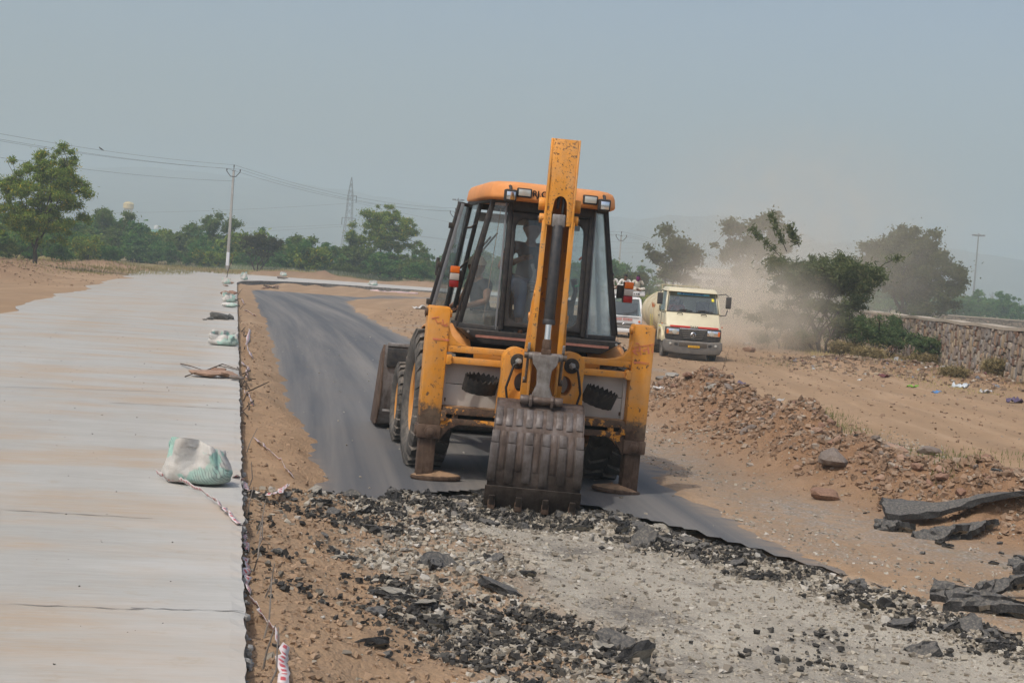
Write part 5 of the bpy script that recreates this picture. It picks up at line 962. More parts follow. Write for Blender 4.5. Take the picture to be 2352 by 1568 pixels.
def bush(name, px, py, z, label, w_, h_, m, n, L, W, seed, group=None, stems=6, cr=.2, tr=.03, shell=.35, ncl=34):
    p = G(px, py, z); return tree(name, (p.x, p.y, h1(p.x, p.y)), label, [(0, h_*.55, w_*.5, h_*.48), (-w_*.2, h_*.4, w_*.33, h_*.38), (w_*.22, h_*.42, w_*.3, h_*.4), (0, h_*.15, w_*.48, h_*.2)], m, n, L, W, seed, h_*.25, tr, 0, ncl, cr, group, stems, 'bush', 2, ('stem', 'foliage'), shell)
for i, (px, py, w_, h_, n_, lb_) in enumerate(((1800, 802, 3.0, 2.3, 7000, 'dusty thorn bush at the left foot of the wide thorn tree'), (1955, 816, 3.4, 2.2, 9000, 'loose thorn bush right of the wide thorn tree trunk'), (2030, 826, 3.0, 1.9, 8000, 'low blue-green thorn bush spilling over the foot of the stone wall'), (2085, 818, 2.6, 2.3, 7500, 'leafy thorn bush climbing over the stone wall top'), (2130, 838, 1.9, 1.5, 4500, 'small thorn bush nearest the bare stretch of stone wall'))): bush('thorn_bush', px, py, -.12, lb_, w_, h_, M_dusty if i < 2 else M_pros2, n_, .11, .036, 31+i, None, 6, .15, .025, .75, 60)
bush('dry_bush', 1835, 806, -.12, 'dry straw-coloured brush at the left foot of the thorn tree', 3.4, 1.1, M_dry, 6500, .12, .025, 33); bush('dry_bush', 1935, 818, -.12, 'withered brown brush under the wide thorn tree', 2.0, .9, M_dry, 3500, .11, .025, 34)
bush('dry_bush', 2295, 878, -.12, 'round heap of dry cut branches in front of the stone wall', 1.9, 1.05, M_dry, 7000, .13, .02, 35, tr=.02); bush('dry_bush', 2190, 880, -.12, 'thin dry weeds beside the heap of cut branches', 1.9, .55, M_dry, 2600, .10, .02, 36); bush('dry_bush', 1990, 832, -.12, 'straw-coloured dry stalks in front of the low thorn bush', 3.2, .8, M_dry, 3800, .11, .022, 38); bush('dry_bush', 2120, 838, -.12, 'dry weeds under the leafy bush by the wall', 2.4, .7, M_dry, 3000, .10, .022, 39); bush('dry_bush', 1750, 792, -.12, 'dust-covered brush close to the tanker truck', 2.2, .9, M_dry, 2600, .12, .025, 37)
# ------------------------------------------------------------------ scrub belts: copies of a few kinds
protos = []
for i in range(5):
    rnd = random.Random(70+i); w_ = 5.2; h_ = 3.8
    protos.append(tree('scrub_bush', (0, -300, 0), 'dense green thorn bush in the scrub belt beyond the concrete road', [(0, h_*.52, w_*.5, h_*.46), (-w_*.22, h_*.42, w_*.34, h_*.40), (w_*.25, h_*.45, w_*.32, h_*.42), (w_*.05*rnd.uniform(-3, 3), h_*.8, w_*.2, h_*.22), (0, h_*.17, w_*.50, h_*.20)], [M_pros, M_yg, M_pros, M_pros, M_acac][i], 9500, .28, .11, 70+i, h_*.15, .05, 0, 70, .125, 'scrub belt beyond the road', 4, 'bush', 2, ('stem', 'foliage'), .55))
rnd = random.Random(5); spots = []
for row, (Yd, sp) in enumerate(((157, 3.0), (164, 3.4), (174, 4.0), (188, 4.6))):
    x = -64-row*4
    while x < 0+row*6:
        if not (-17.5 < x < -12 and row == 0): spots.append((x+rnd.uniform(-.8, .8), Yd+rnd.uniform(-4, 4), (rnd.uniform(.62, .95) if row == 0 else rnd.uniform(.9, 1.32))*(1.0 if x > -45 else 1.1)))
        x += sp*rnd.uniform(.8, 1.2)
def s_at(px, Yd, s): p = D(px, 700, Yd); return (p.x, Yd, s)
spots += [s_at(-20, 112, .8), s_at(40, 118, .8), s_at(120, 122, .72), s_at(190, 128, .7), s_at(240, 134, .62), s_at(-90, 108, .95), s_at(-160, 104, 1), s_at(10, 125, .9), s_at(160, 140, .9)]
lab2 = 'hazy green bush in the scrub behind the dirt track'; used = [False]*5; n1_ = len(spots)
x = 1395
while x < 1790: spots.append(s_at(x, rnd.uniform(100, 118), rnd.uniform(.38, .55))); x += rnd.uniform(14, 24)
x = 1400
while x < 1760: spots.append(s_at(x, rnd.uniform(128, 150), rnd.uniform(.55, .8))); x += rnd.uniform(20, 34)
n2_ = len(spots); x = 1790
while x < 2460: spots.append(s_at(x, rnd.uniform(240, 300), rnd.uniform(1.0, 1.55))); x += rnd.uniform(26, 40)
lab3 = 'distant dark green tree in the row far behind the stone walls'
for i, (x, y, s) in enumerate(spots):
    k_ = rnd.randrange(5) if i < n2_ else rnd.choice((0, 2, 3)); o_ = protos[k_] if not used[k_] else copy_tree(protos[k_]); used[k_] = True
    o_.location = (x, y, h1(x, y)-.05); o_.rotation_euler = (0, 0, rnd.uniform(0, 6.28)); o_.scale = (s*rnd.uniform(.9, 1.25), s, s*rnd.uniform(.85, 1.1))
    zpx = 1176+3600*x/y
    if i < n1_:
        zi = 0 if zpx < 215 else 1 if zpx < 525 else 2 if zpx < 780 else 3; fr = y < 162
        zl = ['beside the large left acacia', 'left of the nearest power pole', 'between the power pole and the rounded acacia', 'right of the rounded acacia'][zi]; tag(o_, ('front ' if fr else 'rear ')+'green thorn bush of the scrub belt, '+zl, None, 'scrub belt '+zl+(' front' if fr else ' rear'))
    if n1_ <= i < n2_: tag(o_, lab2, None, 'scrub behind the dirt track')
    elif i >= n2_: tag(o_, lab3, None, 'far tree row behind the walls')
for k_ in range(5):
    if not used[k_]: protos[k_].location = (-50, 200, .3)
ft = far_tree('dark_bush', 585, 150, 'brown-green dusty tree just right of the nearest power pole', [(0, 2.6, 2.0, 1.5), (-.9, 2.2, 1.4, 1.1), (1.0, 2.9, 1.3, 1.2)], leaf_mat('brownish_leaves', [(0, (.035, .036, .018)), (1, (.085, .08, .038))]), 8000, .20, .07, 61, trunk_h=.9, trunk_r=.09, stems=3, ncl=36, cr=.17)
far_tree('thorn_tree', 675, 152, 'small upright green sapling in front of the scrub belt', [(0, 1.9, 1.2, 1.2), (0, 2.6, .8, .7)], M_pros, 4500, .17, .06, 62, trunk_h=.8, trunk_r=.06, ncl=24, cr=.2); far_tree('acacia_tree', 492, 176, 'airy yellow-green crown rising over the scrub left of the power pole', [(0, 4.6, 2.4, 1.9), (1.2, 5.2, 1.6, 1.4)], M_yg, 7000, .24, .09, 63, trunk_h=2.2, trunk_r=.12, ncl=36, cr=.17)
far_tree('acacia_tree', 250, 168, 'pale green treetop sticking out of the scrub below the water tower', [(0, 4.4, 2.6, 1.6), (-.6, 5.2, 1.6, 1.0)], M_yg, 6000, .24, .09, 64, trunk_h=2.0, trunk_r=.12, ncl=34, cr=.17)
# grass and weeds
def grass(name, pts, m, h_, w_, seed, lean=.35):
    rg = np.random.default_rng(seed); P = np.array(pts); n = len(P); a = rg.random(n)*6.283; hh = h_*(.5+rg.random(n)); ln = lean*hh; d = np.stack([np.cos(a), np.sin(a), 0*a], 1); t = np.stack([-np.sin(a), np.cos(a), 0*a], 1)*w_
    v = np.stack([P-t, P+t, P+d*ln[:, None]+np.stack([0*a, 0*a, hh], 1)], 1).reshape(-1, 3); me = bpy.data.meshes.new(name); me.vertices.add(3*n); me.vertices.foreach_set('co', v.ravel()); me.loops.add(3*n); me.polygons.add(n); me.loops.foreach_set('vertex_index', np.arange(3*n)); me.polygons.foreach_set('loop_start', np.arange(0, 3*n, 3)); me.update(calc_edges=True); return ob(name, me, m)
def scatter(n, fx_, seed): rg = np.random.default_rng(seed); x, y = fx_(rg, n); z = H(x, y); return np.stack([x, y, z-.01], 1)
tag(grass('grass', scatter(9000, lambda r, n: (-45+r.random(n)*22, 80+r.random(n)*66), 1), M_gr, .22, .03, 1), 'dry yellow grass around the foot of the left acacia', 'grass', kind='stuff')
tag(grass('grass', scatter(8000, lambda r, n: (-34+r.random(n)*44, 149+r.random(n)*8), 2), M_gr, .22, .035, 2), 'dry grass and weeds along the edge of the scrub belt', 'grass', kind='stuff')
tag(grass('weeds', scatter(7000, lambda r, n: (-34+r.random(n)*44, 151+r.random(n)*6), 3), M_weed, .55, .05, 3), 'pale leafy weeds in front of the scrub belt', 'weeds', kind='stuff')
def tuft(px, py, sx, sy, n, seed): c = G(px, py, -.1); return scatter(n, lambda r, k_: (c.x+r.normal(size=k_)*sx, c.y+r.normal(size=k_)*sy), seed)
tag(grass('grass', np.concatenate([tuft(1860, 950, .35, 1.0, 900, 4), tuft(1930, 985, .3, .7, 300, 5), tuft(2120, 1050, .5, .5, 350, 6), tuft(2200, 1188, .16, .2, 260, 7), tuft(1810, 838, .8, 1.6, 350, 8), tuft(2280, 1050, .8, .6, 300, 12)]), M_gg, .07, .006, 4), 'sparse green grass tufts growing behind the rubble heap', 'grass', kind='stuff')
tag(grass('grass', scatter(5000, lambda r, n: (11+r.random(n)*6, 40+r.random(n)*30), 9), M_gr, .11, .012, 9), 'dry grass stubble along the foot of the stone wall', 'grass', kind='stuff')
# ================================================================== POLES, WIRES, TOWERS, FAR BUILDINGS
M_pole = mat('pole_concrete', (.36, .35, .33), .9, 0, .12, 4, .2, 30); M_white = mat('white_band', (.66, .68, .72), .8, 0, .06); M_iron = mat('dark_iron', (.05, .047, .045), .6, .3, .3); M_wire = flat('wire', (.10, .10, .10), .6); M_ins = flat('insulator', (.035, .02, .018), .3); M_galv = mat('galvanised', (.22, .23, .24), .6, .2, .15)
TOPS = {}
def pole(key, pxb, Yd, top_px, label, arms=True, band=False, r=.15):
    t = D(top_px[0], top_px[1], Yd); gz = h1(t.x, Yd); hgt = t.z-gz; root = empty('power_pole', (t.x, Yd, gz), 0, label, 'pole'); MB().hexa([(-r*.8, -r, -.3), (r*.8, -r, -.3), (r*.8, r, -.3), (-r*.8, r, -.3)], [(-r*.5, -r*.6, hgt), (r*.5, -r*.6, hgt), (r*.5, r*.6, hgt), (-r*.5, r*.6, hgt)]).build('shaft', M_pole, root, .01)
    if band: MB().hexa([(-r*.8, -r-.006, .5), (r*.8, -r-.006, .5), (r*.8, r, .5), (-r*.8, r, .5)], [(-r*.76, -r*.96-.006, 1.75), (r*.76, -r*.96-.006, 1.75), (r*.76, r*.96, 1.75), (-r*.76, r*.96, 1.75)]).build('painted_band', M_white, root)
    tips = []
    if arms:
        MB().tube([(-.62, -.12, hgt-.10), (-.25, -.12, hgt-.55), (.25, -.12, hgt-.55), (.62, -.12, hgt-.10)], .04, 6).build('cross_arm', M_iron, root); MB().cyl((0, 0, hgt), (0, 0, hgt+.30), .03, 6).build('top_pin', M_iron, root); MB().box((0, 0, hgt-.02), (.3, .2, .05)).build('top_bracket', M_iron, root)
        for x, z in ((-.62, hgt-.1), (.62, hgt-.1), (0, hgt+.28)): MB().lathe([(.0, 0), (.05, .02), (.035, .08), (.075, .11), (.04, .18), (.06, .22), (0, .27)], (x, -.12 if x else 0, z), n=10).build('insulator', M_ins, root, 0, 2, 60); tips.append(Vector((t.x+x, Yd-(.12 if x else 0), gz+z+.25)))
        MB().bar((-.62, -.12, hgt-.14), (-.62, -.12, hgt+.02), .03, .03).build('arm_pin', M_iron, root); MB().bar((.62, -.12, hgt-.14), (.62, -.12, hgt+.02), .03, .03).build('arm_pin', M_iron, root)
    TOPS[key] = tips or [Vector((t.x, Yd, gz+hgt))]; return root
pole('p1', 521, 146, (537, 392), 'tall concrete power pole with painted white foot at the road corner', True, True, .17); pole('p2', 1420, 187, (1427, 542), 'concrete power pole with dark cross arm behind the white van', True); pole('p3', 1693, 150, (1698, 566), 'bare concrete post in the dust behind the tanker truck', False); pole('p4', 2086, 160, (2091, 636), 'bare concrete post in front of the big domed tree', False)
pole('p5', 2197, 330, (2201, 660), 'distant power pole left of the floodlight mast foot', True); pole('p6', 2275, 380, (2279, 676), 'distant power pole right of the floodlight mast', True); pole('p7', 1048, 190, (1046, 488), 'far power pole half hidden by the open cab window', True); pole('p8', 2301, 300, (2303, 706), 'short distant post at the right behind the rear wall', False, r=.12)
p0 = Vector((-45, 85, .4))
TOPS['p0'] = [p0+Vector((-.6, 0, 9)), p0+Vector((.6, 0, 9)), p0+Vector((0, 0, 9.5))]
def wire(a, b_, sag, label, grp, r=.012, n=16): return tag(MB().tube([lerp(a, b_, i/n)-Vector((0, 0, sag*4*(i/n)*(1-i/n))) for i in range(n+1)], r, 4, cap=False).build('overhead_wire', M_wire), label, 'wire', grp)
for i in range(3): wire(TOPS['p1'][i], TOPS['p0'][i], .8, ['left arm wire running left from the nearest power pole', 'right arm wire running left from the nearest power pole', 'topmost wire running left from the nearest power pole'][i], 'wires left of the nearest pole'); wire(TOPS['p1'][i], TOPS['p7'][i], .9, 'thin overhead wire from the nearest pole towards the cab', 'wires behind the cab'); wire(TOPS['p7'][i], TOPS['p2'][i], .9, 'thin overhead wire passing behind the cab', 'wires across the cab'); wire(TOPS['p2'][i], TOPS['p5'][i], 1.6, 'thin overhead wire crossing the trees on the right', 'wires over the right trees')
a = TOPS['p1'][2]-Vector((0, 0, 1.5)); wire(a, TOPS['p0'][2]-Vector((0, 0, 1.6)), .9, 'lowest slack overhead wire left of the nearest power pole', None)
wire(TOPS['p5'][2], TOPS['p6'][2], .5, 'faint wire between the two distant right poles', None)
# bird on the top wire
w_ = lambda u: lerp(TOPS['p1'][2], TOPS['p0'][2], u)-Vector((0, 0, .8*4*u*(1-u))); bu = .36; bp_ = w_(bu); bd = empty('bird', bp_, R_(20), 'small dark bird perched on the top overhead wire', 'bird')
skin_obj('body', [(0, 0, .11, .06), (-.09, 0, .16, .055), (-.15, 0, .23, .04), (-.19, 0, .235, .012), (.1, 0, .06, .04), (.24, 0, -.01, .014)], [(0, 1), (1, 2), (2, 3), (0, 4), (4, 5)], mat('bird_grey', (.09, .085, .085), .9), bd); MB().cyl((-.01, .015, .06), (-.01, .015, 0), .006, 5).build('leg', M_iron, bd); MB().cyl((-.01, -.015, .06), (-.01, -.015, 0), .006, 5).build('leg', M_iron, bd)
# floodlight masts
def mast(px, py, Yd, label):
    t = D(px, py, Yd); gz = h1(t.x, Yd); hgt = t.z-gz; root = empty('floodlight_mast', (t.x, Yd, gz), 0, label, 'mast'); MB().cyl((0, 0, -.3), (0, 0, hgt), .28, 12, .12).build('shaft', M_galv, root, 0, 2, 60); rg = MB(); rg.lathe([(.95, -.05), (1.05, 0), (.95, .05), (.85, 0)], (0, 0, hgt-.6), n=20, close=True); rg.build('ring', M_galv, root)
    for k_ in range(8): a = 2*math.pi*k_/8; c = Vector((math.cos(a)*1.25, math.sin(a)*1.25, hgt-.45)); MB().box(c, (.5, .5, .32), Matrix.Rotation(a, 4, 'Z')).build('floodlight', M_galv, root, .04); MB().bar((math.cos(a)*.1, math.sin(a)*.1, hgt-.6), (math.cos(a)*.95, math.sin(a)*.95, hgt-.6), .07, .07).build('ring_arm', M_galv, root)
mast(2248, 536, 370, 'tall floodlight mast beyond the stone walls on the right'); mast(1053, 455, 385, 'distant floodlight mast just left of the backhoe cab')
# lattice pylon
t = D(808, 407, 430); py_ = empty('lattice_pylon', (t.x, 430, h1(t.x, 430)), R_(20), 'grey steel lattice power pylon behind the rounded acacia', 'pylon'); Ht = t.z-py_.location.z
def pw(z): return float(np.interp(z/Ht, [0, .25, .55, .80, 1], [2.2, 1.35, .85, .62, .06]))
lv = [Ht*f for f in (0, .12, .23, .33, .42, .50, .58, .66, .73, .80, .87, .94, 1.0)]
for sx_, sy_ in ((-1, -1), (1, -1), (1, 1), (-1, 1)): MB().tube([(sx_*pw(z), sy_*pw(z), z) for z in lv], .07, 4).build('leg', M_galv, py_)
for i in range(len(lv)-1):
    for (ax, ay), (bx_, by_) in (((-1, -1), (1, -1)), ((1, -1), (1, 1)), ((1, 1), (-1, 1)), ((-1, 1), (-1, -1))):
        a0, b0 = pw(lv[i]), pw(lv[i+1]); MB().bar((ax*a0, ay*a0, lv[i]), (bx_*b0, by_*b0, lv[i+1]), .06, .06).build('brace', M_galv, py_); MB().bar((bx_*a0, by_*a0, lv[i]), (ax*b0, ay*b0, lv[i+1]), .06, .06).build('brace', M_galv, py_)
ends_ = []
for z, s, L in ((Ht*.80, 1, 1.7), (Ht*.55, -1, 1.9), (Ht*.55, 1, 1.9)): MB().bar((0, 0, z), (s*L, 0, z), .16, .16).build('arm', M_galv, py_); MB().cyl((s*L, 0, z), (s*L, 0, z-1.9), .09, 6).build('insulator_string', M_ins, py_); ends_.append(Vector((t.x+s*L, 430, py_.location.z+z-1.9)))
for i, e in enumerate(ends_): wire(e, D(-260, 478+i*26, 430), 2.0, 'faint high-voltage line running left from the lattice pylon', 'pylon lines', .03); wire(e, D(1500, 560+i*10, 430), 2.0, 'faint high-voltage line running right from the lattice pylon', 'pylon lines right', .03)
# water tower
t = D(296, 463, 620); wt = empty('water_tower', (t.x, 620, .2), 0, 'pale yellow water tower on tall columns above the scrub', 'water tower'); Hw = t.z-.2; M_wt = mat('tower_yellow', (.60, .46, .22), .8, 0, .08, .5); M_wtc = mat('tower_cream', (.50, .45, .34), .85, 0, .1, .5)
MB().lathe([(0, Hw), (1.2, Hw-.18), (1.95, Hw-.7), (2.05, Hw-.85)], n=28).build('dome', M_wt, wt, 0, 2, 50); MB().lathe([(2.05, Hw-.85), (2.05, Hw-2.6), (1.95, Hw-2.7), (1.3, Hw-3.2), (0, Hw-3.3)], n=28).build('tank', M_wt, wt, 0, 2, 40); MB().lathe([(2.2, Hw-2.72), (2.25, Hw-2.6), (2.05, Hw-2.6)], n=28).build('ledge', M_wtc, wt)
for k_ in range(8): a = 2*math.pi*k_/8+.2; MB().bar((math.cos(a)*1.55, math.sin(a)*1.55, -.3), (math.cos(a)*1.45, math.sin(a)*1.45, Hw-3.0), .3, .3).build('column', M_wtc, wt)
for z in (Hw*.2, Hw*.40, Hw*.6):
    for k_ in range(8): a = 2*math.pi*k_/8+.2; b0 = a+math.pi/4; MB().bar((math.cos(a)*1.5, math.sin(a)*1.5, z), (math.cos(b0)*1.5, math.sin(b0)*1.5, z), .22, .28).build('ring_beam', M_wtc, wt)
for k_ in range(7): a = .5*k_; z = Hw*.1+k_*Hw*.1; MB().bar((math.cos(a)*1.9, math.sin(a)*1.9, z), (math.cos(a+.5)*1.9, math.sin(a+.5)*1.9, z+Hw*.1), .35, .1).build('stair_flight', M_wtc, wt)
# far buildings
M_bw = mat('far_wall', (.50, .49, .47), .9, 0, .08, .3); M_win = flat('far_window', (.05, .055, .06), .3); M_green = mat('green_rail', (.12, .33, .24), .8)
c = D(351, 525, 620); hb_ = empty('house', (c.x, 620, 0), 0, 'small far house with green roof railing and white round tank', 'house'); MB().box((0, 0, 3.0), (9, 6, 6)).build('wall', mat('house_pink', (.38, .30, .26), .9), hb_); MB().box((-4.5, 0, 3.0), (7, 5, 7)).build('side_wing', M_bw, hb_); MB().box((1, 0, 7.6), (4, 4, 3.0)).build('roof_room', M_green, hb_); MB().lathe([(0, 10.9), (.8, 10.7), (1.05, 10.2), (1.05, 9.1)], (1.5, 0, 0), n=16).build('roof_tank', M_bw, hb_, 0, 2, 50)
for s in (-1, 1): MB().box((0, s*2.9, 6.5), (8.8, .1, .9)).build('roof_railing', M_green, hb_)
for i in range(3): MB().box((-2.5+i*2.5, -3.02, 3.2), (1.0, .06, 1.4)).build('window', M_win, hb_)
c = D(1615, 625, 260); sh_ = empty('shed', (c.x, 260, 0), R_(-4), 'long pale industrial shed in the haze behind the tanker truck', 'building'); MB().box((0, 0, 2.3), (15, 10, 4.6)).build('wall', M_bw, sh_); MB().prism([(-7.8, 4.6), (7.8, 4.6), (7.0, 5.5), (-7.0, 5.5)], -5.2, 5.2).build('roof', mat('shed_roof', (.55, .52, .46), .8), sh_)
for i in range(6): MB().box((-6+i*2.4, -5.03, 3.2), (1.6, .06, .8)).build('window', M_win, sh_)
c = D(420, 528, 600)
for i, (px, w_, h_) in enumerate(((425, 9, 5.0), (318, 8, 5.6), (455, 7, 4.2))): c = D(px, 525, 600+i*15); o_ = empty('house', (c.x, 600+i*15, 0), 0, ['long low pale roof just visible over the scrub', 'low far house at the foot of the water tower', 'tiny far wall at the right end of the low roofs'][i], 'house'); MB().box((0, 0, h_/2), (w_, 6, h_)).build('wall', M_bw, o_); MB().box((0, 0, h_+.15), (w_+.6, 6.6, .3)).build('roof', M_wtc, o_); MB().box((w_*.2, -3.03, h_*.55), (1.2, .06, 1.4)).build('window', M_win, o_)
# ================================================================== STONE WALLS
STC = [(.255, .205, .16), (.31, .245, .17), (.20, .165, .14), (.24, .22, .20), (.29, .19, .125), (.17, .10, .068), (.33, .28, .225), (.22, .185, .165)]
M_st = [mat('wall_stone', c, .92, 0, .22, 5, .5, 20) for c in STC]; M_mor = mat('wall_mortar', (.12, .092, .068), .98, 0, .35, 6, .6, 15); M_cope = mat('wall_coping', (.40, .345, .275), .95, 0, .15, 2, .3, 20)
WA, WB = Vector((14.75, 39.5, 0)), Vector((19.4, 112, 0)); wl_ = empty('stone_wall', WA, 0, 'rough brown stone boundary wall with pale coping beside the dirt track', 'wall'); wd_ = (WB-WA).normalized(); wn = Vector((-wd_.y, wd_.x, 0))   # wn points to the track
wl_.rotation_euler = (0, 0, math.atan2(wd_.y, wd_.x)); Lw = (WB-WA).length; Hh = 1.52      # local x runs along the wall, +y faces the track
MB().box((Lw/2, -.25, Hh/2-.3), (Lw, .44, Hh+.6)).build('core', M_mor, wl_); cp = MB(); n = 60
for i in range(n+1): x = Lw*i/n; z = Hh+.02*math.sin(i*1.3)+random.uniform(-.01, .01); cp.v += [(x, -.52, z), (x, .06, z), (x, .06, z+.10), (x, -.52, z+.11)]
for i in range(n):
    for j in range(4): a_ = i*4; cp.f.append((a_+j, a_+4+j, a_+4+(j+1) % 4, a_+(j+1) % 4))
cp.f += [(0, 1, 2, 3), (n*4+3, n*4+2, n*4+1, n*4)]; cp.build('coping', M_cope, wl_)
rnd = random.Random(8); STN = []; x = 3.5
while x < 40:
    colw = rnd.uniform(.16, .42); z = -.25
    while z < Hh-.03:
        hh = min(rnd.uniform(.12, .30) if rnd.random() < .6 else rnd.uniform(.3, .55), Hh-z); k_ = 2 if (colw > .3 and rnd.random() < .55) else 1
        for i in range(k_): STN.append((x+colw*i/k_, x+colw*(i+1)/k_, z, z+hh))
        z += hh
    x += colw
def stone_piece(x0, x1, z0, z1, mbx):
    cx, cz = (x0+x1)/2, (z0+z1)/2; a, b_ = (x1-x0)/2*.98, (z1-z0)/2*.98; n = rnd.choice((6, 7, 7, 8)); off = rnd.uniform(0, 1); p = []
    for i in range(n):
        t_ = 2*math.pi*(i+off)/n; c_, s_ = math.cos(t_), math.sin(t_); q_ = 1/max(abs(c_), abs(s_)); q_ = q_*.75+.25; q_ *= rnd.uniform(.9, 1.12); p.append((cx+a*c_*q_, cz+b_*s_*q_))
    d = rnd.uniform(.015, .075); vs = [(u, -.05, v) for u, v in p]+[(cx+(u-cx)*.93, d*.7, cz+(v-cz)*.93) for u, v in p]+[(cx+(u-cx)*.72+rnd.uniform(-.01, .01), d+rnd.uniform(-.012, .012), cz+(v-cz)*.72) for u, v in p]
    fs = [(i, (i+1) % n, n+(i+1) % n, n+i) for i in range(n)]+[(n+i, n+(i+1) % n, 2*n+(i+1) % n, 2*n+i) for i in range(n)]+[tuple(2*n+i for i in range(n))]; mbx.add(vs, fs)
order = sorted(range(len(STN)), key=lambda i: -(STN[i][1]-STN[i][0])*(STN[i][3]-STN[i][2])/((STN[i][0]+39.5)**2)); big = set(order[:300]); rest = [MB() for _ in STC]
for i, s_ in enumerate(STN):
    if i in big: mm = MB(); stone_piece(*s_, mm); mm.build('stone', M_st[rnd.choices(range(8), [3, 3, 3, 2, 1.6, 1, 1.4, 2])[0]], wl_)
    else: stone_piece(*s_, rest[rnd.randrange(8)])
for i, r in enumerate(rest): tag(r.build('small_stones', M_st[i], wl_), kind='stuff')
# rear wall: too far to tell the stones apart
k = NM('rear_wall_stone', .95, 0, .1); vo = k.n('TexVoronoi', iVector=k.co('Object', (1, 1, 1.7)), iScale=1.9); cc = k.ramp(vo.outputs['Color'], [(0, (.13, .11, .095)), (.5, (.22, .185, .15)), (1, (.30, .23, .17))]); vd = k.n('TexVoronoi', iVector=k.co('Object', (1, 1, 1.7)), iScale=1.9, feature='DISTANCE_TO_EDGE'); k.col(k.mix(k.ramp(vd.outputs[0], [(.02, 1), (.08, 0)]), cc, (.08, .065, .05))); k.bump(vd.outputs[0], .6, .1)
ra_, rb_ = D(2140, 722, 175), D(2420, 735, 175); rw_ = empty('stone_wall', (ra_.x, 175, 0), 0, 'second stone wall running across farther back at the right edge', 'wall'); zt = ra_.z; MB().box(((rb_.x-ra_.x)/2+6, 0, zt/2-.4), (rb_.x-ra_.x+14, .5, zt+.8)).build('core', k.m, rw_); MB().box(((rb_.x-ra_.x)/2+6, 0, zt+.06), (rb_.x-ra_.x+14, .6, .12)).build('coping', M_cope, rw_)
# ================================================================== RUBBLE
def island_mat(name, stops, rough=.9, bump=.4, bs=40, dust=None):
    k = NM(name, rough, 0, .25); g = k.n('NewGeometry').outputs['Random Per Island']; c = k.ramp(g, stops); n = k.noise(bs, 5, .65, k.co('World')); c = k.mix(k.ramp(n, [(.3, 0), (.7, .5)]), c, k.mix(.5, c, dust or (.3, .24, .17))); k.col(c); k.bump(n, bump, .01); return k.m
IV = np.array([(x, y, z) for x in (-1, 1) for y in (-1, 1) for z in (-1, 1)], float)*.66
IFc = np.array([(0, 1, 3), (0, 3, 2), (4, 6, 7), (4, 7, 5), (0, 4, 5), (0, 5, 1), (2, 3, 7), (2, 7, 6), (0, 2, 6), (0, 6, 4), (1, 5, 7), (1, 7, 3)])
def pebbles(name, pts, sizes, m, seed, sink=.25, flat_=.65, parent=None):
    """many small stones as one mesh"""
    rg = np.random.default_rng(seed); n = len(pts); d = np.clip(1+.42*rg.normal(size=(n, 8, 3)), .25, 1.8); sc3 = np.stack([1+.4*rg.random(n), .75+.4*rg.random(n), flat_*(.7+.6*rg.random(n))], 1)[:, None, :]; a = rg.random(n)*6.283; V = IV[None]*d*sc3; ca, sa = np.cos(a)[:, None], np.sin(a)[:, None]
    tl_ = rg.normal(size=(n, 1))*.8; y2 = V[..., 1]*np.cos(tl_)-V[..., 2]*np.sin(tl_); z2 = V[..., 1]*np.sin(tl_)+V[..., 2]*np.cos(tl_); x = V[..., 0]*ca-y2*sa; y = V[..., 0]*sa+y2*ca; s = np.asarray(sizes)[:, None]/2
    P = np.stack([x*s, y*s, z2*s+(1-2*sink)*s*flat_], -1)+np.asarray(pts)[:, None, :]; Fc = (IFc[None]+8*np.arange(n)[:, None, None]).reshape(-1, 3)
    me = bpy.data.meshes.new(name); me.vertices.add(8*n); me.vertices.foreach_set('co', P.ravel()); me.loops.add(Fc.size); me.polygons.add(len(Fc)); me.loops.foreach_set('vertex_index', Fc.ravel()); me.polygons.foreach_set('loop_start', np.arange(0, Fc.size, 3)); me.polygons.foreach_set('use_smooth', np.zeros(len(Fc), bool)); me.update(calc_edges=True); return ob(name, me, m, parent)
GREY = [(0, (.13, .115, .095)), (.3, (.25, .22, .175)), (.6, (.345, .31, .25)), (.85, (.42, .39, .325)), (1, (.50, .475, .43))]; BROWN = [(0, (.15, .095, .062)), (.3, (.23, .145, .092)), (.65, (.285, .185, .12)), (.88, (.33, .235, .165)), (1, (.32, .28, .235))]
M_peb = island_mat('road_base_stones', GREY); M_peb2 = island_mat('berm_stones', BROWN); M_crumb = island_mat('asphalt_crumbs', [(0, (.012, .012, .013)), (.5, (.032, .032, .032)), (.8, (.075, .07, .062)), (1, (.15, .135, .11))], .85, .5, 60, (.16, .14, .11))
def weight(x, y):
    p = pitmask(x, y); bed = sst(-.1, .25, x-ipt(y, BEDX)-.5*fbm(x, y, 1.2, 3, 9)); soil = 1-sst(.7, 1.5, x-edge(y)+.8*fbm(x, y, 1.0, 3, 10)); dep = ipt(x, YB)-y
    rub = p*(1-bed)*(1-soil); rid = p*np.exp(-((dep-.55)/.55)**2)*(1-.8*soil); return rub, rid, p*bed, p*soil
def sample(n, wf, seed, bx=(-2.6, 5.6, 5.8, 16.2)):
    rg = np.random.default_rng(seed); out = []; tot = 0
    while tot < n:
        x = bx[0]+(bx[1]-bx[0])*rg.random(4000); y = bx[2]+(bx[3]-bx[2])*rg.random(4000); k_ = rg.random(4000) < wf(x, y); out.append(np.stack([x[k_], y[k_]], 1)); tot += int(k_.sum())
    q_ = np.concatenate(out)[:n]; return np.column_stack([q_, H(q_[:, 0], q_[:, 1])])
def w_st(x, y): a, b, c, d = weight(x, y); cl = sst(-.12, .12, fbm(x, y, 1.4, 3, 77)); return np.clip(a*(.25+.75*cl)+b*.8+c*.03+d*.012, 0, 1)
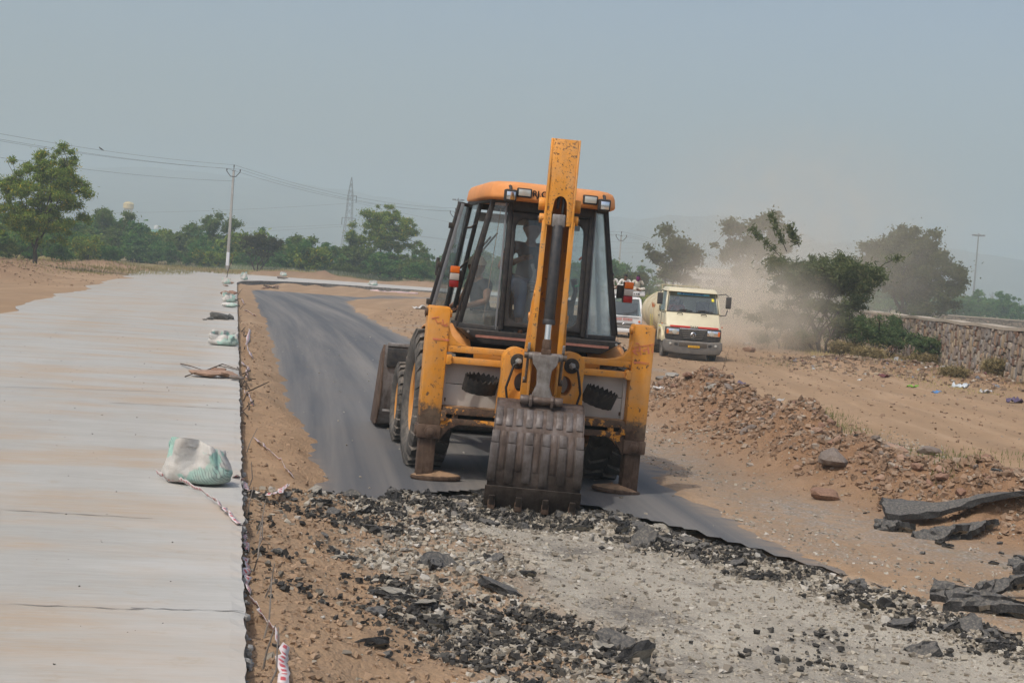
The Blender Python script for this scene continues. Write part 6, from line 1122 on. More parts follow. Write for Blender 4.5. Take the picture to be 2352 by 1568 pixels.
rg = np.random.default_rng(3); pts = sample(27000, w_st, 4); sz = .010+.048*rg.random(len(pts))**2.8; tag(pebbles('rubble', pts, sz, M_peb, 5), 'loose grey crushed stone of the torn-up road bed', 'rubble', kind='stuff')
def w_bed(x, y): a, b, c, d = weight(x, y); return c*(.4+.6*sst(-.1, .2, fbm(x, y, 1.1, 4, 78)))
pts = sample(9000, w_bed, 6); tag(pebbles('gravel', pts, .008+.024*rg.random(len(pts))**2, M_peb, 7, .4), 'fine chippings lying on the bared grey road base', 'gravel', kind='stuff')
def w_cr(x, y): a, b, c, d = weight(x, y); cl = sst(.0, .16, fbm(x, y, 1.0, 4, 79)); return np.clip(a*cl+b*.9+c*.10*sst(.08, .2, fbm(x, y, .9, 4, 80))+d*.15*cl, 0, 1)
cc_ = sample(150, lambda x, y: np.clip(w_cr(x, y)*1.0, 0, 1), 8); q_ = np.repeat(cc_[:, :2], 90, 0)+rg.normal(size=(150*90, 2))*np.repeat(.05+.16*rg.random(150), 90)[:, None]*np.array([1.35, .8]); q_ = q_[pitmask(q_[:, 0], q_[:, 1]) > .4]; pts = np.column_stack([q_, H(q_[:, 0], q_[:, 1])+.015*np.abs(rg.normal(size=len(q_)))])
tag(pebbles('asphalt_crumbs', pts, .008+.042*rg.random(len(pts))**2.6, M_crumb, 9, .2, .7), 'black crumbs of broken asphalt strewn through the rubble', 'rubble', kind='stuff')
def w_so(x, y): a, b, c, d = weight(x, y); return d*.8+a*.12
M_clod = island_mat('earth_clods', [(0, (.24, .16, .10)), (.6, (.33, .225, .145)), (1, (.37, .26, .175))], .98, .6, 50); pts = sample(3500, w_so, 10); tag(pebbles('soil_clods', pts, .010+.04*rg.random(len(pts))**3, M_clod, 11, .35, .7), 'crumbly brown clods of soil beside the concrete slab', 'soil', kind='stuff')
# single stones and asphalt chunks
def rock_mesh(seed, sub=1, rough_=.22, flat_=.7):
    rn = random.Random(seed); bm = bmesh.new(); bmesh.ops.create_icosphere(bm, subdivisions=sub, radius=.5)
    cuts = [(Vector((rn.gauss(0, 1), rn.gauss(0, 1), rn.gauss(0, 1))).normalized(), rn.uniform(.30, .44)) for _ in range(7)]
    for v in bm.verts:
        v.co *= 1+rough_*(mnoise.noise(v.co*2.3+Vector((seed*3.1, 0, 0))))*1.6
        for n_, d_ in cuts:
            t_ = v.co.dot(n_)-d_
            if t_ > 0: v.co -= n_*t_
        v.co.z *= flat_
    me = bpy.data.meshes.new('rock'); bm.to_mesh(me); bm.free(); return me
def chunk_mesh(seed, thick=.28):
    rn = random.Random(seed); bm = bmesh.new(); bmesh.ops.create_icosphere(bm, subdivisions=3, radius=1); ph0 = [rn.uniform(0, 6.28) for _ in range(4)]; cuts = [(rn.uniform(0, 6.28), rn.uniform(.26, .44)) for _ in range(5)]; so_ = Vector((seed*1.7, seed*.3, 0))
    for v in bm.verts:
        d = v.co.copy(); ph = math.atan2(d.y, d.x); rad = math.hypot(d.x, d.y); rim = .5*(1+.16*math.sin(2*ph+ph0[0])+.10*math.sin(3*ph+ph0[1])); zz = math.copysign(abs(d.z)**.45, d.z)*thick*.5; rr_ = min(1, rad*1.35)*rim; x, y = math.cos(ph)*rr_, math.sin(ph)*rr_*.78
        for a, dd in cuts:
            t_ = x*math.cos(a)+y*math.sin(a)-dd
            if t_ > 0: x -= math.cos(a)*t_; y -= math.sin(a)*t_
        p = Vector((x, y, zz)); sd = 1-min(1, abs(d.z)**2*1.4); p += Vector((math.cos(ph), math.sin(ph), 0))*sd*(.16*mnoise.noise(p*5+so_)+.09*mnoise.noise(p*13+so_)); p.z += thick*(.30*mnoise.noise(p*3.1+so_)+.16*mnoise.noise(p*9+so_)+.10*mnoise.noise(p*19+so_)); v.co = p
    me = bpy.data.meshes.new('chunk'); bm.normal_update(); bm.to_mesh(me); bm.free(); return me
k = NM('asphalt_top', .85, 0, .3); k.col(k.ramp(k.noise(45, 5, .7, k.co('World')), [(.3, (.05, .05, .05)), (.5, (.10, .096, .09)), (.62, (.17, .155, .13)), (.8, (.27, .24, .19))])); k.bump(k.noise(90, 4, .7, k.co('World')), .6, .006); M_atop = k.m
k = NM('asphalt_break', .7, 0, .45); k.col(k.ramp(k.noise(70, 5, .75, k.co('World')), [(.3, (.010, .010, .010)), (.52, (.030, .029, .028)), (.68, (.085, .078, .068)), (.82, (.20, .17, .13))])); k.bump(k.noise(80, 5, .8, k.co('World')), .9, .012); M_aside = k.m
k = NM('asphalt_under', .95, 0, .15); k.col(k.ramp(k.noise(26, 6, .7, k.co('World')), [(.3, (.20, .18, .145)), (.55, (.33, .305, .255)), (.75, (.42, .39, .34))])); k.bump(k.noise(30, 6, .75, k.co('World')), .8, .02); M_aund = k.m
def dress(me):
    for m in (M_atop, M_aside, M_aund): me.materials.append(m)
    for p in me.polygons: p.material_index = 0 if p.normal.z > .80 else (2 if p.normal.z < -.80 else 1)
    return me
CH = [dress(chunk_mesh(100+i, (.22, .3, .4, .26)[i % 4])) for i in range(14)]; RK = [rock_mesh(200+i) for i in range(10)]; RKB = [rock_mesh(230+i, 2) for i in range(6)]
M_rg = [mat('grey_stone', c, .9, 0, .2, 18, .5, 60) for c in ((.30, .28, .245), (.40, .375, .33), (.20, .185, .165))]; M_rb = [mat('brown_stone', c, .93, 0, .25, 14, .5, 50) for c in ((.24, .145, .10), (.32, .21, .15), (.20, .165, .14), (.25, .15, .105))]
def put(name, me, m, loc, s, rot, label, cat, group=None):
    o = bpy.data.objects.new(name, me if m is None else me); COL.objects.link(o)
    if m is not None:
        if len(me.materials) == 0: me.materials.append(m)
        o.material_slots[0].link = 'OBJECT'; o.material_slots[0].material = m
    o.location = loc; o.scale = s if hasattr(s, '__len__') else (s, s, s); o.rotation_euler = rot; return tag(o, label, cat, group)
rnd = random.Random(17)
def zone_of(x, y):
    dep = float(ipt(x, YB))-y
    if dep < 1.1: return 'along the broken road edge left of the bucket' if x < -.1 else 'along the broken road edge right of the bucket' if x < 2.2 else 'along the far right end of the broken edge'
    if x-float(edge(y)) < 1.3: return 'on the brown soil beside the slab'
    if x < float(ipt(y, BEDX)): return 'in the rubble left of the bared grey base'
    return 'on the bared grey road base'
def w_ch(x, y): a, b, c, d = weight(x, y); cl = sst(-.02, .14, fbm(x, y, .9, 3, 81)); return np.clip(a*cl*.8+b*1.0+d*.05, 0, 1)
pts = sample(235, w_ch, 12)
for i, p in enumerate(pts):
    s = .05+.16*rnd.random()**2.2; fl = rnd.random(); put('asphalt_chunk', rnd.choice(CH), None, (p[0], p[1], p[2]+s*.10), (s*rnd.uniform(.8, 1.4), s, s*rnd.uniform(.8, 1.2)), (rnd.gauss(0, .35)+(math.pi if fl < .22 else 0), rnd.gauss(0, .35), rnd.uniform(0, 6.28)), ('larger ' if s > .15 else 'small ')+'broken black asphalt chunk '+zone_of(p[0], p[1]), 'asphalt chunk', 'asphalt chunks '+zone_of(p[0], p[1]))
SAL = [(1140, 1335, .50, 0, 'thick dark asphalt slab on the left rim of the bared grey base'), (1420, 1470, .40, 1, 'curved broken asphalt sheet at the bottom centre of the rubble'), (1450, 1505, .42, 1, 'pale-bottomed asphalt slab leaning at the bottom centre'), (905, 1365, .46, 2, 'overturned asphalt slab showing its pale underside left of centre'), (975, 1385, .40, 2, 'cracked pale overturned slab beside the larger overturned one'), (850, 1225, .30, 0, 'flat grey asphalt piece in the middle of the rubble'), (1480, 1225, .42, 1, 'long asphalt splinter standing up right of the bucket'), (1105, 1135, .34, 1, 'dark asphalt lump against the left side of the bucket'), (1340, 1190, .30, 1, 'asphalt chunk at the right toe of the bucket'), (780, 1295, .20, 2, 'black-and-pale chunk lying alone on the brown soil'), (860, 1430, .26, 0, 'jagged black asphalt lump in the brown soil at lower left'), (860, 1510, .34, 0, 'large black clod near the bottom edge of the brown soil'), (1270, 1470, .30, 1, 'wedge of asphalt at the end of the rubble ridge'), (1720, 1245, .34, 0, 'thin asphalt plate on the edge of the remaining road'), (1580, 1200, .3, 1, 'asphalt plate tilted at the broken road edge'), (2070, 1400, .34, 0, 'dark flat asphalt plate at the right of the grey base'), (2130, 1455, .3, 1, 'asphalt sliver half buried near the right rubble'), (740, 1155, .34, 2, 'pale-topped slab at the left end of the broken road edge'), (800, 1165, .30, 1, 'dark slab next to the pale one at the broken road edge'), (1010, 1290, .38, 1, 'long thin asphalt strip pointing at the bucket')]
for i, (px, py, s, md, lb_) in enumerate(SAL):
    g_ = G(px, py, -.03); z = h1(g_.x, g_.y); rot = (rnd.gauss(0, .2), rnd.gauss(0, .2), rnd.uniform(0, 6)) if md == 0 else ((rnd.uniform(.5, .9)*rnd.choice((-1, 1)), rnd.gauss(0, .3), rnd.uniform(-.5, .5)) if md == 1 else (math.pi+rnd.uniform(-.25, .1), rnd.gauss(0, .15), rnd.uniform(0, 6)))
    put('asphalt_slab', CH[i % 14], None, (g_.x, g_.y, z+s*.04), (s*.85, s*.62, s*.5), rot, lb_, 'asphalt slab')
pts = sample(230, lambda x, y: w_st(x, y), 14)
for p in pts:
    s = .04+.05*rnd.random()**1.8; put('broken_stone', rnd.choice(RK), rnd.choice(M_rg), (p[0], p[1], p[2]+s*.2), (s*1.2, s, s), (rnd.gauss(0, .5), rnd.gauss(0, .5), rnd.uniform(0, 6)), 'pale grey broken stone '+zone_of(p[0], p[1]), 'stone', 'stones '+zone_of(p[0], p[1]))
# long heap
def berm_pts(n, seed, wid=.75, far=1.0):
    rg_ = np.random.default_rng(seed); t_ = rg_.random(n)*5.4; i = t_.astype(int); f = (t_-i)[:, None]; A = np.array(BERM); p = A[i]*(1-f)+A[i+1]*f; d = A[i+1]-A[i]; d /= np.linalg.norm(d, axis=1)[:, None]; nn_ = np.stack([-d[:, 1], d[:, 0]], 1); p = p+nn_*(rg_.normal(size=n)*wid*.55)[:, None]; return np.column_stack([p, H(p[:, 0], p[:, 1])])
pts = berm_pts(20000, 20, .72); tag(pebbles('rubble', pts, .014+.075*rg.random(len(pts))**3.2, M_peb2, 21, .3, .7), 'brown stones and clods of the long rubble heap', 'rubble', kind='stuff')
for i, p in enumerate(berm_pts(260, 22, .62)):
    s = .06+.12*rnd.random()**2.2; dark = rnd.random() < .08; put('field_stone' if not dark else 'asphalt_chunk', rnd.choice(RK) if not dark else rnd.choice(CH), (rnd.choice(M_rb+M_rb+[M_rg[0]]) if not dark else None), (p[0], p[1], p[2]+s*.18), (s*1.25, s, s), (rnd.gauss(0, .4), rnd.gauss(0, .4), rnd.uniform(0, 6)), ('brown field stone on the ' if not dark else 'black asphalt lump on the ')+('far end of the rubble heap by the tanker' if p[1] > 22 else 'middle of the long rubble heap' if p[1] > 17 else 'near right end of the rubble heap'), 'stone' if not dark else 'asphalt chunk', ('stones' if not dark else 'asphalt lumps')+(' at the far end of the heap' if p[1] > 22 else ' in the middle of the heap' if p[1] > 17 else ' at the near end of the heap'))
# loose gravel on the dirt, the island and the road
def w_dirt(x, y): return np.clip((x > ipt(y, RA)+.05)*(1-pitmask(x, y))*(.15+.85*sst(-.02, .15, fbm(x, y, .5, 4, 31))), 0, 1)
pts = sample(9000, w_dirt, 30, (1.2, 7, 8.5, 27)); tag(pebbles('gravel', pts, .008+.035*rg.random(len(pts))**3, M_peb, 31, .35), 'grey gravel scattered over the dirt shoulder', 'gravel', kind='stuff')
pts = sample(5000, lambda x, y: .7*(x > ipt(y, RA)), 32, (-6, 16, 24, 75)); tag(pebbles('gravel', pts, .02+.07*rg.random(len(pts))**3, M_peb2, 33, .35), 'small stones strewn over the dirt track', 'gravel', kind='stuff')
pts = sample(260, lambda x, y: (x > ipt(y, LA))*(x < ipt(y, RA))*(y > ipt(x, YB)), 34, (-8, 3, 12, 45)); tag(pebbles('gravel', pts+np.array([0, 0, .0])*1 if False else np.column_stack([pts[:, :2], cross(pts[:, 0])]), .008+.03*rg.random(len(pts))**2, M_peb, 35, .3), 'few chippings lying on the dark asphalt', 'gravel', kind='stuff')
pts = sample(420, lambda x, y: (x < edge(y)-.1)*(x > ipt(y, XL)+.3), 36, (-9, 1, 6, 40)); tag(pebbles('debris', np.column_stack([pts[:, :2], 0*pts[:, 0]+.30]), .004+.010*rg.random(len(pts))**2, M_crumb, 37, .3), 'dark specks of debris on the concrete slab', 'debris', kind='stuff')
pts = sample(700, lambda x, y: (x > edge(y)+.1)*(x < ipt(y, LA)), 38, (-9, 0, 13, 45)); tag(pebbles('soil_clods', pts, .012+.04*rg.random(len(pts))**2.5, M_clod, 39, .35), 'soil clods on the sandy strip between slab and asphalt', 'soil', kind='stuff')
# mortar lumps along the broken slab edge: parts of the slab
for i in range(120):
    y = 6.3+rnd.random()**1.6*16; s = .015+.045*rnd.random()**2; o_ = bpy.data.objects.new('mortar_lump', rnd.choice(RK)); COL.objects.link(o_); o_.parent = slab; o_.location = (float(edge(y))+rnd.uniform(.0, .03), y, rnd.uniform(.12, .285)); o_.scale = (s, s*1.4, s*1.3); o_.rotation_euler = (rnd.uniform(0, 6), rnd.uniform(0, 6), 0); o_.material_slots[0].link = 'OBJECT'; o_.material_slots[0].material = M_mort
# lifted sheets of asphalt at the right
def sheet(cx, cy, L, Wd, rz, prof, label, th=.055, z0=None, seed=0):
    rn = random.Random(seed); mb = MB(); n, m_ = 16, 5; ca, sa = math.cos(rz), math.sin(rz); zb = h1(cx, cy) if z0 is None else z0
    for lay_ in (0, 1):
        for i in range(n+1):
            u = i/n; zc = float(np.interp(u, [p[0] for p in prof], [p[1] for p in prof]))
            for j in range(m_+1):
                v = j/m_-.5; x = (u-.5)*L+rn.uniform(-.02, .02); y = v*Wd*(1+.25*math.sin(u*9+seed))+rn.uniform(-.02, .02); mb.v.append((cx+x*ca-y*sa, cy+x*sa+y*ca, zb+zc+.05*math.sin(v*3+u*4)+rn.uniform(-.008, .008)-lay_*th))
    N = (n+1)*(m_+1)
    for i in range(n):
        for j in range(m_): a = i*(m_+1)+j; mb.f += [(a, a+m_+1, a+m_+2, a+1), (N+a, N+a+1, N+a+m_+2, N+a+m_+1)]
    for i in range(n):
        for j in (0, m_): a = i*(m_+1)+j; mb.f.append((a, a+m_+1, N+a+m_+1, N+a))
    for j in range(m_):
        for i in (0, n): a = i*(m_+1)+j; mb.f.append((a, a+1, N+a+1, N+a))
    me = mb.mesh('asphalt_sheet'); 
    for m in (M_atop, M_aside, M_aund): me.materials.append(m)
    for p in me.polygons: p.material_index = 1 if abs(p.normal.z) < .45 else (0 if p.normal.z > 0 else 2)
    return tag(ob('asphalt_sheet', me), label, 'asphalt sheet')
g_ = G(2215, 1222, -.1); sheet(g_.x, g_.y, 1.6, .34, R_(-3), [(0, .03), (.35, .05), (.6, .19), (.8, .27), (1, .24)], 'long bowed asphalt sheet lying on the dirt at the right edge', seed=1)
g_ = G(2300, 1188, -.1); sheet(g_.x, g_.y, .62, .34, R_(8), [(0, .20), (.3, .30), (1, .27)], 'short asphalt flap lifted behind the bowed sheet', seed=2)
g_ = G(2215, 1238, -.1); sheet(g_.x, g_.y-.05, .55, .25, R_(25), [(0, .0), (1, .14)], 'slanting asphalt strip under the front of the bowed sheet', seed=3); g_ = G(2150, 1238, -.1); sheet(g_.x, g_.y-.1, .5, .22, R_(22), [(0, .0), (1, .12)], 'second slanting asphalt strip left of the first one', seed=4)
g_ = G(2050, 1226, -.1); sheet(g_.x, g_.y, .36, .16, R_(4), [(0, .05), (1, .06)], 'small flat asphalt strip left of the bowed sheet', seed=5)
g_ = G(2310, 1395, -.15); sheet(g_.x, g_.y, .5, .12, R_(14), [(0, .05), (.4, .10), (1, .20)], 'dark torn asphalt sheet stacked near the lower right corner', seed=6); g_ = G(2250, 1420, -.15); sheet(g_.x, g_.y, .7, .10, R_(-24), [(0, .10), (1, .05)], 'long asphalt blade under the stack at lower right', seed=7); g_ = G(2300, 1440, -.15); sheet(g_.x, g_.y, .8, .10, R_(-20), [(0, .09), (1, .04)], 'lowest asphalt blade of the lower right stack', seed=8)
for i, (px, py, s) in enumerate(((2345, 1290, .2), (2335, 1305, .17), (2348, 1322, .22), (2160, 1255, .14), (2175, 1262, .12), (2040, 1202, .1), (1690, 1250, .07), (2118, 1278, .07), (2280, 1300, .09), (2295, 1255, .07), (2300, 1275, .06), (1985, 1190, .05))): g_ = G(px, py, -.1); put('asphalt_chunk', CH[i % 14], None, (g_.x, g_.y, h1(g_.x, g_.y)+s*.12), s, (rnd.gauss(0, .3), rnd.gauss(0, .3), rnd.uniform(0, 6)), 'black asphalt chunk lying on the bare dirt at the right', 'asphalt chunk', 'asphalt chunks on the dirt')
# larger stones with a place of their own
for i, (px, py, s, m, lb_) in enumerate(((1690, 965, .26, 1, 'upright pale brown stone at the foot of the rubble heap'), (1845, 975, .2, 2, 'flat grey stone on the slope of the rubble heap'), (2040, 1035, .45, 1, 'broad brown boulder beyond the rubble heap on the track'), (1890, 1150, .3, 0, 'flat reddish stone on the dirt shoulder'), (1905, 1128, .42, 2, 'long grey-green block lying on the dirt shoulder'), (2160, 1180, .16, 3, 'reddish stone near the lifted asphalt sheet'), (2195, 1155, .14, 1, 'angular brown stone behind the lifted asphalt sheet'), (2130, 1040, .3, 2, 'low grey stone on the track at the right'), (1720, 805, .5, 1, 'brown boulder beside the track near the brush'), (1780, 1012, .2, 2, 'grey stone at the foot of the heap beside the gravel strip'), (1940, 1030, .24, 0, 'dark brown stone on the crest of the heap'), (2010, 1020, .26, 2, 'rounded stone on the back slope of the heap'))): g_ = G(px, py, -.05); z = h1(g_.x, g_.y); put('boulder', RKB[i % 6], M_rb[m], (g_.x, g_.y, z+s*.18), (s*1.3, s*.8, s*(1.2 if i == 0 else .8)), (0, 0, rnd.uniform(0, 6)), lb_, 'stone')
# ================================================================== ON THE SLAB
def onslab(px, py): g_ = G(px, py, .30); return g_
for i, (px, py, s, fl, m, lb_) in enumerate(((470, 866, .46, .35, 1, 'long pale stone block on the slab edge under dry twigs'), (517, 868, .40, .4, 1, 'flat pinkish stone on the slab edge beside the long block'), (540, 873, .22, .5, 2, 'grey stone at the very edge of the slab next to the flat one'), (502, 860, .26, .6, 0, 'red-brown stone behind the flat pinkish one'), (517, 678, .36, .7, 0, 'left of two red-brown rocks on the slab edge'), (534, 678, .40, .75, 3, 'right of two red-brown rocks on the slab edge'), (530, 652, .35, .6, 1, 'brown stone beside the far white sack'), (519, 658, .3, .5, 1, 'flat brown stone in front of the far white sack'), (645, 641, .9, .4, 2, 'dark stone under the sack on the far slab arm'))): g_ = onslab(px, py); put('rock', RKB[i % 6], M_rb[m], (g_.x, g_.y, .30+s*fl*.38), (s*1.2, s*.7, s*fl), (0, 0, rnd.uniform(-.4, .4)), lb_, 'rock')
M_cmt = mat('hardened_mortar', (.10, .098, .09), .97, 0, .3, 12, .9, 30)
for i, (px, py, s) in enumerate(((500, 733, .52), (483, 734, .22), (527, 733, .34), (470, 735, .10), (514, 734, .24))): g_ = onslab(px, py); put('mortar_heap', RKB[(i+2) % 6], M_cmt, (g_.x, g_.y, .30+s*.15), (s*1.3, s*.8, s*.75), (0, 0, i), ['largest dark lump of hardened mortar on the slab edge', 'small dark mortar lump left of the largest one', 'flat dark mortar lump nearest the slab edge', 'tiny outermost mortar lump on the slab', 'mortar lump between the largest and the flat one'][i], 'mortar lump')
# cement sacks
k = NM('sack_weave', .75, 0, .3); P_ = k.co(); tm_ = k.ramp(k.noise(2.6, 3, .5, k.co('Object', (2.0, 1.2, 1.6))), [(.50, 0), (.53, 1)]); b_ = k.mix(tm_, (.56, .545, .51), (.33, .53, .46)); b_ = k.mix(k.ramp(k.noise(6, 6, .65, P_), [(.42, 0), (.72, .75)]), b_, (.36, .325, .28)); pr_ = k.math('MULTIPLY', k.ramp(k.n('TexWave', iVector=k.co('Object', (1, 1, 1), (0, .5, .3)), iScale=17.0, iDistortion=6.0, iDetail=3.0).outputs[1], [(.78, 0), (.84, 1)]), k.ramp(k.noise(4, 2, .5, P_), [(.56, 0), (.62, 1)])); k.col(k.mix(k.math('MULTIPLY', pr_, .6), b_, (.13, .14, .15))); k.bump(k.noise(16, 6, .7, P_), .6, .02); M_sack = k.m
def sack(px, py, w_, h_, seed, label, slab_z_=.30, open_=True, dep=.62):
    """slumped woven sack: one sheet from the full base up to a gaping, folded rim"""
    rn = random.Random(seed); g_ = G(px, py, slab_z_); root = empty('cement_sack', (g_.x, g_.y, slab_z_), R_(rn.uniform(-12, 12)), label, 'sack', 'cement sacks on the slab edge'); mb = MB(); n, m_ = 72, 26; f1, f2, f3 = (rn.uniform(0, 6.28) for _ in range(3)); lean = rn.uniform(-.12, .12)
    for i in range(m_+1):
        t = i/m_
        for j in range(n):
            u = 2*math.pi*j/n; c_, s_ = math.cos(u), math.sin(u); nz = mnoise.noise(Vector((c_*1.6, s_*1.6, seed+t*1.4))); nf = mnoise.noise(Vector((c_*3.4, s_*3.4, seed*2+t*2.2)))
            if open_:
                full = (.02+.98*min(1, t/.10)**.5) if t < .10 else 1+.10*math.sin(min(1, (t-.1)/.35)*math.pi)-.42*max(0, t-.45)**1.0/.55*(.75+.6*nz)
                fold = max(0, t-.12)*(.24*math.sin(4*u+f1)+.20*math.sin(7*u+f2)+.55*nf)-.10*abs(mnoise.noise(Vector((c_*5, s_*5, seed*3+t*5)))); r = full*(1+fold+.08*nz); rim = .78+.34*math.sin(u+f3)+.30*mnoise.noise(Vector((c_*1.5, s_*1.5, seed+9))); tt = min(t/.80, 1); z = h_*(tt**.85)*(.52+.48*rim*tt)+(.05*h_*nf*t); over = max(0, (t-.80)/.20)
                r += over*(.20+.25*nz); z -= over*h_*(.22+.30*max(0, math.sin(2*u+f2)))
            else:
                full = math.sin(math.pi*min(1, .03+t*.94))**.5; r = full*(1+.10*nz+.05*nf); z = h_*t*(1+.25*nz)
            x = r*abs(c_)**.8*math.copysign(1, c_)*w_/2; y = r*abs(s_)**.8*math.copysign(1, s_)*w_*dep/2; mb.v.append((x+lean*z, y-.08*z, max(0, z)))
    for i in range(m_):
        for j in range(n): mb.f.append((i*n+j, i*n+(j+1) % n, (i+1)*n+(j+1) % n, (i+1)*n+j))
    mb.f.append(tuple(range(n)))
    if not open_: mb.f.append(tuple(m_*n+j for j in range(n)))
    body = mb.build('body', M_sack, root, 0, 2, 75)
    if open_:
        md = body.modifiers.new('t', 'SOLIDIFY'); md.thickness = .005; fl = MB(); fl.v = [(math.cos(2*math.pi*j/24)*w_*.36, math.sin(2*math.pi*j/24)*w_*dep*.36, h_*.30+.02*math.sin(j)) for j in range(24)]+[(0, 0, h_*.36)]; fl.f = [(j, (j+1) % 24, 24) for j in range(24)]; fl.build('cement_fill', M_mort, root, 0, 2, 80)
    return root, body
s1, sb1 = sack(452, 1110, .50, .33, 3, 'nearest crumpled white and green cement sack, largest in view'); sack(512, 793, .56, .28, 5, 'white cement sack in the middle of the slab edge behind the twigs')
sack(527, 706, .55, .16, 8, 'flat green cement sack lying in front of another', open_=False, dep=.5); sack(527, 694, .48, .34, 9, 'upright crumpled sack behind the flat green one'); sack(519, 652, .5, .36, 11, 'white sack near the bend with a stick beside it'); sack(561, 643, .5, .55, 12, 'white sack standing on the inside of the bend'); sack(651, 634, .6, .36, 13, 'sack lying on a dark stone on the far slab arm', .42); sack(857, 656, .7, .42, 14, 'white sack farthest along the far slab arm')
from mathutils.bvhtree import BVHTree
bvh = BVHTree.FromPolygons([v.co for v in sb1.data.vertices], [p.vertices[:] for p in sb1.data.polygons])
def on_sack(txt, size, cx, cz, rot):
    me = text_mesh(txt, size, 0, .001); ok = True
    for v in me.vertices:
        c_, s_ = math.cos(rot), math.sin(rot); x, z = v.co.x*c_-v.co.y*s_+cx, v.co.x*s_+v.co.y*c_+cz; h_, n_, i_, d_ = bvh.ray_cast(Vector((x, -1, z)), Vector((0, 1, 0)))
        v.co = (h_+Vector((0, -.004, .001))) if h_ else Vector((x, 0, .01))
    ob('print_letters', me, flat('sack_print', (.12, .15, .15), .7), s1)
on_sack('AKSH', .055, .10, .075, R_(-8)); on_sack('मेंट', .05, .16, .13, R_(-12)); 
# barrier tape
k = NM('barrier_tape', .45, 0, .4); uvx = k.n('UVMap'); uvx.uv_map = 'uv'; wv = k.n('TexWave', iVector=uvx.outputs[0], iScale=2.4, iDistortion=1.2, iDetail=3.0, bands_direction='X'); vc = k.n('SeparateXYZ', iVector=uvx.outputs[0]).outputs[1]; k.col(k.mix(k.math('MULTIPLY', k.ramp(wv.outputs[1], [(.45, 0), (.6, 1)]), k.ramp(vc, [(.2, 0), (.3, 1), (.7, 1), (.8, 0)])), (.64, .575, .56), (.50, .09, .10))); M_tape = k.m
def tape(pp, label, wd=.045, lift=.012, slabz=None, crump=.22, grp=None):
    P = []
    for px, py in pp:
        g_ = G(px, py, .0 if slabz is None else .30)
        for _ in range(4):
            z = (.30 if g_.x < float(edge(g_.y)) else h1(g_.x, g_.y)); g_ = G(px, py, z)
        P.append(g_+Vector((0, 0, lift)))
    Q = []; 
    for i in range(len(P)-1):
        for t_ in np.linspace(0, 1, 7)[:-1]: q_ = lerp(P[i], P[i+1], t_); Q.append(q_+Vector((rnd.gauss(0, .008), rnd.gauss(0, .008), abs(rnd.gauss(0, .012)))))
    Q.append(P[-1]); mb = MB(); tw = rnd.uniform(0, 3); s_ = 0; us = []
    for i, q_ in enumerate(Q):
        d_ = (Q[min(i+1, len(Q)-1)]-Q[max(i-1, 0)]).normalized(); sd = d_.cross(Vector((0, 0, 1))).normalized(); tw += rnd.gauss(0, crump); a = math.sin(tw)*1.1; u_ = (sd*math.cos(a)+Vector((0, 0, 1))*abs(math.sin(a)))*wd*1.35*rnd.uniform(.6, 1)
        mb.v += [tuple(q_-u_*.5+Vector((0, 0, abs(math.sin(a))*wd*.5))), tuple(q_+u_*.5+Vector((0, 0, abs(math.sin(a))*wd*.5)))]; s_ += (Q[i]-Q[i-1]).length if i else 0; us += [s_, s_]
        if i: mb.f.append((2*i-2, 2*i-1, 2*i+1, 2*i))
    me = mb.mesh('barrier_tape', 0, 2, 80); ul = me.uv_layers.new(name='uv')
    for lp in me.loops: ul.data[lp.index].uv = (us[lp.vertex_index]*2.2, lp.vertex_index % 2)
    o_ = ob('barrier_tape', me, M_tape); md = o_.modifiers.new('t', 'SOLIDIFY'); md.thickness = .0015; return tag(o_, label, 'tape', grp)
tape([(358, 1094), (375, 1105), (425, 1119), (475, 1145), (515, 1175), (545, 1205), (560, 1232), (565, 1270)], 'long red-and-white tape curving from under the nearest sack to the slab edge', .04); tape([(540, 1098), (556, 1112), (566, 1130), (600, 1138)], 'tape hanging over the slab edge right of the nearest sack'); tape([(614, 1141), (640, 1138), (661, 1122)], 'short curled tape piece on the sand near the asphalt corner'); tape([(585, 1010), (618, 1042), (650, 1072), (674, 1101)], 'thin tape running down the sandy strip towards the asphalt', .03); tape([(578, 1390), (602, 1432), (636, 1490)], 'tape strip on the soil near the bottom left', .05); tape([(655, 1500), (648, 1530), (650, 1575)], 'tape strip at the bottom edge of the soil', .05)
for i, pp in enumerate((((574, 760), (566, 800), (578, 825)), ((560, 715), (575, 722), (588, 728)), ((556, 690), (560, 700)), ((600, 664), (640, 660)), ((960, 676), (900, 672), (850, 668)), ((557, 838), (570, 850), (566, 872)), ((562, 905), (575, 918), (580, 935)), ((566, 1290), (563, 1330), (570, 1372)))): tape(pp, ['crumpled tape on the sand level with the middle sack', 'tape scrap on the sand near the mortar lumps', 'tape scrap by the red-brown rocks', 'tape lying along the inside of the far bend', 'tape along the foot of the far slab arm', 'tape scrap in the sand below the flat pinkish stone', 'tape scrap in the sand above the nearest sack', 'tape caught on the slab edge between two rods'][i], (.07 if i < 3 else .12 if i < 5 else .045), .02, None, .9)
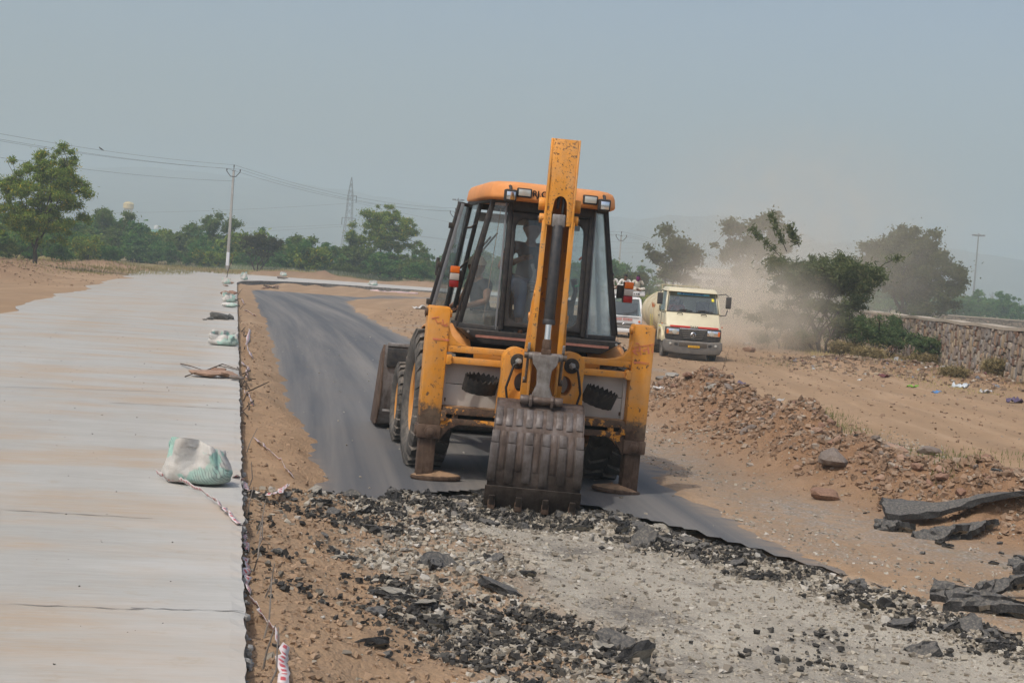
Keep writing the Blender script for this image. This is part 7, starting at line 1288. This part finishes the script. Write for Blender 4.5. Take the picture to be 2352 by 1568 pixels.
# reinforcing rods, sticks and twigs along the slab edge
M_rod = mat('rusty_rod', (.20, .175, .15), .85, .2, .3, 20); M_twig = mat('twig', (.085, .06, .042), .95, 0, .35, 20)
def stick(pts, r, m, name, label, cat, grp=None): return tag(MB().tube(pts, [r]+[r*.8]*(len(pts)-2)+[r*.5], 6).build(name, m, None, 0, 2, 60), label, cat, grp)
for i, y in enumerate((6.9, 7.2, 7.9, 8.7, 9.4, 10.2, 10.9, 11.6, 13.0, 15.2)): x = float(edge(y))+rnd.uniform(.05, .12); z = h1(x+.05, y)-.03; stick([(x, y, z), (x+rnd.uniform(-.01, .05), y+rnd.uniform(-.05, .1), z+.12), (x+rnd.uniform(-.02, .09), y+rnd.uniform(-.1, .25), z+rnd.uniform(.20, .30))], .006, M_rod, 'reinforcing_rod', 'bent steel rod standing in the soil along the slab edge', 'steel rod', 'rods along the slab edge')
for i in range(46):
    y = rnd.choice((rnd.uniform(17, 24), rnd.uniform(24, 40), rnd.uniform(40, 75))); x = float(edge(y))+rnd.uniform(-.02, .2); z = rnd.uniform(.05, .25); L = rnd.uniform(.25, .7)*(1+y/60); a = rnd.gauss(math.pi/2+.18, .16); d_ = Vector((math.cos(a), math.sin(a), rnd.uniform(-.15, .3))); q0 = Vector((x, y, z)); stick([q0, q0+d_*L*.5+Vector((rnd.uniform(-.08, .08), 0, rnd.uniform(0, .1))), q0+d_*L], rnd.uniform(.006, .011)*(1+y/60), M_twig, 'twig', 'dry twig wedged along the broken edge of the slab', 'twig', 'twigs along the slab edge')
for i, (pp, lb_) in enumerate(((((415, 838), (440, 852), (480, 858)), 'long dry twig reaching left across the slab from the stones'), (((470, 855), (510, 846), (545, 850)), 'bowed twig over the pinkish stone'), (((480, 862), (500, 850), (530, 848), (550, 862)), 'second bowed twig over the stones'), (((425, 868), (450, 866)), 'short twig left of the long stone block'), (((545, 846), (552, 865), (556, 880)), 'twig hanging over the edge by the stones'))): P = [onslab(*p)+Vector((0, 0, .02+.05*(j % 2))) for j, p in enumerate(pp)]; stick(P, .010, M_twig, 'twig', lb_, 'twig')
g_ = onslab(520, 645); stick([g_+Vector((0, 0, 0)), g_+Vector((.05, 0, .6)), g_+Vector((.25, 0, 1.3)), g_+Vector((.38, 0, 1.75))], .03, M_twig, 'stick', 'upright bare stick beside the sack in front of the power pole', 'stick'); tag(MB().bar(G(605, 655, .2), G(640, 664, .02), .16, .10).build('timber', M_dbark), 'old timber leaning against the far slab arm', 'timber')
# dead sapling and brushwood on the heap
def dead(px, py, hgt, label, seed, n=3): g_ = G(px, py, .2); root = empty('dead_sapling', (g_.x, g_.y, h1(g_.x, g_.y)), 0, label, 'dead plant'); rn = random.Random(seed); tb_ = MB(); ee = []; limbs(tb_, Vector((0, 0, -.1)), (.05, 0, 1), hgt*.5, .012, n, rn, ee, .5, .1); tb_.build('branches', M_dbark, root); return root
dead(1655, 890, 1.0, 'leafless sapling standing on the rubble heap by the tanker', 4, 2); dead(1600, 900, .5, 'low tangle of bare twigs at the left end of the heap', 5, 3); dead(1700, 905, .45, 'bare twigs on the heap right of the leafless sapling', 6, 3)
for i, (px, py, s) in enumerate(((1522, 868, .3), (1545, 862, .36), (1570, 872, .3), (1535, 885, .28), (1590, 882, .26), (1515, 890, .2), (1560, 893, .25))): g_ = G(px, py, .0); put('rubble_block', RKB[i % 6], rnd.choice(M_rg+[M_cmt]), (g_.x, g_.y, h1(g_.x, g_.y)+s*.15), (s*1.4, s, s*.7), (0, 0, i*1.3), 'grey broken concrete lump behind the right stabilizer', 'concrete lump', 'concrete lumps behind the stabilizer')
# litter
def scrap(px, py, s, c, label, seed, z=-.1, hgt=.5):
    s *= .55; c = tuple(x*.8 for x in c)
    rn = random.Random(seed); g_ = G(px, py, z); mb = MB(); n = 7
    for i in range(n+1):
        for j in range(n+1): u, v = i/n-.5, j/n-.5; q_ = Vector((u*3, v*3, seed*1.7)); mb.v.append((u*s*1.4, v*s, max(0, (.15+hgt*mnoise.noise(q_)+.25*mnoise.noise(q_*2.7))*s)))
    for i in range(n):
        for j in range(n): a = i*(n+1)+j; mb.f.append((a, a+n+1, a+n+2, a+1))
    o_ = mb.build('litter', mat('litter_film', c, .5, 0, .12, 8), None, 0, 2, 80); o_.location = (g_.x, g_.y, h1(g_.x, g_.y)+.01); o_.rotation_euler = (0, 0, rn.uniform(0, 6)); md = o_.modifiers.new('t', 'SOLIDIFY'); md.thickness = .004; return tag(o_, label, 'litter')
for i, a in enumerate(((1510, 960, .26, (.62, .6, .58), 'white crumpled plastic at the foot of the rubble heap'), (1960, 1098, .34, (.60, .58, .54), 'white plastic sheet on the gravel strip below the heap'), (1770, 1035, .3, (.55, .53, .5), 'whitish scrap beside the left foot of the heap'), (1560, 905, .4, (.30, .34, .38), 'blue-grey rag on the heap behind the right stabilizer'), (1705, 887, .35, (.14, .11, .16), 'purple rag on the heap near the leafless sapling'), (1880, 985, .2, (.6, .58, .56), 'white scrap on the heap slope'), (2205, 890, .55, (.62, .68, .72), 'blue and white carton by the dry weeds'), (2082, 852, .5, (.58, .57, .55), 'white scraps on the rubbish mound'), (2095, 892, .35, (.25, .5, .06), 'bright green scrap at the track edge'), (2150, 905, .3, (.12, .28, .55), 'blue scrap on the track at the right'), (2330, 925, .5, (.13, .10, .17), 'dark purple rag at the right edge of the track'), (1990, 842, .4, (.5, .5, .5), 'grey scrap on the rubbish mound crest'), (2030, 868, .4, (.16, .05, .05), 'dark red rag on the rubbish mound'), (1720, 792, .45, (.6, .55, .52), 'pale scrap on the track beyond the tanker'), (2330, 815, .5, (.30, .45, .36), 'greenish bag on the heap of cut branches'), (2265, 905, .4, (.55, .55, .55), 'white scrap below the heap of cut branches'), (1473, 1562, .05, (.75, .68, .02), 'yellow scrap at the bottom edge of the picture'), (2075, 1200, .1, (.1, .1, .1), 'thin dark scrap on the dirt by the lifted sheet'), (963, 716, .9, (.62, .60, .57), 'white plastic heap on the dirt island left of the backhoe'))): scrap(*a, 40+i)

# rubbish and clods where the dug earth lies by the wall and on the left shoulder
M_trash = island_mat('rubbish_bits', [(0, (.12, .08, .055)), (.7, (.25, .17, .11)), (.88, (.33, .26, .18)), (.93, (.5, .5, .48)), (.97, (.12, .16, .24)), (1, (.4, .12, .08))], .85, .3)
pts = sample(2600, lambda x, y: np.clip(sum(np.exp(-((x-a)**2+(y-b)**2)/(2.2*r*r)) for a, b, r, h in HEAPS[:4])*.9, 0, 1), 41, (8, 17, 42, 58)); tag(pebbles('rubbish', pts, .03+.13*rg.random(len(pts))**2.5, M_trash, 42, .3), 'mixed earth and rubbish bits heaped by the stone wall', 'rubbish', kind='stuff')
pts = sample(2600, lambda x, y: np.clip(sum(np.exp(-((x-a)**2+(y-b)**2)/(1.5*r*r)) for a, b, r, h in HEAPS[6:11])*.9, 0, 1), 43, (-36, -17, 56, 122)); tag(pebbles('soil_clods', pts, .03+.10*rg.random(len(pts))**2.5, island_mat('shoulder_clods', [(0, (.21, .13, .08)), (.6, (.30, .20, .125)), (1, (.35, .24, .16))]), 44, .35), 'red-brown clods along the left edge of the sandy shoulder', 'soil', kind='stuff')
# ================================================================== DUST behind the truck
def dust(px, py, Yd, rx, ry, rz, dens, seed, label, col=(.93, .85, .72), sc_n=.35):
    c = D(px, py, Yd); mb = MB(); n, m_ = 24, 14
    for i in range(m_+1):
        th = math.pi*i/m_
        for j in range(n): ph = 2*math.pi*j/n; mb.v.append((math.sin(th)*math.cos(ph), math.sin(th)*math.sin(ph), math.cos(th)))
    for i in range(m_):
        for j in range(n): mb.f.append((i*n+j, (i+1)*n+j, (i+1)*n+(j+1) % n, i*n+(j+1) % n))
    k = NM('dust_air'); k.nt.nodes.remove(k.b); P_ = k.co('Object'); ln = k.n('VectorMath', operation='LENGTH', i0=P_).outputs['Value']; fall = k.ramp(ln, [(.15, 1), (.95, 0)], 'EASE')
    nz = k.ramp(k.noise(2.6, 5, .6, k.n('Mapping', iVector=P_, iLocation=(seed*3.3, 0, 0), iScale=(rx*sc_n, ry*sc_n, rz*sc_n)).outputs[0]), [(.38, .12), (.66, 1)]); pv = k.n('VolumePrincipled', iColor=(*col, 1), iAnisotropy=.1); k.l(k.math('MULTIPLY', k.math('MULTIPLY', fall, nz), dens), pv.inputs['Density']); k.l(pv.outputs[0], k.nt.nodes['Material Output'].inputs['Volume'])
    o_ = mb.build('dust_cloud', k.m); o_.location = c; o_.scale = (rx, ry, rz); return tag(o_, label, 'dust', kind='stuff')
dust(1720, 715, 62, 4.2, 9, 3.0, .34, 1, 'dense brown dust rolling up behind the tanker truck'); dust(1840, 570, 78, 12.0, 14, 8.5, .06, 2, 'thin dust drifting over the thorn tree and the wall'); dust(1800, 690, 68, 5.5, 9, 4.2, .12, 4, 'brown dust hanging in front of the wide thorn tree'); dust(1640, 690, 75, 4.5, 12, 2.6, .07, 3, 'thin dust between the tanker truck and the scrub')
